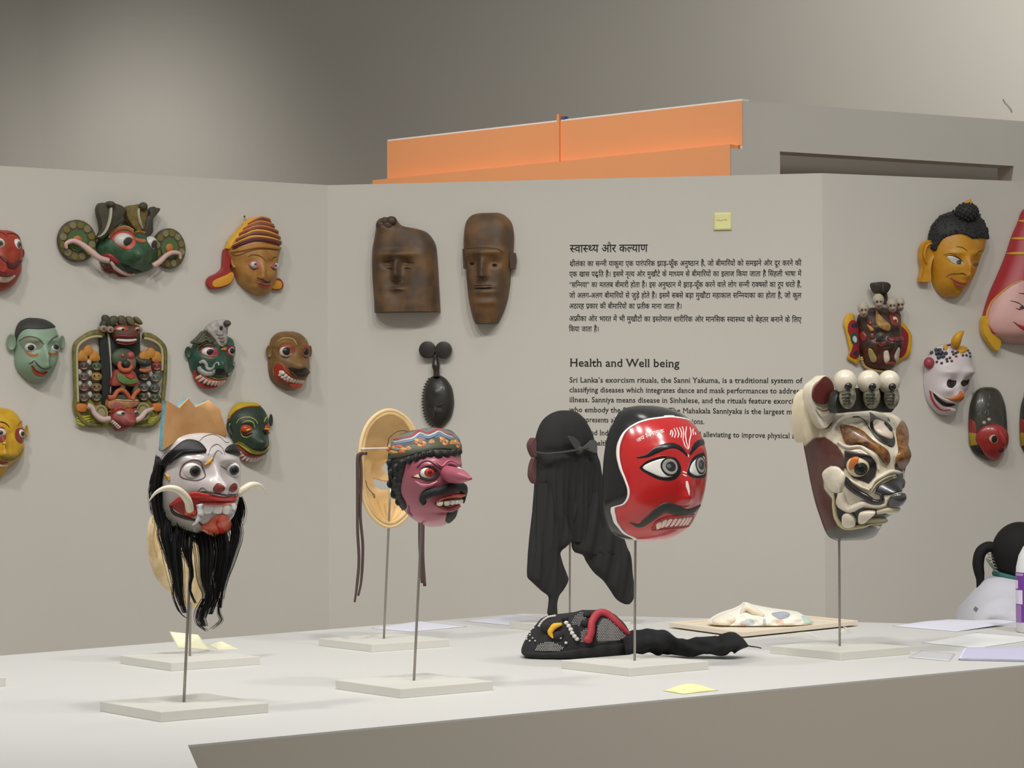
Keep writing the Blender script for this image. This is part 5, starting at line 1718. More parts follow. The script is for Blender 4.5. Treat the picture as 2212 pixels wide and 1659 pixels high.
# ---------------------------------------------------------------- green mask with a white cobra
def mask_greencobra():
    Z = zm(380, 670, 4.878)
    rows = [(262, 260, 520), (300, 225, 590), (350, 190, 612), (400, 168, 615), (450, 152, 610), (520, 138, 608), (600, 150, 600), (680, 182, 560), (740, 212, 520), (790, 250, 455), (822, 310, 400)]
    def bump(u, v):
        return gs(u, v, 0, -16, 13, 18, 22) + gs(u, v, 0, -32, 18, 10, 8) - gs(np.abs(u), v, 22, 12, 13, 9, 4) + gs(np.abs(u), v, 22, 26, 16, 5, 4)
    M = wmask('green_cobra_mask', 'dark green grinning mask with a white cobra rearing over its brow', 453, 772, rows, 46, PL, Z, bump=bump)
    g = mat((44, 82, 64), 0.4, second=(36, 68, 58), scale=40)
    M.face(g, 90, 90, back=2)
    for x, y, w, h, sd in ((132, 450, 36, 62, -1), (606, 420, 24, 54, 1)):
        M.ear(*Z((x, y))[0], w / 4.878, h / 4.878, mat((40, 66, 52), 0.5, 0.1), sd, 5)
    pk = M.slab('crest', Z((190, 350), (250, 290), (320, 222), (380, 290), (460, 385), (350, 330), (260, 360)), 16, 34, mat((76, 80, 62), 0.5, 0.15), n=40)
    for d in (0, 30, 58):
        M.tube('crest_line', [M.L3(*Z(p)[0], 35.5) for p in ((240 + d * .6, 345), (318, 255 + d), (395 - d * .5, 345))], [0.7] * 3, mat((140, 142, 110), 0.5), pk, n=14, sides=5)
    hood = Z((325, 215), (370, 160), (440, 118), (510, 104), (560, 118), (572, 145), (552, 190), (545, 260), (540, 340), (500, 392), (455, 375), (410, 310), (370, 262))
    c = M.slab('cobra', hood, 30, 46, mat((176, 170, 166), 0.5, second=(148, 136, 132), scale=60), n=50, dome=5)
    M.ball('cobra_head', M.L3(*Z((538, 148))[0], 54), (8, 10, 7), mat((78, 74, 62), 0.5, 0.2), c)
    M.ball('cobra_eye', M.L3(*Z((475, 195))[0], 52), (4, 3, 4.5), mat((50, 40, 34), 0.5), c)
    for k in range(4):
        M.tube('cobra_scale', [M.L3(*Z(p)[0], 51) for p in ((420 + k * 22, 260 + k * 34), (462 + k * 14, 275 + k * 32), (505 + k * 6, 262 + k * 30))], [0.6, 1.2, 0.6], mat((118, 104, 100), 0.5), c, n=10, sides=5)
    M.blob('eye_rim', Z((250, 440), (300, 395), (370, 382), (440, 430), (445, 475), (380, 500), (300, 485)), mat((136, 34, 44), 0.4), 0.5, 0.8)
    x, y = Z((352, 448))[0]; ix, iy = Z((370, 450))[0]
    M.eye(x, y, 15.5, 10.5, 11, ix, iy, [(8.6, DARKP)], (222, 218, 208))
    x, y = Z((578, 438))[0]; ix, iy = Z((598, 430))[0]
    M.blob('eye_rim', Z((530, 420), (560, 385), (600, 380), (608, 470), (560, 490)), mat((136, 34, 44), 0.4), 0.5, 0.8)
    M.eye(x, y, 11, 10, 9, ix, iy, [(7.5, DARKP)], (214, 210, 200))
    yl = mat((190, 146, 50), 0.45)
    M.ribbon('eyebrow', Z((225, 425), (250, 385), (310, 350), (380, 345), (430, 368), (455, 400)), [1, 2.4, 2.6, 2.6, 2.4, 1], yl, 1, 1)
    M.ribbon('eyebrow', Z((240, 430), (285, 388), (350, 370), (415, 392)), [2, 6, 7, 3], mat((40, 54, 40), 0.5), 0.6, 1.5)
    M.ribbon('lower_lid', Z((260, 470), (310, 505), (380, 520), (440, 490)), [1, 2, 2, 1], mat((120, 120, 62), 0.5), 0.8, 0.6)
    M.blob('brow_jewel', Z((472, 425), (505, 390), (527, 400), (515, 432)), mat((206, 136, 36), 0.4), 2, 3)
    sv = mat((160, 160, 154), 0.45, 0.15)
    M.ribbon('moustache_curl', Z((255, 560), (290, 548), (320, 575), (330, 615), (365, 628), (395, 610), (408, 580), (440, 560), (455, 590)), [6, 9, 7, 7, 8, 6, 4, 4, 3], sv, 1.5, 3, n=60)
    M.ribbon('moustache', Z((245, 600), (265, 640), (320, 672), (380, 668), (410, 635)), [8, 12, 13, 11, 5], sv, 1, 4)
    M.ribbon('moustache', Z((540, 690), (575, 660), (600, 615), (602, 575), (625, 552), (662, 546)), [8, 12, 9, 5, 4, 3], mat((120, 124, 118), 0.45), 1.5, 3)
    M.blob('nostril', Z((415, 640), (455, 618), (520, 640), (540, 680), (480, 690), (430, 680)), mat((18, 26, 20), 0.6), 1, 0.5)
    M.ribbon('lip', Z((205, 640), (215, 720), (260, 778), (330, 808), (430, 798)), [5, 9, 11, 9, 4], mat((178, 44, 38), 0.4), 1, 3, n=50)
    M.ribbon('lip_line', Z((350, 704), (420, 725), (490, 722), (548, 700)), [2, 3, 3, 1], mat((150, 150, 80), 0.5), 1, 1)
    M.ribbon('gum', Z((262, 672), (320, 720), (400, 752), (470, 750), (530, 730)), [5, 8, 9, 8, 4], mat((196, 100, 84), 0.4), 0.8, 2, n=50)
    M.teeth(Z((262, 680), (310, 716), (380, 740), (450, 744), (515, 732)), 9, 9.5, (226, 196, 180), lift=2.5, bulge=1.5)


mask_greencobra()

# ---------------------------------------------------------------- brown grinning mask
def mask_brown():
    Z = zm(380, 670, 4.878)
    rows = [(224, 1140, 1240), (245, 1070, 1305), (295, 1015, 1368), (360, 992, 1398), (430, 986, 1410), (500, 980, 1404), (560, 976, 1408), (620, 978, 1408), (690, 990, 1392), (740, 1010, 1362), (790, 1060, 1322), (820, 1110, 1285), (845, 1165, 1240)]
    def bump(u, v):
        return gs(u, v, 0, -14, 20, 14, 20) + gs(u, v, 0, -26, 26, 9, 8) - gs(np.abs(u), v, 22, 12, 13, 9, 4) + gs(np.abs(u), v, 24, 28, 14, 5, 4) - gs(u, v, 0, -52, 30, 10, 6)
    M = wmask('brown_mask', 'ochre brown mask with round staring eyes and a toothy red grin', 623, 778, rows, 46, PL, Z, bump=bump)
    M.face(mat((124, 90, 46), 0.45, second=(104, 74, 42), scale=25), 90, 90, back=2)
    for x, y, w, h, sd in ((985, 440, 36, 66, -1), (1412, 428, 24, 60, 1)):
        M.ear(*Z((x, y))[0], w / 4.878, h / 4.878, mat((112, 84, 42), 0.5, 0.1), sd, 6)
    yl = mat((184, 156, 70), 0.45)
    M.ribbon('eyebrow', Z((1070, 345), (1110, 312), (1180, 300), (1240, 318), (1275, 375)), [1, 2.4, 2.6, 2.6, 1], yl, 0.8, 1)
    M.ribbon('eyebrow', Z((1358, 330), (1375, 308), (1392, 320)), [1, 2.4, 1], yl, 0.8, 1)
    M.blob('eyelid', Z((1080, 420), (1110, 365), (1180, 345), (1240, 375), (1255, 440), (1220, 495), (1140, 500)), mat((134, 66, 34), 0.45), 0.5, 1)
    M.blob('eyelid', Z((1325, 420), (1350, 375), (1390, 370), (1402, 480), (1350, 500)), mat((134, 66, 34), 0.45), 0.5, 1)
    for (ex, ey, px_, py_, r) in ((1165, 443, 1168, 440, 14), (1362, 445, 1384, 440, 11)):
        x, y = Z((ex, ey))[0]; ix, iy = Z((px_, py_))[0]
        M.eye(x, y, r, r * .9, r * .8, ix, iy, [(9.3, DARKP)], (216, 204, 190))
        M.ribbon('lower_lid', Z((ex - 60, ey + 45), (ex - 10, ey + 66), (ex + 45, ey + 45)) if ex < 1300 else Z((ex - 25, ey + 40), (ex, ey + 62), (ex + 20, ey + 50)), [1, 3, 1], mat((54, 36, 22), 0.5), 1, 1)
    M.blob('nostril', Z((1185, 612), (1240, 612), (1300, 624), (1370, 612), (1388, 640), (1330, 690), (1260, 685), (1215, 655)), mat((40, 28, 16), 0.6), 0.8, 0.5)
    M.ribbon('muzzle', Z((1215, 655), (1270, 700), (1340, 700), (1400, 650)), [4, 8, 9, 5], mat((84, 62, 34), 0.5), 1, 3)
    M.blob('mouth_lining', Z((1030, 640), (1045, 585), (1090, 562), (1135, 590), (1160, 640), (1220, 690), (1300, 725), (1362, 730), (1330, 765), (1200, 775), (1100, 755), (1045, 705)), mat((158, 46, 36), 0.4), 0.6, 1.0, n=60)
    M.ribbon('lip_line', Z((1035, 700), (1030, 620), (1070, 565), (1125, 580), (1160, 640), (1230, 695), (1350, 735)), [1.5] * 4, mat((150, 130, 60), 0.5), 1, 0.8, n=60)
    M.teeth(Z((1092, 640), (1120, 632), (1170, 680), (1240, 722), (1345, 738)), 9, 7.5, (222, 212, 196), lift=2, bulge=1.5)
    M.teeth(Z((1098, 668), (1130, 700), (1180, 728), (1250, 742)), 6, 4, (210, 200, 184), lift=2, bulge=1.2)
    M.blob('tongue', Z((1190, 775), (1250, 765), (1325, 765), (1310, 800), (1260, 822), (1210, 805)), mat((190, 74, 42), 0.4), 1.5, 4)


mask_brown()

# ---------------------------------------------------------------- dark green mask with yellow cap
def mask_darkgreen():
    Z = zm(380, 670, 4.878)
    rows = [(974, 700, 800), (990, 640, 855), (1030, 595, 915), (1090, 565, 955), (1160, 552, 978), (1240, 556, 978), (1320, 578, 975), (1400, 615, 978), (1460, 640, 975), (1520, 662, 940), (1565, 690, 880), (1592, 730, 810)]
    def bump(u, v):
        return gs(u, v, 0, -24, 20, 16, 22) + gs(u, v, 0, -38, 28, 8, 6) - gs(np.abs(u), v, 22, 6, 12, 9, 4) + gs(np.abs(u), v, 24, 22, 14, 5, 3) - gs(u, v, 0, -52, 28, 6, 5)
    M = wmask('yellow_capped_mask', 'dark green mask with a yellow cap, red eyes and a yellow-fringed grin', 540, 934, rows, 46, PL, Z, bump=bump)
    M.face(mat((42, 60, 46), 0.45, second=(34, 50, 40), scale=30), 90, 90, back=2)
    M.strip('cap', M.Is(Z((562, 1150), (590, 1108), (640, 1062), (710, 1030), (790, 1016), (862, 1016))), M.rim_over(Z((0, 1150))[0][1], Z((0, 1014))[0][1]), mat((186, 160, 38), 0.5, 0.08), 1.2, 1.2, img=False, n=60, k=14)
    M.ribbon('cap_edge', Z((562, 1150), (590, 1108), (640, 1062), (710, 1030), (790, 1016), (870, 1018)), [2.4] * 4, mat((190, 110, 40), 0.5), 1.8, 1)
    for x, y, w, h, sd in ((566, 1228, 32, 76, -1), (998, 1160, 28, 66, 1)):
        M.ear(*Z((x, y))[0], w / 4.878, h / 4.878, mat((44, 54, 42), 0.5, 0.1), sd, 6)
    yl = mat((190, 182, 84), 0.45)
    for pl in (((640, 1195), (665, 1155), (720, 1132), (790, 1134), (840, 1165), (860, 1200)), ((925, 1180), (945, 1140), (970, 1118)), ((680, 1265), (700, 1320), (750, 1338), (800, 1310)), ((700, 1188), (760, 1168), (815, 1190), (832, 1240)), ((575, 1190), (555, 1230), (565, 1280), (590, 1300))):
        M.ribbon('yellow_line', Z(*pl), [1, 2, 2, 1], yl, 0.8, 0.8)
    for (ex, ey, w) in ((755, 1252, 68), (948, 1245, 34)):
        x, y = Z((ex, ey))[0]
        e = M.eye(x, y, w / 4.878 * (1.05 if w > 50 else 1.4), 10.5, 9, x, y, [], (176, 62, 34))
        M.blob('eye_slit', Z((ex - w * .5, ey + 10), (ex + w * .05, ey - 8), (ex + w * .6, ey + 6), (ex + w * .05, ey + 28)), mat((222, 176, 40), 0.4), 5.2, 1.8)
        M.ribbon('lower_lid', Z((ex - w, ey + 24), (ex - w * .2, ey + 60), (ex + w * .7, ey + 48)), [1, 4, 2], mat((40, 18, 14), 0.5), 3, 2)
    M.blob('nostril', Z((775, 1455), (840, 1462), (910, 1470), (960, 1430), (950, 1480), (860, 1500), (800, 1490)), mat((22, 26, 18), 0.6), 0.6, 0.5)
    M.ribbon('fringe', Z((630, 1402), (680, 1415), (730, 1450), (790, 1490), (870, 1505), (940, 1475), (990, 1420)), [3, 6, 6, 6, 6, 5, 3], mat((188, 170, 50), 0.6, 0.2), 1.2, 1.2, n=60)
    rnd = random.Random(3)
    C = catmull(M.Is(Z((630, 1402), (680, 1415), (730, 1450), (790, 1490), (870, 1505), (940, 1475))), 46)
    VV, FF = [], []
    for p_ in C:
        a = M.pt(np.array(p_[0]), np.array(p_[1]), 1.5); b = M.pt(np.array(p_[0] + 1.5), np.array(p_[1] + 5), 2.2)
        V, F = tube_mesh([a, b], [0.7 * M.k, 0.3 * M.k], n=3, sides=4)
        FF += [tuple(i + len(VV) for i in f) for f in F]; VV += V
    M.part('fringe_hair', VV, FF, mat((188, 170, 50), 0.6))
    M.ribbon('lip', Z((645, 1420), (680, 1462), (740, 1510), (810, 1535), (890, 1530)), [4, 8, 9, 8, 3], mat((150, 40, 36), 0.4), 0.8, 2, n=50)
    M.ribbon('lip', Z((680, 1540), (710, 1580), (770, 1592)), [5, 9, 4], mat((150, 44, 50), 0.4), 0.8, 2)
    M.teeth(Z((690, 1480), (730, 1525), (800, 1548), (870, 1545), (930, 1520)), 9, 9, (222, 204, 192), lift=2, bulge=1.5)


mask_darkgreen()

# ---------------------------------------------------------------- red and yellow masks cut by the frame
def mask_redleft():
    Z = zm(0, 470, 9.217)
    rows = [(496, -28, 16), (500, -45, 30), (510, -60, 41), (525, -68, 46), (545, -70, 48), (565, -70, 46), (585, -66, 45), (600, -58, 38), (612, -48, 30), (622, -34, 18), (629, -16, 2)]
    def bump(u, v):
        return gs(u, v, 2, -12, 9, 18, 16) + gs(u, v, 2, -28, 24, 8, 10) - gs(np.abs(u), v, 22, 16, 10, 9, 4)
    M = wmask('red_wall_mask', 'red mask with white teeth and green-grey eyes, cut off beside the cobra mask', -12, 562, rows, 46, PL, bump=bump)
    M.face(mat((166, 54, 40), 0.45, second=(150, 62, 36), scale=40), 80, 80, back=2)
    for ex, ey, ix_, iy_, r in ((335, 535, 385, 540, 10), (-10, 540, 10, 540, 13)):
        x, y = Z((ex, ey))[0]; ix, iy = Z((ix_, iy_))[0]
        M.eye(x, y, r, 12, 9, ix, iy, [(7, (104, 112, 104)), (3.5, (60, 66, 62))], (214, 210, 198))
    M.ribbon('eyebrow', Z((130, 330), (230, 310), (330, 340), (380, 400)), [2, 4, 4, 2], mat((108, 40, 34), 0.5), 0.8, 1)
    M.ribbon('eyebrow', Z((-80, 300), (0, 300), (90, 340), (140, 400)), [2, 3, 3, 1], mat((108, 40, 34), 0.5), 0.8, 1)
    M.ribbon('moustache', Z((0, 800), (80, 870), (150, 950), (260, 980), (350, 900), (410, 860)), [4, 8, 14, 14, 12, 6], mat((92, 38, 40), 0.5), 0.8, 3, n=50)
    M.ribbon('lip', Z((-60, 1050), (60, 1110), (180, 1150), (300, 1080)), [6, 10, 9, 4], mat((140, 36, 36), 0.4), 0.8, 3)
    M.ribbon('teeth_band', Z((-100, 1230), (40, 1250), (160, 1240), (280, 1160)), [10, 15, 13, 6], mat((206, 190, 170), 0.4), 1, 3)
    M.ear(*Z((440, 690))[0], 4.5, 9, mat((120, 52, 40), 0.5), 1, 6)


mask_redleft()


def mask_yellowleft():
    Z = zm(0, 860, 8.295)
    rows = [(881, -34, 6), (886, -52, 24), (898, -66, 38), (915, -72, 46), (935, -74, 48), (955, -74, 50), (970, -74, 51), (985, -70, 46), (995, -64, 36), (1006, -56, 20), (1016, -44, 12), (1026, -32, 6), (1034, -20, 0)]
    def bump(u, v):
        return gs(u, v, 2, -6, 9, 22, 16) + gs(u, v, 2, -26, 28, 9, 12) - gs(np.abs(u), v, 22, 18, 12, 9, 4)
    M = wmask('yellow_wall_mask', 'bright yellow mask with red-rimmed eyes, cut off below the pale green mask', -14, 956, rows, 46, PL, bump=bump)
    yl = mat((206, 164, 34), 0.45, second=(196, 146, 32), scale=30)
    M.face(yl, 80, 80, back=2)
    red = mat((138, 58, 44), 0.45)
    for ex, ey, ix_, iy_, r in ((355, 640, 405, 640, 11), (20, 625, 5, 620, 12)):
        M.blob('eye_rim', Z((ex - 100, ey + 10), (ex - 60, ey - 90), (ex + 40, ey - 100), (ex + 80, ey + 40), (ex + 20, ey + 170), (ex - 70, ey + 120)), red, 0.5, 1)
        x, y = Z((ex, ey))[0]; ix, iy = Z((ix_, iy_))[0]
        M.eye(x, y, r, 10, 9, ix, iy, [(5.5, (54, 56, 50))], (214, 202, 190))
    M.ribbon('eyebrow', Z((-60, 430), (40, 435), (110, 470), (165, 530)), [1.5, 3, 3, 1], mat((94, 54, 26), 0.5), 0.8, 1)
    M.ribbon('eyebrow', Z((300, 510), (345, 445), (390, 410)), [1, 3, 2], mat((150, 96, 28), 0.5), 0.8, 1)
    M.ear(*Z((462, 590))[0], 5, 13, mat((190, 140, 36), 0.5), 1, 6)
    M.ribbon('moustache', Z((-20, 1010), (60, 1075), (150, 1095), (260, 1060), (350, 980), (400, 890)), [3, 7, 9, 8, 6, 2], mat((120, 110, 40), 0.6, 0.2), 0.8, 2, n=50)
    M.ribbon('lip', Z((-40, 1130), (40, 1160), (130, 1150)), [4, 6, 2], mat((150, 66, 60), 0.4), 0.8, 2)
    M.ribbon('teeth_band', Z((-60, 1195), (30, 1205), (125, 1195)), [5, 6, 2], mat((220, 196, 184), 0.4), 1, 2)
    M.ribbon('nose_crease', Z((30, 820), (85, 830), (100, 900)), [1, 2, 1], mat((140, 90, 24), 0.5), 0.5, 0.5)


mask_yellowleft()
# ---------------------------------------------------------------- framed relief of snakes and small heads
def mask_framed():
    Z = zm(140, 670, 6.146)
    M = Mask('framed_relief_mask', 'tall carved relief with snakes framing a small figure between rows of tiny heads', 258, 806, PL, PL.yaw, [(700, 230, 290), (920, 235, 285)], 6)
    ol = mat((122, 112, 58), 0.6, second=(98, 92, 50), scale=50); cr = mat((176, 168, 128), 0.6, 0.1)
    bk = mat((34, 36, 32), 0.6, 0.15)
    L = lambda x, y, h: M.L3(*Z((x, y))[0], h)
    M.slab('back_board', Z((130, 1320), (150, 1100), (200, 1100), (470, 1150), (1000, 1150), (1290, 1100), (1310, 1300), (1240, 1480), (1080, 1545), (800, 1540), (400, 1540), (230, 1480)), 0, 5, mat((150, 146, 70), 0.6, second=(128, 116, 50), scale=70), n=60)
    for path, sp in (([(520, 330), (430, 310), (330, 345), (210, 420), (152, 500), (146, 700), (150, 1000), (160, 1240), (200, 1400), (300, 1510), (500, 1530)], [(500, 360), (400, 360), (290, 400), (205, 470), (178, 560), (178, 800), (190, 1230)]), ([(1040, 330), (1130, 345), (1230, 410), (1300, 480), (1325, 600), (1322, 900), (1300, 1150), (1285, 1320), (1230, 1450), (1120, 1530), (900, 1535)], [(1050, 370), (1130, 385), (1220, 430), (1280, 500), (1296, 620), (1290, 800)])):
        o = M.tube('snake', [L(x, y, 8) for x, y in path], [7, 8, 7, 5.5, 5, 4.5, 4.5, 4.5, 5, 5, 4], ol, n=60, sides=10)
        M.tube('snake_belly', [L(x, y, 13.5) for x, y in sp], [2.8, 3.4] + [2.8] * 4, cr, o, n=40, sides=8)
    M.slab('panel', Z((470, 300), (600, 300), (600, 1300), (500, 1290)), 2, 9, bk, rnd=False)
    M.slab('panel', Z((590, 320), (1000, 320), (1005, 700), (980, 1150), (600, 1150)), 0, 5, bk, rnd=False)
    M.tube('white_line', [L(575, 320, 10), L(592, 420, 10), L(612, 700, 10), L(618, 900, 10), L(606, 1110, 10)], [2.6, 2.4, 1.6, 1.4, 1.2], mat((176, 172, 160), 0.6), n=24, sides=6)
    # crowning head
    hd = sub(M, [(670 + y / 6.146, 140 + a / 6.146, 140 + b / 6.146) for y, a, b in ((190, 650, 960), (220, 610, 1000), (300, 610, 990), (380, 640, 970), (440, 680, 940), (465, 740, 880))], 24, h0=8)
    hd.face(mat((92, 66, 48), 0.55, 0.15), 40, 40, back=6, name='crown_head')
    for k, (x, y, w, h, a, c) in enumerate(((570, 150, 55, 70, 0.3, (60, 62, 44)), (655, 150, 60, 62, -0.2, (78, 76, 52)), (770, 150, 55, 66, 0.1, (86, 72, 56)), (880, 155, 55, 66, 0.4, (100, 92, 66)), (980, 145, 58, 52, 0.8, (104, 92, 56)), (530, 200, 40, 60, -0.3, (56, 60, 44)))):
        q = [(x + math.cos(t) * w * math.cos(a) - math.sin(t) * h * math.sin(-a) * 1, y + math.sin(t) * h * (1.15 if math.sin(t) < 0 else 0.9)) for t in np.linspace(0, 6.28, 13)[:-1]]
        M.slab('leaf', Z(*q), 12, 22, mat(c, 0.6, 0.15), n=18, dome=3)
    for x, y in ((612, 265), (985, 262), (525, 255)):
        o = M.slab('rosette', Z(*[(x + 44 * math.cos(t), y + 44 * math.sin(t)) for t in np.linspace(0, 6.28, 13)[:-1]]), 10, 26, mat((146, 132, 112), 0.6, 0.15), n=20, dome=2)
        M.ball('rosette_button', L(x, y, 29), (3, 2.5, 3), mat((128, 70, 60), 0.5), o, nu=12, nv=8)
    for x, y, px_, r in ((752, 258, 778, 10), (955, 262, 966, 6)):
        hd.blob('eye_rim', Z((x - 95, y + 14), (x - 50, y - 45), (x + 40, y - 52), (x + 95, y - 5), (x + 40, y + 28)) if x < 900 else Z((x - 45, y), (x, y - 50), (x + 40, y - 10), (x, y + 30)), mat((150, 66, 44), 0.5), 1, 1)
        a_, b_ = Z((x, y))[0]; ia, ib = Z((px_, y + 5))[0]
        hd.eye(a_, b_, r, 5, 9, ia, ib, [(3.6, (40, 36, 34))], (206, 200, 190))
    hd.ribbon('lip', Z((670, 350), (760, 345), (850, 350), (950, 335)), [4, 6, 6, 4], mat((116, 44, 44), 0.5), 2, 3)
    hd.ribbon('teeth_band', Z((690, 392), (780, 402), (860, 402), (935, 390)), [5, 6, 6, 4], mat((206, 196, 186), 0.4), 2, 3)
    hd.ribbon('lip', Z((700, 425), (790, 440), (870, 432), (920, 415)), [3, 5, 5, 3], mat((150, 56, 56), 0.5), 2, 3)
    # small figure
    gn = mat((70, 80, 58), 0.55, 0.15)
    M.ball('figure_body', L(770, 640, 12), (28, 12, 22), gn)
    M.ball('figure_chest', L(860, 700, 17), (15, 9, 20), mat((128, 96, 70), 0.55, 0.2))
    M.ball('figure_head', L(870, 605, 22), (9, 8, 9), mat((158, 80, 70), 0.5, 0.15))
    M.ball('figure_ornament', L(770, 605, 24), (3.6, 3, 3.6), mat((196, 84, 54), 0.5))
    M.tube('figure_garland', [L(735, 690, 24), L(725, 750, 25), L(770, 800, 26), L(850, 795, 26), L(890, 740, 25)], [4, 5, 5.5, 5, 3.5], mat((178, 92, 60), 0.6), n=30)
    M.ball('figure_pot', L(815, 715, 25), (9, 6, 8), mat((44, 50, 40), 0.5))
    sk = M.slab('figure_skirt', Z((700, 790), (900, 800), (960, 900), (1000, 980), (900, 1015), (780, 1000), (630, 1005), (650, 880)), 10, 22, mat((150, 62, 52), 0.6, 0.1), rnd=True, n=40, dome=3)
    M.slab('skirt_apron', Z((700, 840), (820, 880), (940, 900), (960, 960), (850, 990), (720, 950)), 20, 27, mat((96, 122, 66), 0.5, 0.1), sk, n=30, dome=2)
    M.slab('skirt_diamond', Z((810, 880), (870, 850), (930, 885), (880, 920)), 25, 31, mat((176, 70, 44), 0.5), sk, rnd=False)
    for x in (760, 940):
        M.tube('figure_leg', [L(x, 990, 14), L(x, 1060, 16), L(x - 10, 1110, 16)], [8, 7.5, 8], gn, n=10)
    M.tube('figure_arm', [L(930, 620, 14), L(990, 680, 18), L(1070, 700, 20), L(1130, 690, 20)], [6, 7, 9, 7], mat((52, 56, 46), 0.5), n=16)
    M.tube('figure_hand', [L(985, 790, 18), L(1050, 805, 20), L(1130, 790, 18)], [3, 5, 4], mat((180, 100, 56), 0.6), n=12)
    # tiny heads in two columns on either side
    rnd = random.Random(11)
    for x, y, c in ((262, 750, (84, 66, 58)), (425, 755, (74, 88, 60)), (262, 890, (98, 86, 80)), (425, 890, (150, 120, 60)), (262, 1030, (106, 82, 72)), (425, 1030, (120, 96, 66)), (262, 1165, (92, 82, 66)), (425, 1160, (84, 86, 62)), (1050, 880, (70, 66, 54)), (1200, 900, (92, 102, 90)), (1045, 1030, (88, 92, 84)), (1190, 1040, (80, 88, 78)), (1040, 1150, (86, 78, 62)), (1190, 1160, (76, 84, 66)), (1215, 745, (128, 56, 60))):
        o = M.ball('tiny_head', L(x, y, 9), (12.5, 10, 10.5), mat(c, 0.5, 0.2))
        M.tube('tiny_mouth', [L(x - 30, y + 28, 18), L(x + 5, y + 40, 19.5), L(x + 45, y + 26, 18)], [1, 1.8, 1], mat((164, 130, 112), 0.5), o, n=8, sides=6)
        for dx in (-22, 28):
            M.ball('tiny_eye', L(x + dx, y - 14, 18), (2.2, 1.8, 1.8), mat((40, 36, 32), 0.5), o, nu=8, nv=6)
    for x, y in ((328, 700), (338, 845), (336, 985), (340, 1125), (1130, 845), (1110, 980), (1105, 1130), (205, 830), (212, 985), (1225, 800), (1240, 1150)):
        M.ball('white_bead', L(x, y, 9), (6, 4, 7), mat((178, 174, 160), 0.6))
    for x, y in ((250, 600), (330, 530), (410, 600), (1060, 590), (1150, 550), (1230, 600)):
        M.slab('flame', Z((x - 62, y + 80), (x - 66, y), (x - 10, y - 60), (x + 40, y - 30), (x + 66, y + 40), (x + 50, y + 80)), 3, 12, mat((186, 126, 50), 0.6, 0.15), n=24, dome=3)
    # basket and lower head
    M.slab('basket', Z((575, 1230), (620, 1170), (780, 1190), (980, 1195), (940, 1280), (760, 1320), (600, 1310)), 8, 24, mat((178, 128, 70), 0.5, second=(150, 84, 84), scale=40), n=40, dome=4)
    for path in (((580, 1165), (650, 1155), (700, 1080), (765, 1065), (820, 1110), (865, 1180)), ((890, 1190), (930, 1110), (990, 1055))):
        M.tube('basket_loop', [L(x, y, 24) for x, y in path], [6.5] + [5] * 3 + [4], mat((178, 90, 58), 0.6), n=30)
    M.tube('basket_rim', [L(685, 1192, 27), L(820, 1200, 28), L(975, 1198, 26)], [1.2] * 3, mat((206, 196, 160), 0.5), n=12, sides=6)
    M.slab('basket_patch', Z((690, 1140), (760, 1120), (840, 1140), (840, 1180), (700, 1180)), 14, 22, mat((70, 76, 56), 0.5), n=20)
    for c_, r1, sd in (((490, 1370), 84, 1), ((1040, 1345), 92, 1)):
        o = M.slab('shell_ear', Z(*[(c_[0] + r1 * 1.05 * math.cos(t), c_[1] + r1 * 1.35 * math.sin(t)) for t in np.linspace(0, 6.28, 19)[:-1]]), 5, 17, mat((150, 140, 100), 0.6, 0.15), n=30)
        M.slab('shell_dish', Z(*[(c_[0] + r1 * .8 * math.cos(t), c_[1] + r1 * 1.05 * math.sin(t)) for t in np.linspace(0, 6.28, 19)[:-1]]), 15, 18, mat((110, 108, 62), 0.6, 0.15), o, n=30, dome=-2)
    lo = sub(M, [(670 + y / 6.146, 140 + a / 6.146, 140 + b / 6.146) for y, a, b in ((1270, 680, 900), (1300, 610, 950), (1380, 585, 960), (1440, 580, 945), (1500, 600, 900), (1550, 650, 840), (1605, 690, 760))], 26, h0=8, bump=lambda u, v: gs(u, v, 12, -108, 12, 12, 18))
    lo.face(mat((150, 76, 66), 0.5, second=(130, 58, 50), scale=60), 50, 50, back=6, name='lower_head')
    lo.ribbon('brow_ridge', Z((600, 1360), (660, 1300), (740, 1275), (805, 1305)), [4, 7, 7, 4], mat((196, 140, 60), 0.5), 2, 3)
    lo.ribbon('brow_ridge', Z((625, 1375), (690, 1325), (760, 1318), (800, 1335)), [2, 4, 4, 2], mat((170, 56, 44), 0.5), 3, 3)
    for x, y, px_, r in ((750, 1372, 778, 10), (945, 1368, 955, 7)):
        a_, b_ = Z((x, y))[0]; ia, ib = Z((px_, y))[0]
        lo.eye(a_, b_, r, 5.5, 9, ia, ib, [(4.2, (60, 58, 54))], (206, 204, 196))
    lo.blob('mouth_lining', Z((610, 1460), (690, 1450), (800, 1510), (890, 1525), (840, 1555), (720, 1560), (640, 1520)), mat((104, 34, 30), 0.5), 1, 1)
    lo.teeth(Z((640, 1455), (700, 1500), (750, 1545)), 5, 5, (206, 190, 176), lift=3, bulge=1.5)
    tk = mat((196, 172, 164), 0.45)
    M.tube('tusk', [L(600, 1440, 26), L(500, 1450, 27), L(410, 1380, 24), L(370, 1300, 22), L(310, 1270, 20)], [6, 6.5, 6, 5.5, 7], tk, n=30)
    M.tube('tusk', [L(930, 1465, 24), L(1000, 1430, 25), L(1070, 1350, 23), L(1170, 1305, 20)], [6, 6, 5.5, 3.5], tk, n=26)
    for x, y in ((240, 1300), (1235, 1290)):
        M.slab('orange_block', Z((x - 60, y - 50), (x + 55, y - 46), (x + 62, y + 40), (x - 50, y + 44)), 3, 15, mat((190, 112, 46), 0.5, 0.12), n=20, dome=2)
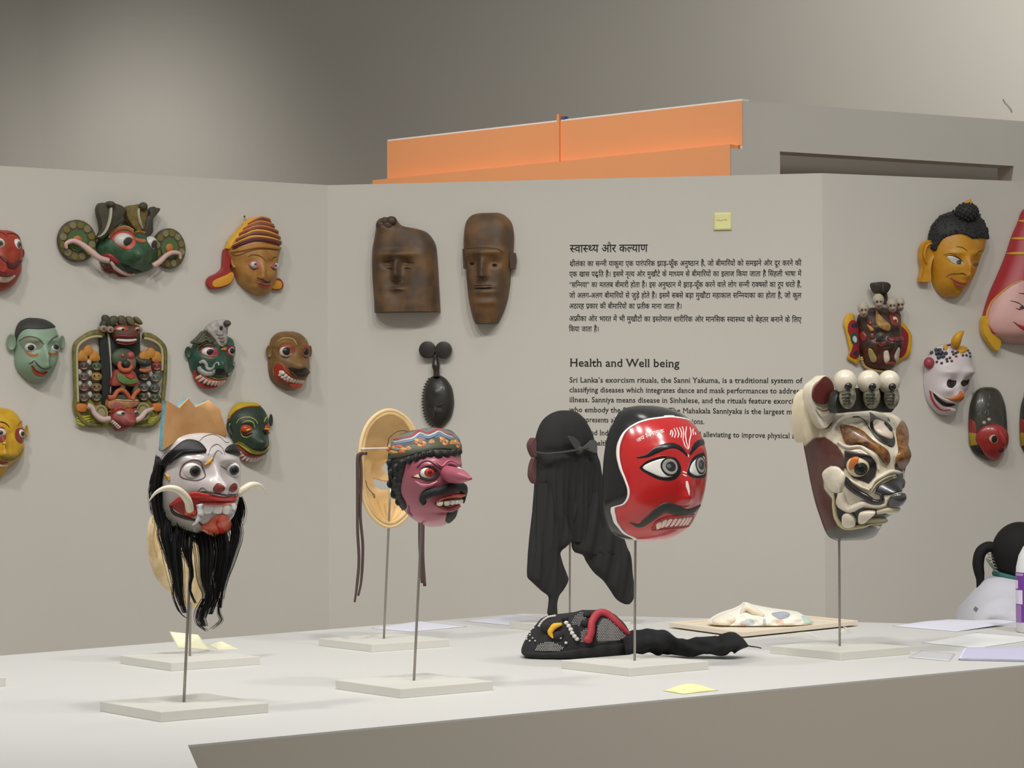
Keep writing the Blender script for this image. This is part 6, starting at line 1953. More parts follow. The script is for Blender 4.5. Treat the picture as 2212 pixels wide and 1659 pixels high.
    for k in range(4):
        for pts in (((170, 1390 + k * 34), (260, 1420 + k * 34), (350, 1400 + k * 34)), ((1090, 1430 + k * 28), (1170, 1440 + k * 28), (1260, 1395 + k * 28))):
            M.tube('scale_row', [L(x, y, 7) for x, y in pts], [2, 3.5, 2], mat((170, 166, 60), 0.5), n=12, sides=6)


mask_framed()

# ================================================================ masks on the middle wall
def wood_masks():
    Z = zm(780, 430, 3.253)
    rows = [(128, 165, 215), (138, 130, 245), (165, 113, 266), (190, 110, 300), (212, 108, 400), (235, 104, 460), (280, 96, 500), (330, 86, 524), (400, 80, 533), (500, 80, 540), (600, 85, 545), (700, 92, 550), (798, 96, 555)]
    def bump(u, v):
        u = u + 6
        b = gs(u, v, -6, 0, 36, 62, -16) + gs(u, v, -6, 8, 9, 22, 20) + gs(u, v, -6, -8, 12, 8, 8)
        b += gs(u, v, -6, 38, 36, 8, 13) - gs(np.abs(u + 6), v, 22, 20, 11, 7, 9) + gs(u, v, -4, -36, 14, 6, 8) - gs(u, v, -2, -29, 13, 2.5, 5)
        b += gs(u, v, -40, 98, 20, 14, 8) + 0.8 * np.sin(u * 0.12 + v * 0.02)
        return b
    M = wmask('topknot_wood_mask', 'dark wooden mask with a small topknot and flat-cut chin', 877, 590, rows, 50, PM, Z, p=3.2, q=2.2, bump=bump, prof=[(469, 14), (476, 24), (500, 36), (540, 48), (600, 52), (650, 52), (675.4, 50)])
    wd = mat((78, 60, 43), 0.55, second=(108, 80, 48), scale=13, bump=0.25)
    M.face(wd, 120, 120, back=3)
    ky = mat((84, 62, 42), 0.55, second=(62, 48, 36), scale=30)
    for x, y, r in ((170, 160, 9), (215, 158, 10), (140, 185, 9), (185, 190, 11)):
        M.ball('topknot_curl', M.L3(*Z((x, y))[0], 30), (r * 1.2, 8, r), ky)
    dk = mat((40, 30, 22), 0.7)
    M.ribbon('mouth', Z((236, 640), (265, 646), (300, 652)), [1, 2.4, 1], dk, 0.4, 0.2)
    for pl in (((160, 438), (200, 432), (238, 438)), ((288, 442), (330, 446), (372, 458))):
        M.ribbon('eyebrow', Z(*pl), [1.5, 4, 1.5], mat((62, 46, 34), 0.6), 0.4, 1.5)
    for pl in (((178, 494), (200, 493), (222, 497)), ((302, 496), (325, 495), (350, 500))):
        M.ribbon('eye', Z(*pl), [1.5, 4, 1.5], dk, 0.3, 0.4)
    M.ribbon('nostril_line', Z((215, 580), (245, 590), (278, 580)), [1.5, 4, 1.5], dk, 0.3, 0.2)

    rows = [(96, 840, 955), (104, 800, 990), (125, 765, 1022), (170, 738, 1058), (250, 726, 1074), (330, 724, 1074), (400, 730, 1066), (480, 738, 1056), (550, 742, 1050), (620, 748, 1044), (700, 757, 1030), (780, 772, 1006), (850, 792, 975), (878, 806, 955)]
    def bump2(u, v):
        b = gs(u, v, -4, -8, 46, 62, -10) + gs(u, v, -6, 6, 8, 26, 17) + gs(u, v, -6, -10, 12, 7, 7)
        b += gs(u, v, -4, 42, 42, 7, 9) - gs(np.abs(u + 4), v, 24, 20, 13, 9, 9)
        b += gs(u, v, 0, -40, 24, 12, 9) - gs(u, v, 0, -38, 20, 2.5, 7) + gs(u, v, 0, -66, 34, 8, 6) 
        return b
    M = wmask('tall_wood_mask', 'tall narrow wooden mask with square ears and pierced eyes', 1057, 590, rows, 54, PM, Z, p=3.0, q=2.2, bump=bump2, prof=[(459.5, 2), (466, 26), (490, 42), (540, 50), (600, 54), (660, 48), (700, 36)])
    wd2 = mat((84, 64, 45), 0.55, second=(118, 84, 48), scale=12, bump=0.25)
    M.face(wd2, 120, 130, back=3)
    for poly in (((712, 350), (752, 350), (756, 486), (718, 488)), ((1042, 380), (1078, 385), (1084, 440), (1074, 500), (1046, 495))):
        M.slab('ear', Z(*poly), 2, 20, mat((76, 60, 46), 0.6, 0.15), rnd=False, bev=0.2)
    for c_ in ((780, 460), (938, 474)):
        M.blob('eye_hole', Z(*[(c_[0] + 17 * math.cos(t), c_[1] + 12 * math.sin(t)) for t in np.linspace(0, 6.28, 13)[:-1]]), mat((18, 14, 12), 0.9), 0.3, 0.1, n=24)
    M.ribbon('mouth', Z((800, 634), (855, 636), (916, 632)), [2, 5, 2], mat((22, 16, 12), 0.8), 0.4, 0.1)
    M.ribbon('lip', Z((798, 616), (855, 612), (918, 618)), [2, 5, 2], mat((96, 70, 46), 0.55), 0.5, 3)
    M.ribbon('nostril_line', Z((820, 552), (850, 560), (880, 552)), [1.5, 4, 1.5], mat((34, 26, 20), 0.7), 0.3, 0.2)
    M.ribbon('brow_edge', Z((742, 352), (850, 350), (950, 362), (1000, 385)), [2, 4, 4, 2], mat((92, 70, 56), 0.6), 0.4, 2)

    rows = [(1240, 512, 558), (1252, 490, 580), (1275, 470, 606), (1330, 446, 638), (1400, 436, 650), (1460, 438, 650), (1530, 452, 632), (1580, 486, 596), (1605, 520, 566), (1612, 535, 550)]
    M = wmask('black_disc_mask', 'small black mask topped by two discs on a neck, with a notched edge', 946, 867, rows, 24, PM, Z, bump=lambda u, v: gs(u, v, 0, 20, 8, 8, 2) + gs(u, v, -2, -24, 4, 10, 4) - gs(np.abs(u + 2), v, 10, -14, 6, 3, 2))
    bk = mat((42, 38, 34), 0.4, 0.15, 60, coat=0.15)
    M.face(bk, 70, 70, back=3)
    for x, y in ((464, 1060), (577, 1063)):
        M.slab('disc', Z(*[(x + 58 * math.cos(t), y + 61 * math.sin(t)) for t in np.linspace(0, 6.28, 25)[:-1]]), 4, 14, bk, n=40, dome=2)
    M.tube('neck', [M.L3(*Z(p)[0], 10) for p in ((520, 1095), (524, 1125), (526, 1165), (530, 1205), (531, 1250))], [5, 5.5, 9, 6.5, 7], bk, n=20)
    ed = M.outline(Z((0, 1255))[0][1], Z((0, 1600))[0][1], 'L')
    C = catmull(ed, 19)
    for i in range(18):
        a, b = C[i], C[i + 1]
        m_ = (a + b) / 2
        d = (b - a) / np.linalg.norm(b - a)
        nn = np.array([d[1], -d[0]])
        if nn[0] > 0:
            nn = -nn
        q = [tuple(a - nn * 3), tuple(m_ + nn * 3.6), tuple(b - nn * 3)]
        M.slab('notch', q, 0.5, 5, bk, img=False, rnd=False)
    M.ribbon('mouth', Z((520, 1490), (545, 1496), (570, 1490)), [1, 3, 1], mat((78, 44, 34), 0.5), 0.5, 1)
    M.ribbon('brow_edge', Z((480, 1440), (520, 1432), (545, 1450), (580, 1436), (615, 1440)), [1, 2.5, 2, 2.5, 1], mat((56, 48, 42), 0.4), 0.4, 1)


wood_masks()

# ================================================================ masks on the right wall
def mask_gold():
    Z = zm(1800, 420, 3.949)
    rows = [(150, 1040, 1190), (165, 970, 1225), (200, 905, 1248), (250, 862, 1272), (300, 836, 1294), (350, 822, 1300), (400, 815, 1298), (460, 815, 1285), (520, 820, 1262), (600, 826, 1236), (680, 836, 1210), (740, 846, 1180), (800, 868, 1132), (850, 902, 1090), (880, 945, 1050)]
    def bump(u, v):
        return gs(u, v, 0, -34, 8, 22, 14) + gs(u, v, 0, -50, 11, 7, 7) + gs(u, v, 0, -66, 16, 7, 6) - gs(np.abs(u), v, 22, -18, 14, 8, 5) + gs(np.abs(u), v, 22, 0, 16, 5, 3) + gs(u, v, 0, -88, 14, 9, 7)
    M = wmask('gold_faced_mask', 'golden yellow face mask with black curled hair and topknot', 2060, 550, rows, 58, PR, Z, bump=bump)
    yl = mat((198, 142, 32), 0.45, second=(190, 130, 30), scale=25)
    M.face(yl, 100, 110, back=2)
    hair = mat((40, 40, 40), 0.65, 0.2, 120)
    low = M.Is(Z((820, 470), (880, 492), (905, 440), (955, 385), (1050, 356), (1130, 362), (1185, 392), (1250, 382), (1296, 378)))
    M.strip('hair', low, M.rim_over(Z((0, 470))[0][1], Z((0, 378))[0][1]), hair, 2, 3, img=False, n=80, k=24, bumps=lambda u, v: 1.6 * np.sin(u * 1.1) * np.sin(v * 1.1))
    rnd = random.Random(9)
    VV, FF = [], []
    tries = 0
    hp = low + M.rim_over(Z((0, 470))[0][1], Z((0, 378))[0][1])[::-1]
    lo_, hi_ = np.array(hp).min(0), np.array(hp).max(0)
    while tries < 420:
        tries += 1
        u, v = rnd.uniform(lo_[0], hi_[0]), rnd.uniform(lo_[1], hi_[1])
        if not inside(hp, np.array([u]), np.array([v]))[0]:
            continue
        P = M.pt(np.array(u), np.array(v), 4.5)
        V, F = ellipsoid_mesh(P, (2.3 * M.k,) * 3, 8, 5)
        FF += [tuple(i + len(VV) for i in f) for f in F]; VV += V
    o = M.part('hair_curls', VV, FF, hair)
    o['kind'] = 'stuff'
    bun = M.ball('topknot', M.L3(*Z((1140, 165))[0], 40), (25, 22, 20), hair)
    VV, FF = [], []
    c0 = M.L3(*Z((1140, 165))[0], 40)
    for k in range(90):
        t = math.acos(1 - 2 * (k + .5) / 90); a = k * 2.399963
        P = (c0 + np.array([25 * math.sin(t) * math.cos(a), 22 * math.sin(t) * math.sin(a), 20 * math.cos(t)])) * M.k
        V, F = ellipsoid_mesh(P, (3 * M.k,) * 3, 8, 5)
        FF += [tuple(i + len(VV) for i in f) for f in F]; VV += V
    M.part('topknot_curls', VV, FF, hair, bun)
    M.tube('topknot_flame', [M.L3(*Z(p)[0], 42) for p in ((1160, 125), (1150, 95), (1165, 70), (1172, 48))], [7, 8, 6, 1], mat((206, 144, 34), 0.45), n=16)
    M.slab('ear', Z((760, 560), (768, 460), (800, 412), (845, 400), (885, 430), (884, 500), (852, 570), (838, 650), (836, 745), (800, 760), (752, 750), (772, 650)), 2, 16, yl, n=50, dome=-3)
    M.tube('ear_fold', [M.L3(*Z(p)[0], 17) for p in ((800, 600), (785, 530), (800, 460), (840, 430), (862, 460))], [1.5, 3, 3, 3, 1.5], yl, n=20)
    M.blob('eye', Z((970, 545), (1010, 542), (1060, 562), (1104, 594), (1085, 612), (1030, 606), (995, 580)), mat((206, 200, 188), 0.3), 0.8, 2)
    u0, v0 = M.I(*Z((1066, 592))[0])
    M.blob('pupil', [(u0 + 6 * math.cos(t), v0 + 5 * math.sin(t)) for t in np.linspace(0, 6.28, 13)[:-1]], mat((40, 48, 44), 0.3), 2.2, 1, img=False)
    M.blob('eye', Z((1188, 608), (1205, 590), (1228, 592), (1232, 610), (1205, 622)), mat((96, 84, 60), 0.4), 0.6, 1)
    dk = mat((70, 44, 24), 0.5)
    for pl, w in ((((962, 540), (1020, 538), (1075, 562), (1108, 592)), 2.2), (((1050, 462), (1100, 470), (1142, 500)), 1.6), (((1205, 540), (1235, 500), (1280, 482)), 1.6), (((945, 530), (1000, 520), (1050, 530)), 1.2)):
        M.ribbon('eye_line', Z(*pl), [w * .5, w, w * .5], dk, 0.6, 0.5)
    M.ribbon('moustache', Z((960, 715), (1000, 695), (1060, 690), (1110, 695)), [1, 3, 3, 1], mat((120, 80, 34), 0.6), 0.4, 0.4)
    M.ribbon('nostril_line', Z((1075, 688), (1105, 690), (1130, 704)), [1.5, 4, 1.5], mat((80, 46, 20), 0.6), 0.5, 0.3)
    M.ribbon('lip', Z((1000, 722), (1040, 748), (1090, 765), (1128, 762)), [1.5, 5, 5, 2], mat((164, 80, 66), 0.45), 0.8, 2)
    M.ribbon('lip', Z((1020, 758), (1060, 785), (1100, 792), (1128, 772)), [1.5, 6, 6, 2], mat((172, 88, 70), 0.45), 0.8, 2)


mask_gold()


def mask_redhat():
    Z = zm(1800, 420, 3.949)
    cx = 2224
    lf = [(452, 2213), (462, 2207), (480, 2201), (510, 2188), (550, 2175), (590, 2159), (640, 2138), (690, 2124), (710, 2124), (724, 2132), (735, 2150), (742, 2175), (745, 2205)]
    rows = [(y, x, 2 * cx - x + 18) for y, x in lf]
    M = Mask('red_hatted_mask', 'pink smiling mask in a tall red hat with yellow bands', cx, 620, PR, PR.yaw, rows, 62, prof=[(452, 14), (480, 26), (560, 46), (640, 58), (700, 62), (730, 50), (745, 0)], bump=lambda u, v: gs(u, v, 0, -50, 11, 20, 14) + gs(np.abs(u), v, 40, -80, 22, 20, 6))
    fp = Z((1700, 748), (1600, 752), (1520, 790), (1440, 850), (1370, 915), (1335, 980), (1320, 1050), (1330, 1120), (1370, 1180), (1430, 1230), (1520, 1265), (1627, 1275), (1700, 1275))
    ev = M.Is(fp)
    pol = ev + [(-u, v) for u, v in ev[::-1]]
    def paint(u, v, X, Y):
        c = np.tile(np.array((164, 44, 50), float), (len(u), 1))
        c[inside(pol, u, v)] = (206, 158, 150)
        c[(v < -104)] = (206, 158, 150)
        return c
    M.face(None, 110, 120, paint=paint, rough=0.4, vary=0.05, back=2, sym=False)
    yl = mat((206, 160, 36), 0.45, 0.08)
    M.ribbon('hat_trim', ev[1:8], [2, 3.5, 3.5], yl, 0.8, 1, img=False, n=50)
    M.ribbon('hat_trim', mir(ev[1:8]), [2, 3.5, 3.5], yl, 0.8, 1, img=False, n=50)
    for y0, y1 in ((235, 240), (368, 392), (505, 520)):
        vq = 620 - (420 + y1 / 3.949)
        a, b = M.edges(np.array(vq))
        M.ribbon('hat_band', [(a + 1, vq + 2), (a * .6 + b * .4, vq), ((a + b) / 2, vq - 1), (a * .4 + b * .6, vq), (b - 1, vq + 2)], [6] * 3, yl, 0.8, 1.2, img=False, n=40)
    M.slab('lappet', Z((1298, 1060), (1330, 1050), (1332, 1130), (1370, 1180), (1435, 1255), (1430, 1310), (1400, 1342), (1340, 1270), (1295, 1180)), 2, 16, yl, n=40, dome=2)
    M.ear(*Z((1362, 1120))[0], 9, 14, mat((196, 146, 138), 0.5), -1, 18)
    dk = mat((50, 36, 34), 0.5)
    for pl in (((1515, 920), (1570, 935), (1620, 965)), ((1560, 985), (1590, 995), (1620, 985)), ((1585, 858), (1627, 862), (1660, 880))):
        M.ribbon('eye_line', Z(*pl), [1, 2.2, 1], dk, 0.6, 0.5)
    M.blob('pupil', Z((1590, 978), (1606, 964), (1626, 972), (1624, 990), (1602, 994)), dk, 0.8, 0.5)
    M.blob('mouth', Z((1545, 1105), (1580, 1120), (1640, 1140), (1680, 1150), (1650, 1175), (1600, 1155)), mat((170, 50, 54), 0.4), 0.8, 1.5)
    M.ribbon('mouth_line', Z((1540, 1100), (1590, 1130), (1650, 1145), (1690, 1145)), [1, 2.5, 2], dk, 1.2, 0.8)
    M.ribbon('eye_line', [(30, -38), (42, -34), (54, -40)], [1, 2, 1], dk, 0.6, 0.5, img=False)


mask_redhat()


def mask_wrathful():
    Z = zm(1800, 590, 7.54)
    rows = [(560, 640, 1020), (600, 520, 1070), (680, 430, 1100), (760, 402, 1105), (850, 392, 1105), (950, 392, 1110), (1050, 392, 1130), (1150, 395, 1130), (1250, 420, 1095), (1350, 450, 1055), (1450, 475, 1015), (1550, 550, 950), (1605, 650, 860)]
    def bump(u, v):
        return gs(u, v, 2, -24, 12, 12, 16) + gs(u, v, 2, 20, 16, 20, 6) + gs(np.abs(u), v, 26, 12, 16, 8, 6) + gs(np.abs(u), v, 34, -28, 12, 12, 7) + gs(u, v, 0, -62, 24, 12, 8)
    M = wmask('wrathful_mask', 'dark brown fierce mask with small skulls on top and yellow-red cloth around', 1899, 720, rows, 44, PR, Z, bump=bump)
    M.face(mat((66, 44, 32), 0.5, second=(48, 34, 26), scale=50, coat=0.2), 90, 90, back=2)
    yl = mat((206, 158, 34), 0.6, 0.12, 40); rd = mat((140, 26, 36), 0.6, 0.15, 40)
    for poly, m_, h in ((((190, 830), (230, 700), (300, 655), (350, 690), (365, 800), (420, 1200), (420, 1480), (330, 1450), (235, 1385), (290, 1320), (250, 1100), (215, 940)), yl, 5), (((1105, 780), (1170, 830), (1240, 920), (1285, 1030), (1270, 1200), (1240, 1350), (1150, 1390), (1060, 1460), (1000, 1490), (1040, 1300), (1060, 1000)), yl, 5), (((270, 820), (350, 770), (420, 900), (420, 1370), (280, 1350), (330, 1200), (290, 1050), (250, 940)), rd, 8), (((1090, 860), (1160, 900), (1222, 1000), (1210, 1180), (1160, 1330), (1060, 1360), (1050, 1000)), rd, 8)):
        M.slab('cloth', Z(*poly), 0, h, m_, n=50, dome=2)
    bl = mat((40, 40, 56), 0.6, 0.1)
    M.slab('cloth_patch', Z((300, 1020), (350, 970), (400, 1000), (400, 1170), (350, 1170), (310, 1120)), 6, 10, mat((40, 74, 62), 0.6), n=20)
    M.slab('cloth_patch', Z((330, 1060), (365, 1030), (392, 1080), (380, 1140), (340, 1120)), 8, 12, mat((190, 196, 198), 0.6), n=20)
    M.slab('cloth_patch', Z((310, 850), (380, 820), (400, 880), (330, 900)), 6, 10, bl, n=16)
    M.slab('cloth_patch', Z((330, 1300), (400, 1260), (410, 1350), (350, 1340)), 6, 10, bl, n=16)
    bone = mat((176, 166, 146), 0.55, 0.1)
    for x, y, r, h in ((495, 610, 88, 34), (738, 475, 92, 40), (955, 530, 86, 34), (1080, 505, 76, 22)):
        o = M.ball('skull', M.L3(*Z((x, y - 20))[0], h), (r / 7.0, 11, r / 7.0 * 1.05), bone)
        M.ball('jaw', M.L3(*Z((x + 8, y + 62))[0], h + 3), (r / 10, 8, r / 9.5), mat((160, 136, 124), 0.55, 0.1), o)
        for dx in (-26, 28):
            M.ball('socket', M.L3(*Z((x + dx + 8, y + 8))[0], h + 9.5), (2.6, 2.4, 2.2), mat((70, 48, 44), 0.6), o, nu=10, nv=6)
        M.tube('skull_grin', [M.L3(*Z((x - 30, y + 68))[0], h + 10), M.L3(*Z((x + 8, y + 84))[0], h + 12), M.L3(*Z((x + 46, y + 66))[0], h + 10)], [0.7, 1.2, 0.7], mat((110, 60, 54), 0.6), o, n=8, sides=5)
    dk = mat((50, 44, 36), 0.5, 0.2)
    M.tube('finial_stem', [M.L3(*Z(p)[0], 24) for p in ((850, 520), (855, 420), (830, 340), (815, 300))], [4, 4, 6, 9], dk, n=16)
    fin = M.slab('finial', Z((682, 215), (700, 170), (770, 158), (830, 155), (900, 165), (942, 205), (935, 260), (890, 330), (850, 348), (780, 345), (720, 310)), 14, 34, dk, n=40, dome=4)
    M.tube('finial_line', [M.L3(*Z(p)[0], 39) for p in ((805, 175), (812, 240), (815, 320))], [1, 1.5, 1], mat((92, 76, 60), 0.5), fin, n=10, sides=6)
    gold = mat((170, 134, 76), 0.45, second=(140, 108, 56), scale=60)
    M.blob('forehead_plate', Z((695, 625), (730, 680), (790, 730), (850, 800), (915, 860), (920, 930), (880, 965), (780, 920), (710, 860), (692, 740)), gold, 2, 5, n=40)
    M.blob('brow_plate', Z((555, 855), (600, 870), (650, 910), (668, 945), (625, 965), (590, 920)), mat((190, 134, 66), 0.45), 2, 3)
    M.blob('eye_rim', Z((915, 700), (960, 650), (1030, 680), (1075, 760), (1060, 850), (1010, 880), (950, 830)), mat((134, 50, 38), 0.45), 1, 2)
    a_, b_ = Z((995, 785))[0]
    M.eye(a_, b_, 8, 9, 6, a_ + 2, b_ + 1, [(4.2, (150, 90, 54)), (2.4, (60, 50, 34))], (206, 196, 176), sink=0.1)
    for poly, c in ((((430, 1020), (490, 950), (550, 1030), (545, 1090), (480, 1130)), (130, 40, 36)), (((870, 1070), (960, 1060), (1110, 1040), (1130, 1110), (1000, 1130), (900, 1110)), (118, 36, 42)), (((690, 1150), (760, 1130), (850, 1130), (830, 1190), (760, 1210)), (146, 70, 62)), (((560, 790), (620, 770), (640, 840), (590, 860)), (120, 46, 32)), (((590, 1000), (660, 990), (680, 1080), (600, 1080)), (96, 40, 30))):
        M.blob('red_patch', Z(*poly), mat(c, 0.4, 0.15, coat=0.2), 1, 3)
    M.ball('nose', M.L3(*Z((765, 1040))[0], 58), (9, 9, 8), mat((74, 72, 66), 0.3, 0.15, coat=0.3))
    M.blob('mouth_lining', Z((500, 1250), (600, 1200), (760, 1230), (900, 1220), (1060, 1230), (1030, 1400), (980, 1520), (800, 1560), (600, 1520), (500, 1400)), mat((92, 42, 26), 0.5, second=(60, 34, 16), scale=60), 0.6, 0.5, n=50)
    for poly, c in ((((580, 1235), (640, 1260), (700, 1370), (690, 1450), (620, 1440), (580, 1340)), (160, 140, 92)), (((820, 1290), (890, 1280), (905, 1410), (850, 1470), (820, 1420)), (206, 190, 176)), (((1000, 1300), (1060, 1215), (1050, 1330), (1010, 1450), (985, 1400)), (196, 184, 172))):
        M.blob('fang', Z(*poly), mat(c, 0.4), 2, 3)
    M.ribbon('tongue', Z((840, 1480), (920, 1465), (1000, 1470)), [3, 7, 3], mat((140, 50, 40), 0.4), 2, 3)
    C = catmull(M.Is(Z((478, 1380), (490, 1450), (540, 1520), (620, 1560), (720, 1580), (820, 1585))), 16)
    for p_ in C:
        P = M.pt(np.array(p_[0]), np.array(p_[1]), 3) / M.k
        M.ball('lip_bead', P, (4.0, 3.5, 3.2), mat((178, 146, 90), 0.45), nu=10, nv=6)


mask_wrathful()


def mask_whiteskull():
    Z = zm(1970, 700, 5.351)
    rows = [(228, 420, 560), (250, 340, 620), (300, 262, 672), (380, 205, 690), (450, 172, 692), (520, 158, 708), (560, 155, 712), (620, 150, 690), (700, 150, 655), (770, 155, 615), (850, 170, 580), (920, 200, 525), (980, 242, 500), (1030, 292, 465), (1056, 345, 425)]
    def bump(u, v):
        return gs(np.abs(u), v, 30, 24, 22, 8, 8) + gs(np.abs(u), v, 34, -16, 14, 10, 8) - gs(np.abs(u), v, 18, 2, 11, 9, 9) + gs(u, v, 0, -30, 22, 10, 14) + gs(u, v, 0, -62, 20, 10, 10) - gs(u, v, 0, -48, 24, 6, 8)
    M = wmask('white_skull_mask', 'white grinning skull mask with a gold horn and coloured blossoms', 2050, 828, rows, 52, PR, Z, bump=bump)
    M.face(mat((206, 196, 196), 0.4, 0.06, 30), 100, 110, back=2)
    dark = mat((36, 26, 24), 0.7)
    M.blob('eye_socket', Z((402, 690), (425, 645), (470, 655), (510, 660), (505, 705), (465, 742), (420, 735)), dark, 0.5, 0.2)
    M.blob('eye_socket', Z((562, 680), (590, 652), (625, 655), (655, 640), (645, 690), (605, 724), (572, 712)), dark, 0.5, 0.2)
    M.blob('nose', Z((552, 775), (575, 810), (594, 862), (540, 890), (470, 886), (420, 868), (500, 840)), mat((190, 104, 44), 0.45), 1, 4)
    M.ribbon('mouth', Z((245, 775), (275, 840), (330, 895), (400, 935), (490, 935)), [2, 8, 10, 9, 3], dark, 0.6, 0.2)
    M.ribbon('lip', Z((210, 770), (235, 860), (280, 940), (350, 992), (440, 990)), [2, 4, 5, 5, 2], mat((164, 50, 62), 0.45), 0.8, 1.5)
    M.ribbon('lip', Z((230, 770), (290, 815), (360, 862), (460, 895), (560, 890)), [2, 4, 5, 5, 3], mat((200, 188, 180), 0.4), 1, 3)
    M.ribbon('lip_line', Z((330, 850), (400, 862), (460, 868)), [1, 2, 1], mat((176, 120, 92), 0.5), 1, 0.6)
    gold = mat((206, 150, 36), 0.45, 0.1)
    M.tube('horn', [M.L3(*Z(p)[0], h) for p, h in (((500, 250), 30), ((515, 200), 40), ((540, 150), 44), ((575, 110), 46), ((600, 92), 46))], [10, 11, 10, 7, 2], gold, n=20)
    M.blob('gold_patch', Z((490, 260), (540, 270), (600, 265), (642, 300), (620, 325), (570, 345), (525, 310)), gold, 1.5, 3)
    M.blob('gold_patch', Z((365, 262), (400, 250), (415, 280), (395, 312), (368, 300)), gold, 1.5, 3)
    M.ball('red_bud', M.L3(*Z((205, 455))[0], 16), (12, 11, 13), mat((154, 62, 74), 0.4, 0.1))
    blu = mat((72, 80, 90), 0.6, second=(50, 54, 60), scale=80)
    rnd = random.Random(5)
    for x, y, r in ((300, 350, 26), (345, 345, 28), (320, 395, 26), (365, 385, 24), (290, 310, 22), (395, 350, 20), (330, 310, 20), (240, 340, 20)):
        u, v = M.I(*Z((x, y))[0])
        P = M.pt(np.array(u), np.array(v), 2) / M.k
        M.ball('blossom', P, (r / 4.6, 4, r / 5), blu, nu=12, nv=8)
    for x, y, c in ((295, 445, 0), (348, 460, 0), (410, 440, 0), (440, 400, 0), (405, 415, 0), (480, 360, 0), (505, 345, 0), (525, 335, 0), (585, 370, 0), (625, 368, 0), (660, 340, 0), (665, 380, 0), (470, 330, 0), (460, 436, 1), (510, 382, 1), (380, 300, 0), (440, 250, 0), (415, 255, 0), (640, 310, 0)):
        u, v = M.I(*Z((x, y))[0])
        P = M.pt(np.array(u), np.array(v), 0.8) / M.k
        M.ball('petal_spot', P, (3.4, 2.5, 3.0), mat((66, 66, 68), 0.6) if c == 0 else mat((158, 56, 50), 0.5), nu=10, nv=6)


mask_whiteskull()


def oval(name, label, cx, shift, vis):
    Z0 = zm(1970, 700, 5.351)
    Z = lambda *p: [(x + shift, y) for x, y in Z0(*p)]
    rows = [(728, 845, 925), (745, 790, 975), (790, 738, 1022), (880, 698, 1062), (980, 676, 1085), (1100, 666, 1095), (1200, 665, 1098), (1300, 666, 1098), (1400, 682, 1085), (1470, 712, 1060), (1530, 790, 1020), (1572, 880, 975)]
    M = wmask(name, label, cx, 914, rows, 30, PR, Z, bump=lambda u, v: gs(u, v, 6, -28, 26, 30, 10))
    M.face(mat((58, 54, 44), 0.4, second=(44, 44, 36), scale=40, coat=0.3), 80, 90, back=2)
    red = mat((158, 42, 38), 0.35, second=(146, 36, 34), scale=30, coat=0.3)
    fc = M.blob('red_face', Z((742, 1310), (775, 1225), (860, 1172), (960, 1160), (1040, 1195), (1088, 1270), (1086, 1390), (1040, 1480), (975, 1568), (900, 1558), (825, 1485), (775, 1400)), red, 1.5, 9, n=50, rings=8)
    for poly, c in ((((668, 1110), (700, 1105), (740, 1160), (745, 1260), (668, 1250)), (140, 48, 40)), (((666, 1255), (745, 1265), (740, 1340), (760, 1390), (672, 1400)), (158, 128, 40)), (((678, 1405), (760, 1395), (810, 1470), (800, 1525), (720, 1480)), (34, 34, 28))):
        M.blob('side_band', Z(*poly), mat(c, 0.45, 0.1), 0.6, 1.5)
    M.blob('eye', Z((884, 1320), (905, 1285), (945, 1278), (972, 1310), (960, 1352), (915, 1356)), mat((190, 170, 140), 0.4), 10, 2)
    u0, v0 = M.I(*Z((938, 1316))[0])
    M.blob('pupil', [(u0 + 5 * math.cos(t), v0 + 6.5 * math.sin(t)) for t in np.linspace(0, 6.28, 13)[:-1]], mat((36, 34, 26), 0.3), 12, 1, img=False)
    M.ribbon('nose', Z((985, 1230), (1005, 1290), (1025, 1350)), [5, 8, 9], mat((170, 60, 62), 0.35, coat=0.3), 8, 6)
    M.blob('mouth', Z((950, 1440), (985, 1415), (1015, 1400), (1020, 1440), (990, 1465)), mat((74, 26, 24), 0.5), 9, 1)
    for x, y in ((835, 1140), (890, 1105)):
        M.blob('white_dot', Z(*[(x + 21 * math.cos(t), y + 21 * math.sin(t)) for t in np.linspace(0, 6.28, 11)[:-1]]), mat((170, 156, 140), 0.5), 1, 1.5, n=16)
    rnd = random.Random(2)
    for k in range(16):
        x, y = rnd.uniform(690, 900), rnd.uniform(780, 1060)
        M.ribbon('chip', Z((x, y), (x + rnd.uniform(-20, 20), y + rnd.uniform(5, 40))), [0.6, 1.6, 0.6], mat((130, 126, 110), 0.6), 0.3, 0.2, n=6, cross=4)
    return M


oval('oval_mask', 'dark oval mask with a small glossy red face at its foot', 2135, 0, True)
oval('oval_mask', 'dark oval mask cut off by the edge beside the red-faced one', 2245.5, 110.5, False)
# small white lettering painted on the red mask
Z = zm(1110, 850, 3.318)
V, F, w = RED_WORD
bl = catmull(Z((888, 352), (940, 325), (1000, 300), (1078, 282)), 60)
tl = np.linspace(0, 1, 60)
P = []
for x, y in V:
    t = x / w
    bx, by = np.interp(t, tl, bl[:, 0]), np.interp(t, tl, bl[:, 1])
    u, v = MRED.I(bx - y * 3.0, by - y * 11.5)
    P.append(MRED.pt(np.array(u), np.array(v), 0.8))
MRED.part('painted_lettering', P, F, mat((226, 214, 206), 0.4), smooth=False)
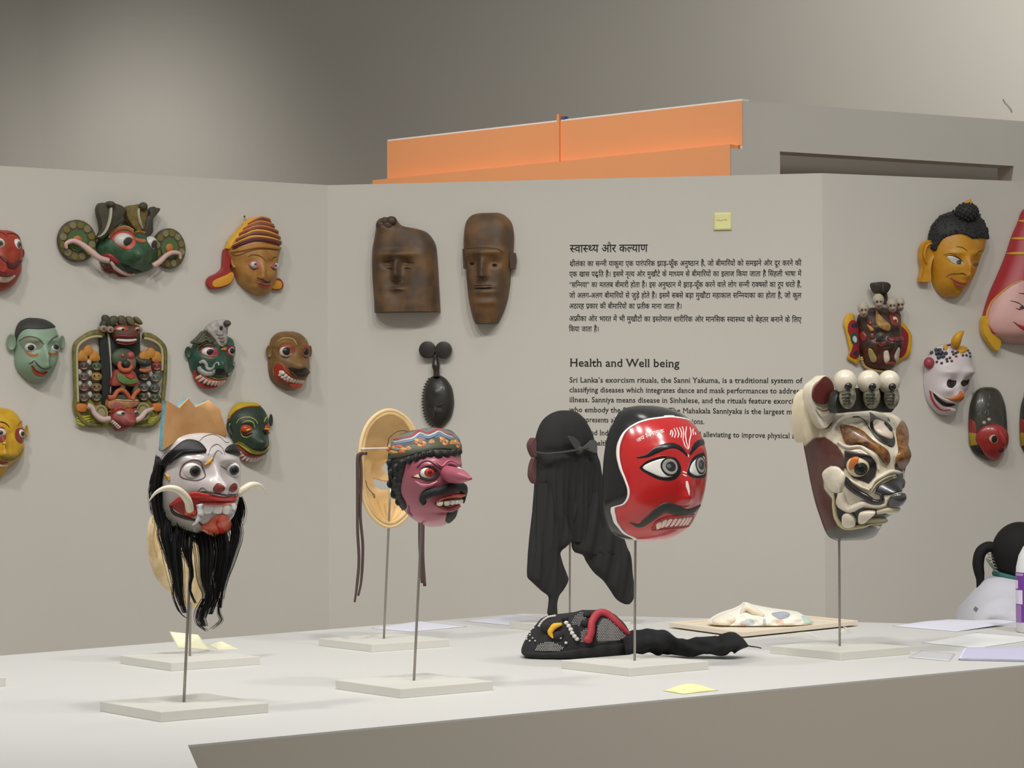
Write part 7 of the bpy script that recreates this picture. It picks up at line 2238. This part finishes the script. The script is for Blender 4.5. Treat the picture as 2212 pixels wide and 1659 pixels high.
# ================================================================ notes and papers
def sheet(name, label, cat, corners, m, bulge=0.0, base=TZ, thick=0.0006, n=12, group=None, wave=0.0):
    """Thin curved sheet; corners (px, py, height above the table) in order round the sheet."""
    C = [np.array(on_z(x, y, base + h)) for x, y, h in corners]
    o0 = sum(C) / 4
    lowz = min(c[2] for c in C)
    V, F = [], []
    for i in range(n):
        for j in range(n):
            s, t = i / (n - 1), j / (n - 1)
            p = C[0] * (1 - s) * (1 - t) + C[1] * s * (1 - t) + C[2] * s * t + C[3] * (1 - s) * t
            z = bulge * 16 * s * (1 - s) * t * (1 - t) + wave * math.sin(s * 6) * math.sin(t * 5)
            V.append(p + np.array([0, 0, max(0, z)]) - np.array([o0[0], o0[1], lowz]))
    for i in range(n - 1):
        for j in range(n - 1):
            F.append((i * n + j, (i + 1) * n + j, (i + 1) * n + j + 1, i * n + j + 1))
    o = mesh_obj(name, V, F, m, loc=(o0[0], o0[1], lowz))
    sm = o.modifiers.new('thickness', 'SOLIDIFY'); sm.thickness = thick; sm.offset = 0
    return tag(o, label, cat, group)


m_note = mat((238, 232, 168), 0.7, 0.03, gain=1.05)
m_notep = mat((243, 240, 205), 0.7, 0.02, gain=1.05)
m_paper = mat((226, 225, 236), 0.7, 0.02, gain=1.0)
m_lilac = mat((206, 203, 228), 0.6, 0.03, gain=1.0)
m_whitep = mat((236, 236, 234), 0.7, 0.01, gain=1.0)
sheet('sticky_note', 'pale yellow sticky note curling up on a stand base behind the bearded mask', 'note', [(383, 1400.5, BH + 0.001), (366, 1364, BH + 0.036), (428, 1371, BH + 0.03), (453, 1404, BH + 0.001)], m_notep, 0.006)
sheet('sticky_note', 'small folded yellow note lying flat beside the curling note', 'note', [(448, 1393, BH + 0.006), (478, 1384.5, BH + 0.014), (515, 1402, BH + 0.001), (470, 1403.5, BH + 0.001)], m_notep, 0.003)
sheet('sticky_note', 'folded yellow sticky note near the front edge of the table', 'note', [(1432, 1492, 0.001), (1494, 1478, 0.012), (1552, 1491, 0.001), (1476, 1499, 0.001)], m_note, 0.012)
# note on the wall
wn = PM.at(1561, 478, 0.001)
k = wn.y / F_PX
V, F = [], []
for i in range(8):
    for j in range(8):
        s, t = i / 7 - 0.5, j / 7 - 0.5
        V.append((s * 37 * k / 0.975, -0.001 - 0.012 * max(0, -t + 0.1) ** 2, t * 38 * k))
for i in range(7):
    for j in range(7):
        F.append((i * 8 + j, (i + 1) * 8 + j, (i + 1) * 8 + j + 1, i * 8 + j + 1))
wnr = empty('wall_sticky_note', tuple(wn), PM.yaw)
tag(wnr, 'square yellow sticky note stuck on the wall above the Hindi text', 'note')
sm = mesh_obj('note_sheet', V, F, mat((232, 226, 160), 0.7, 0.03), wnr).modifiers.new('thickness', 'SOLIDIFY')
sm.thickness = 0.0005
for pts in (((-13, 2), (-8, 3), (-5, 1), (0, 3)), ((2, 2), (6, 4), (10, 2))):
    V, F = tube_mesh([(x * k, -0.0022, z * k) for x, z in pts], [0.35 * k] * 2, n=8, sides=4)
    mesh_obj('pencil_mark', V, F, mat((150, 146, 110), 0.8), wnr)
GP = 'printed sheets scattered on the table'
sheet('paper_sheet', 'lilac-white paper behind the stand of the hollow mask', 'paper', [(802, 1357, 0.001), (888, 1364.5, 0.001), (1010, 1353, 0.001), (905, 1341, 0.001)], m_paper, 0.002, group=GP)
sheet('paper_sheet', 'white paper near the back corner of the table', 'paper', [(1004, 1341, 0.001), (1096, 1350, 0.001), (1205, 1340, 0.001), (1110, 1328, 0.001)], m_paper, 0.002, group=GP)
sheet('paper_sheet', 'wavy white paper at the back in front of the seated person', 'paper', [(1926, 1352, 0.001), (2066, 1364, 0.001), (2205, 1343, 0.008), (2050, 1337, 0.006)], m_paper, 0.008, wave=0.004, group=GP)
sheet('paper_sheet', 'large white sheet lying beside the paper stack', 'paper', [(1990, 1388, 0.001), (2110, 1400, 0.001), (2260, 1378, 0.001), (2110, 1366, 0.001)], m_whitep, 0.002, group=GP)
sheet('paper_sheet', 'translucent sleeve at the edge of the lilac paper stack', 'paper', [(1962, 1420, 0.001), (2052, 1428, 0.001), (2064, 1412, 0.001), (1990, 1405, 0.001)], mat((220, 220, 226), 0.3, 0.02, gain=1.0), 0.002, group=GP)
# stack of papers, each sheet slightly shifted
a = on_z(2073, 1427, TZ); b = on_z(2300, 1432, TZ); c = on_z(2330, 1404, TZ); d = on_z(2085, 1404, TZ)
st = empty('paper_stack', tuple(a)); tag(st, 'stack of lilac papers near the front edge of the table', 'papers')
rnd = random.Random(3)
for i in range(6):
    off = Vector((rnd.uniform(-.004, .004), rnd.uniform(-.004, .004), 0))
    V, F = prism_mesh([tuple((p + off - a).xy) for p in (a, b, c, d)], 0.0004 + i * 0.0012, 0.0014 + i * 0.0012)
    mesh_obj('sheet', V, F, m_lilac if i % 2 else m_paper, st, smooth=False)

# ================================================================ tray with a pale mask
tl_, tf_, tr2, tb_ = on_z(1445, 1357, TZ), on_z(1605, 1379, TZ), on_z(1854, 1353, TZ), on_z(1695, 1337, TZ)
to = (tl_ + tf_ + tr2 + tb_) / 4
tray = empty('wooden_tray', (to.x, to.y, TZ)); tag(tray, 'thin pale wooden tray carrying the white face mask', 'tray')
m_tray = mat((236, 222, 200), 0.6, 0.04, 12, gain=1.0)
Q = [np.array((p - to).xy) for p in (tl_, tf_, tr2, tb_)]
V, F = prism_mesh([tuple(q * 0.9) for q in Q], 0.001, 0.004)
mesh_obj('tray_under_shade', V, F, mat((110, 82, 62), 0.7), tray, smooth=False)  # brown slab: shade under the tray put into its colour
V, F = prism_mesh([tuple(q * 0.97) for q in Q], 0.004, 0.010)
mesh_obj('tray_floor', V, F, m_tray, tray, smooth=False)
for i in range(4):
    p, q = Q[i], Q[(i + 1) % 4]
    V, F = prism_mesh([tuple(p), tuple(q), tuple(q * 0.955), tuple(p * 0.955)], 0.004, 0.017)
    bevel(mesh_obj('tray_rim', V, F, m_tray, tray, smooth=False), 0.0015)
for pts in (((1690, 1378), (1700, 1371), (1740, 1366), (1765, 1376)), ((1808, 1368), (1822, 1362), (1835, 1358), (1822, 1354))):
    V, F = tube_mesh([tuple(on_z(x, y, TZ + 0.003 + (0.008 if i in (1, 2) else 0)) - Vector((to.x, to.y, TZ))) for i, (x, y) in enumerate(pts)], [0.0012] * 2, n=20, sides=6)
    mesh_obj('string', V, F, mat((236, 228, 206), 0.8), tray)
# the pale mask, face up
kf = to.y / F_PX
rows = [(1311, 1609, 1618), (1316, 1604, 1632), (1324, 1588, 1672), (1331, 1566, 1722), (1338, 1550, 1738), (1346, 1538, 1752), (1352, 1532, 1758), (1356, 1540, 1750)]
mx = at_depth(1645, 1356, to.y - 0.06); mx.z = TZ + 0.0145
M = Mask('pale_lying_mask', 'white face mask with faint blue and green paint lying on the wooden tray', 1645, 1356, None, 0.0, rows, 38, p=2.4, q=2.2, prof=[(1311, 4), (1324, 18), (1338, 32), (1350, 38), (1356, 38)], loc=mx, bump=lambda u, v: 3 * np.sin(u * 0.13 + 1) * np.sin(v * 0.3))
M.face(mat((238, 233, 220), 0.6, 0.04, 30, gain=1.0), 90, 60, back=40)
for poly, c in ((((1666, 1331), (1690, 1328), (1706, 1332), (1700, 1340), (1682, 1342)), (168, 172, 180)), (((1730, 1338), (1742, 1340), (1754, 1350), (1738, 1352)), (192, 212, 200)), (((1610, 1344), (1624, 1342), (1630, 1352), (1616, 1354)), (190, 202, 208)), (((1648, 1344), (1653, 1342), (1654, 1354), (1648, 1356)), (176, 186, 186)), (((1676, 1346), (1690, 1344), (1692, 1354), (1678, 1354)), (228, 204, 184)), (((1600, 1348), (1612, 1346), (1612, 1355), (1602, 1355)), (212, 190, 176))):
    M.blob('paint_patch', poly, mat(c, 0.6, 0.1, gain=1.0), 0.4, 0.3)
M.tube('nose', [M.L3(1600, 1334, 22), M.L3(1612, 1318, 22), M.L3(1630, 1326, 24), M.L3(1650, 1336, 26)], [3, 7, 8, 5], mat((236, 226, 204), 0.6, 0.04, gain=1.0), n=16)
M.blob('cheek', [(1540, 1350), (1556, 1338), (1575, 1334), (1590, 1342), (1575, 1354)], mat((238, 228, 208), 0.6, 0.04, gain=1.0), 1, 5)

# ================================================================ beaded mask lying on the table
def beaded():
    Z = zm(1100, 1280, 2.765)
    dep = on_z(1200, 1421, TZ).y
    lo = at_depth(1230, 1421, dep); lo.z = TZ + 0.003
    rows = [(1280 + y / 2.765, 1100 + a / 2.765, 1100 + b / 2.765) for y, a, b in ((122, 440, 560), (136, 380, 610), (152, 250, 640), (172, 195, 662), (205, 165, 695), (250, 125, 722), (300, 96, 738), (340, 78, 742), (368, 74, 735), (390, 100, 700))]
    M = Mask('beaded_mask', 'black beaded mask with a red arch and yellow beak lying on its back', 1230, 1421, None, 0.0, rows, 44, loc=lo, p=2.6, q=2.2, prof=[(1324, 10), (1334, 24), (1352, 36), (1380, 44), (1405, 46), (1421, 44)], bump=lambda u, v: gs(u, v, -54, 74, 16, 14, 10) + gs(u, v, 0, 60, 14, 30, 8) + 1.5 * np.sin(u * 0.2))
    blk = mat((38, 37, 38), 0.8, 0.15, 150, bump=0.3)
    M.face(blk, 110, 70, back=46, name='felt_body')
    red = mat((184, 62, 72), 0.6, 0.1, 60)
    M.tube('red_arch', [M.pt(np.array(u), np.array(v), 4) / M.k for u, v in catmull(M.Is(Z((470, 284), (484, 240), (492, 180), (530, 140), (570, 136), (620, 168), (670, 220), (716, 268))), 24)], [8.5, 8.5, 8.5, 8.5, 8, 7, 6, 4], red, n=50)
    M.ball('arch_end', M.pt(*map(np.array, M.I(*Z((470, 280))[0])), 5) / M.k, (10, 8, 8), red)
    bead = mat((214, 210, 206), 0.4, 0.05)

    def beads(name, poly, step, r):
        P = Z(*poly)
        xs = [p[0] for p in P]; ys = [p[1] for p in P]
        VV, FF = [], []
        y = min(ys); row = 0
        while y < max(ys):
            x = min(xs) + (step / 2 if row % 2 else 0)
            while x < max(xs):
                if inside(P, np.array([x]), np.array([y]))[0]:
                    u, v = M.I(x, y)
                    V, F = ellipsoid_mesh(M.pt(np.array(u), np.array(v), 1.2), (r * M.k,) * 3, 6, 4)
                    FF += [tuple(i + len(VV) for i in f) for f in F]; VV += V
                x += step
            y += step * 0.9; row += 1
        o = M.part(name, VV, FF, bead)
        o['kind'] = 'stuff'
    M.blob('bead_ground', Z((525, 292), (528, 205), (560, 160), (600, 172), (650, 215), (700, 270), (640, 288)), mat((84, 82, 82), 0.8), 0.6, 0.5)
    beads('bead_field', ((525, 292), (528, 205), (560, 158), (600, 170), (650, 215), (702, 270), (640, 290)), 3.6, 1.25)
    beads('bead_field', ((152, 346), (180, 308), (235, 288), (290, 302), (335, 326), (300, 346)), 3.6, 1.25)
    beads('bead_field', ((425, 300), (428, 235), (470, 210), (474, 292)), 3.6, 1.2)
    beads('bead_field', ((372, 190), (392, 145), (440, 122), (468, 124), (455, 165), (420, 200)), 3.4, 1.1)
    M.tube('yellow_beak', [M.pt(np.array(u), np.array(v), 6) / M.k for u, v in catmull(M.Is(Z((270, 272), (248, 238), (275, 208), (318, 194))), 12)], [2, 7, 7, 3], mat((230, 176, 44), 0.5, 0.05), n=30)
    for pts, nb, r in ((((188, 205), (205, 180), (235, 160), (275, 152)), 9, 3.2), (((345, 185), (365, 210), (378, 245), (400, 275)), 6, 5.2), (((112, 275), (125, 245), (152, 222)), 5, 2.6), (((132, 260), (150, 280), (160, 290)), 3, 2.0), (((308, 268), (342, 296)), 2, 3.4), (((112, 285), (130, 292)), 2, 2.2)):
        C = catmull(M.Is(Z(*pts)), nb)
        for u, v in C:
            M.ball('bead', M.pt(np.array(u), np.array(v), 3) / M.k, (r, r * .8, r * .85), bead, nu=12, nv=8)
    for x, y, r in ((225, 205, 14), (295, 255, 12), (335, 160, 8), (465, 140, 9), (455, 185, 10)):
        M.ball('felt_lump', M.pt(*map(np.array, M.I(*Z((x, y))[0])), 1) / M.k, (r, 8, r * .8), blk)
    M.ribbon('cloth_hem', Z((90, 362), (250, 366), (420, 356), (600, 340), (735, 322)), [5, 9, 18, 24, 14], blk, 1, 4, n=50)
    # black cloth trailing away
    cl = mat((26, 26, 27), 0.9, 0.15, 150)
    rows2 = [(1280 + y / 2.765, 1100 + a / 2.765, 1100 + b / 2.765) for y, a, b in ((240, 800, 930), (262, 745, 1370), (285, 715, 1392), (320, 690, 1418), (350, 690, 1400), (372, 700, 1380), (384, 850, 1250))]
    prm = lambda u, v: 6 * np.sin(u * 0.075 + 0.4) + 3 * np.sin(u * 0.19 + v * 0.2)
    path = Z((690, 325), (780, 305), (860, 298), (940, 305), (1020, 332), (1100, 330), (1170, 322), (1240, 330), (1300, 312), (1350, 308), (1420, 328))
    V, F = tube_mesh([M.L3(x, y, 20 + 5 * math.sin(i)) * M.k for i, (x, y) in enumerate(path)], [r * M.k / 2.765 for r in (52, 62, 68, 64, 50, 44, 50, 46, 56, 54, 6)], n=70, sides=18)
    Vn = np.array(V)
    i = np.arange(len(Vn))
    ctr = Vn.reshape(-1, 18, 3) if len(Vn) % 18 == 0 else None
    cc = ctr.mean(1, keepdims=True)
    ang = np.arange(18)[None, :] * 2 * math.pi / 18
    ln_ = np.arange(len(ctr))[:, None]
    f = 1 + 0.16 * np.sin(3 * ang + ln_ * 0.12) + 0.10 * np.sin(5 * ang - ln_ * 0.31) + 0.08 * np.sin(ln_ * 0.7 + ang)
    ctr = cc + (ctr - cc) * f[..., None] * np.array([1, 2.0, 1.05])
    Vn = ctr.reshape(-1, 3)
    Vn[:, 2] = np.maximum(Vn[:, 2], 0.0)
    M.part('cloth_tail', Vn, F, cl)
    V, F = tube_mesh([np.maximum(M.L3(x, y, 18) * M.k, [-9, -9, 0.0]) for x, y in Z((1410, 325), (1450, 332), (1480, 336), (1500, 342))], [1.6 * M.k, 1.2 * M.k], n=12, sides=6)
    M.part('cloth_string', V, F, cl)


beaded()

# ================================================================ bottle
bp = on_z(2231, 1366, TZ)
bt = empty('plastic_bottle', (bp.x, bp.y, TZ)); tag(bt, 'white plastic bottle with a purple label on the table', 'bottle')
kb = bp.y / F_PX
r = 35 * kb
hgt = lambda y: (1366 - y) * kb
prof = [(0.001, 0.0005), (r * .9, 0.0005), (r, 0.006), (r, hgt(1240)), (r * .98, hgt(1225)), (r * .82, hgt(1200)), (r * .55, hgt(1182)), (r * .36, hgt(1174)), (r * .36, hgt(1160))]
V, F = lathe_mesh(prof, 40); mesh_obj('bottle_body', V, F, mat((222, 222, 222), 0.25, 0.02, gain=1.0), bt, flat_angle=50)
V, F = lathe_mesh([(r * 1.006, hgt(1343)), (r * 1.012, hgt(1342)), (r * 1.012, hgt(1237)), (r * 1.006, hgt(1236))], 40); mesh_obj('label', V, F, mat((106, 54, 140), 0.4, 0.05), bt, flat_angle=50)


def patch(y0, y1, a0, a1, m, name):
    V, F = [], []
    for i in range(7):
        a = math.radians(a0 + (a1 - a0) * i / 6)
        for y in (y0, y1):
            V.append((r * 1.018 * math.cos(a), r * 1.018 * math.sin(a), hgt(y)))
    for i in range(6):
        F.append((2 * i, 2 * i + 2, 2 * i + 3, 2 * i + 1))
    mesh_obj(name, V, F, m, bt)


wm = mat((214, 206, 222), 0.4)
patch(1271, 1253, 176, 200, wm, 'label_panel')
patch(1304, 1274, 176, 222, wm, 'label_panel')
patch(1344, 1306, 176, 216, mat((150, 110, 170), 0.4, 0.2, 400), 'label_panel')
patch(1243, 1238, 176, 225, mat((170, 140, 190), 0.4), 'label_panel')
V, F = lathe_mesh([(0.001, hgt(1136)), (r * .42, hgt(1136)), (r * .44, hgt(1138)), (r * .44, hgt(1162)), (r * .36, hgt(1162))], 28); mesh_obj('cap', V, F, mat((120, 70, 150), 0.35), bt, flat_angle=40)
# ================================================================ seated person behind the table
def person():
    dep = 8.35
    k = dep / F_PX
    nk = at_depth(2175, 1250, dep)
    root = empty('person', (nk.x, nk.y, 0.0), 0.0)
    tag(root, 'seated person in white shirt with dark ponytail and claw clip, looking away from the masks', 'person')
    # local: x forward (to the right of the picture), z up; origin under the neck
    nz = nk.z
    skin = mat((120, 78, 56), 0.55, 0.06, 40)
    shirt = mat((214, 214, 222), 0.8, 0.03, 40, gain=1.0)
    hair = mat((11, 10, 9), 0.8, 0.25, 200)

    def skinned(name, joints, edges, material, parent, levels=2, rootv=0):
        me = bpy.data.meshes.new(name)
        me.from_pydata([j[:3] for j in joints], edges, [])
        o = bpy.data.objects.new(name, me)
        COL.objects.link(o)
        o.parent = parent
        me.materials.append(material)
        sk = o.modifiers.new('skin', 'SKIN')
        sk.use_smooth_shade = True
        for i, j in enumerate(joints):
            rr = j[3] if isinstance(j[3], tuple) else (j[3], j[3])
            me.skin_vertices[0].data[i].radius = rr
            me.skin_vertices[0].data[i].use_root = (i == rootv)
        sb = o.modifiers.new('smooth', 'SUBSURF'); sb.levels = levels; sb.render_levels = levels
        return o
    hip = (-0.10, 0.02, nz - 0.56)
    J = [(*hip, 0.11), (-0.05, 0.02, nz - 0.40, 0.10), (-0.03, 0.02, nz - 0.24, 0.10), (0.0, 0.02, nz - 0.12, 0.07), (0.01, 0.02, nz - 0.02, 0.045), (0.025, 0.02, nz + 0.01, 0.043), (0.045, 0.02, nz + 0.05, 0.06), (0.06, 0.02, nz + 0.10, 0.06)]
    E = [(i, i + 1) for i in range(7)]
    for sgn in (-1, 1):
        b = len(J)
        J += [(0.0, 0.02 + sgn * 0.14, nz - 0.13, 0.045), (0.06, 0.02 + sgn * 0.19, nz - 0.30, 0.042), (0.26, 0.02 + sgn * 0.14, nz - 0.36, 0.034), (0.36, 0.02 + sgn * 0.10, nz - 0.36, 0.028)]
        E += [(3, b), (b, b + 1), (b + 1, b + 2), (b + 2, b + 3)]
        h = len(J)
        J += [(-0.02, 0.02 + sgn * 0.10, nz - 0.58, 0.085), (0.34, 0.02 + sgn * 0.12, nz - 0.55, 0.065), (0.36, 0.02 + sgn * 0.12, 0.10, 0.045), (0.36, 0.02 + sgn * 0.12, 0.035, 0.034), (0.50, 0.02 + sgn * 0.13, 0.030, 0.026)]
        E += [(0, h), (h, h + 1), (h + 1, h + 2), (h + 2, h + 3), (h + 3, h + 4)]
        # fingers
        for q in range(4):
            f = len(J)
            y = 0.02 + sgn * (0.10 + (q - 1.5) * 0.018)
            ln = (0.075, 0.085, 0.08, 0.06)[q]
            J += [(0.39, y, nz - 0.355, 0.009), (0.39 + ln * .6, y, nz - 0.357, 0.0085), (0.39 + ln, y, nz - 0.372, 0.007)]
            E += [(b + 3, f), (f, f + 1), (f + 1, f + 2)]
        f = len(J)
        J += [(0.36, 0.02 + sgn * 0.062, nz - 0.365, 0.010), (0.395, 0.02 + sgn * 0.045, nz - 0.375, 0.008)]
        E += [(b + 3, f), (f, f + 1)]
    body = skinned('body', J, E, skin, root)
    # head with face
    hx, hz = 0.066, nz + 0.070
    V, F = ellipsoid_mesh((hx, 0.02, hz), (0.094, 0.075, 0.112), 28, 20)
    V = np.array(V)
    fr = np.clip((V[:, 0] - hx) / 0.094, 0, 1); dn = np.clip((hz - V[:, 2]) / 0.112, 0, 1)
    V[:, 1] = 0.02 + (V[:, 1] - 0.02) * (1 - 0.28 * fr * dn)
    V[:, 0] += 0.018 * np.exp(-((V[:, 1] - 0.02) / 0.013) ** 2 - ((V[:, 2] - hz + 0.022) / 0.02) ** 2) * (fr > 0.4)
    head = mesh_obj('head', V, F, skin, root)
    for sgn in (-1, 1):
        Ve, Fe = ellipsoid_mesh((hx + 0.078, 0.02 + sgn * 0.031, hz + 0.008), (0.011, 0.014, 0.009), 14, 10)
        mesh_obj('eye', Ve, Fe, m_white, head)
        Ve, Fe = ellipsoid_mesh((hx + 0.086, 0.02 + sgn * 0.031, hz + 0.008), (0.0045, 0.006, 0.006), 10, 8)
        mesh_obj('pupil', Ve, Fe, m_black, head)
        Ve, Fe = ellipsoid_mesh((hx - 0.004, 0.02 + sgn * 0.078, hz - 0.004), (0.017, 0.009, 0.03), 14, 10)
        mesh_obj('ear', Ve, Fe, skin, head)
        Ve, Fe = tube_mesh([(hx + 0.083, 0.02 + sgn * 0.016, hz + 0.026), (hx + 0.084, 0.02 + sgn * 0.032, hz + 0.031), (hx + 0.073, 0.02 + sgn * 0.05, hz + 0.026)], [0.003, 0.004, 0.002], n=10, sides=6)
        mesh_obj('eyebrow', Ve, Fe, hair, head)
    Ve, Fe = tube_mesh([(hx + 0.066, -0.005, hz - 0.056), (hx + 0.082, 0.02, hz - 0.056), (hx + 0.066, 0.045, hz - 0.056)], [0.003, 0.007, 0.003], n=12, sides=8)
    mesh_obj('lips', Ve, Fe, mat((140, 70, 66), 0.5), head)
    # hair: cap swept back to a clipped ponytail
    V, F = ellipsoid_mesh((hx - 0.016, 0.02, hz + 0.016), (0.098, 0.086, 0.108), 32, 22)
    V = np.array(V)
    keep = [f for f in F if not all((V[i, 0] > hx + 0.045 and V[i, 2] < hz + 0.06) or V[i, 2] < hz - 0.085 for i in f)]
    h = mesh_obj('hair', V, keep, hair, root)
    h.modifiers.new('thickness', 'SOLIDIFY').thickness = 0.004

    def lp(x, y, dy=0.0):
        p = at_depth(x, y, dep + 0.02 + dy)
        return (p.x - nk.x, p.y - nk.y, p.z)
    V, F = tube_mesh([lp(2152, 1186), lp(2136, 1181), lp(2119, 1192), lp(2113, 1218), lp(2117, 1250), lp(2113, 1272), lp(2110, 1281)], [11 * k, 12 * k, 12.5 * k, 12.5 * k, 11 * k, 7 * k, 1.5 * k], n=40, sides=14)
    mesh_obj('ponytail', V, F, hair, h)
    clip = mesh_obj('hair_clip', *tube_mesh([lp(2131, 1206, -0.05), lp(2140, 1219, -0.055), lp(2148, 1230, -0.05)], [5 * k, 6 * k, 4 * k], n=14, sides=8, flat=0.5), mat((112, 118, 100), 0.4), root)
    for i in range(6):
        x0, y0 = 2133 + i * 2.6, 1196 + i * 7
        V, F = tube_mesh([lp(x0, y0, -0.05), lp(x0 + 7, y0 + 2, -0.062), lp(x0 + 12, y0 + 4, -0.05)], [1.6 * k, 1.4 * k, 0.8 * k], n=8, sides=6)
        mesh_obj('clip_tooth', V, F, mat((128, 134, 116), 0.4), clip)
    # shirt: one loose garment over torso and upper arms
    SJ = [(-0.02, 0.02, nz - 0.60, 0.21), (-0.03, 0.02, nz - 0.42, 0.20), (-0.03, 0.02, nz - 0.27, 0.195), (-0.01, 0.02, nz - 0.15, 0.172), (0.0, 0.02, nz - 0.055, 0.12), (0.010, 0.02, nz + 0.016, 0.078)]
    SE = [(i, i + 1) for i in range(5)]
    for sgn in (-1, 1):
        b_ = len(SJ)
        SJ += [(0.0, 0.02 + sgn * 0.16, nz - 0.13, 0.10), (0.05, 0.02 + sgn * 0.195, nz - 0.26, 0.09), (0.07, 0.02 + sgn * 0.195, nz - 0.33, 0.085)]
        SE += [(3, b_), (b_, b_ + 1), (b_ + 1, b_ + 2)]
    sh = skinned('shirt', SJ, SE, shirt, root)
    V, F = tube_mesh([(0.014 + 0.052 * math.cos(a), 0.02 + 0.056 * math.sin(a), nz + 0.004 - 0.014 * math.cos(a)) for a in np.linspace(0, 2 * math.pi, 30)], [0.009] * 2, n=48, sides=8)
    mesh_obj('collar', V, F, mat((56, 110, 106), 0.7), sh, )
    # small printed mark on the back of the shirt
    bpy.context.view_layer.update()
    ev = sh.evaluated_get(bpy.context.evaluated_depsgraph_get())
    org = CAM - Vector((nk.x, nk.y, 0.0))
    for st in (((2104, 1316), (2110, 1321)), ((2105.5, 1313.5), (2111.5, 1318.5)), ((2107, 1311), (2113, 1316))):
        pts = []
        for x, y in st:
            ok, loc, nn, _ = ev.ray_cast(org, ray(x, y).normalized())
            if ok:
                pts.append(tuple(loc + nn * 0.001))
        if len(pts) == 2:
            V, F = tube_mesh(pts, [0.0016] * 2, n=4, sides=5)
            mesh_obj('shirt_print', V, F, mat((110, 112, 124), 0.7), sh)


person()
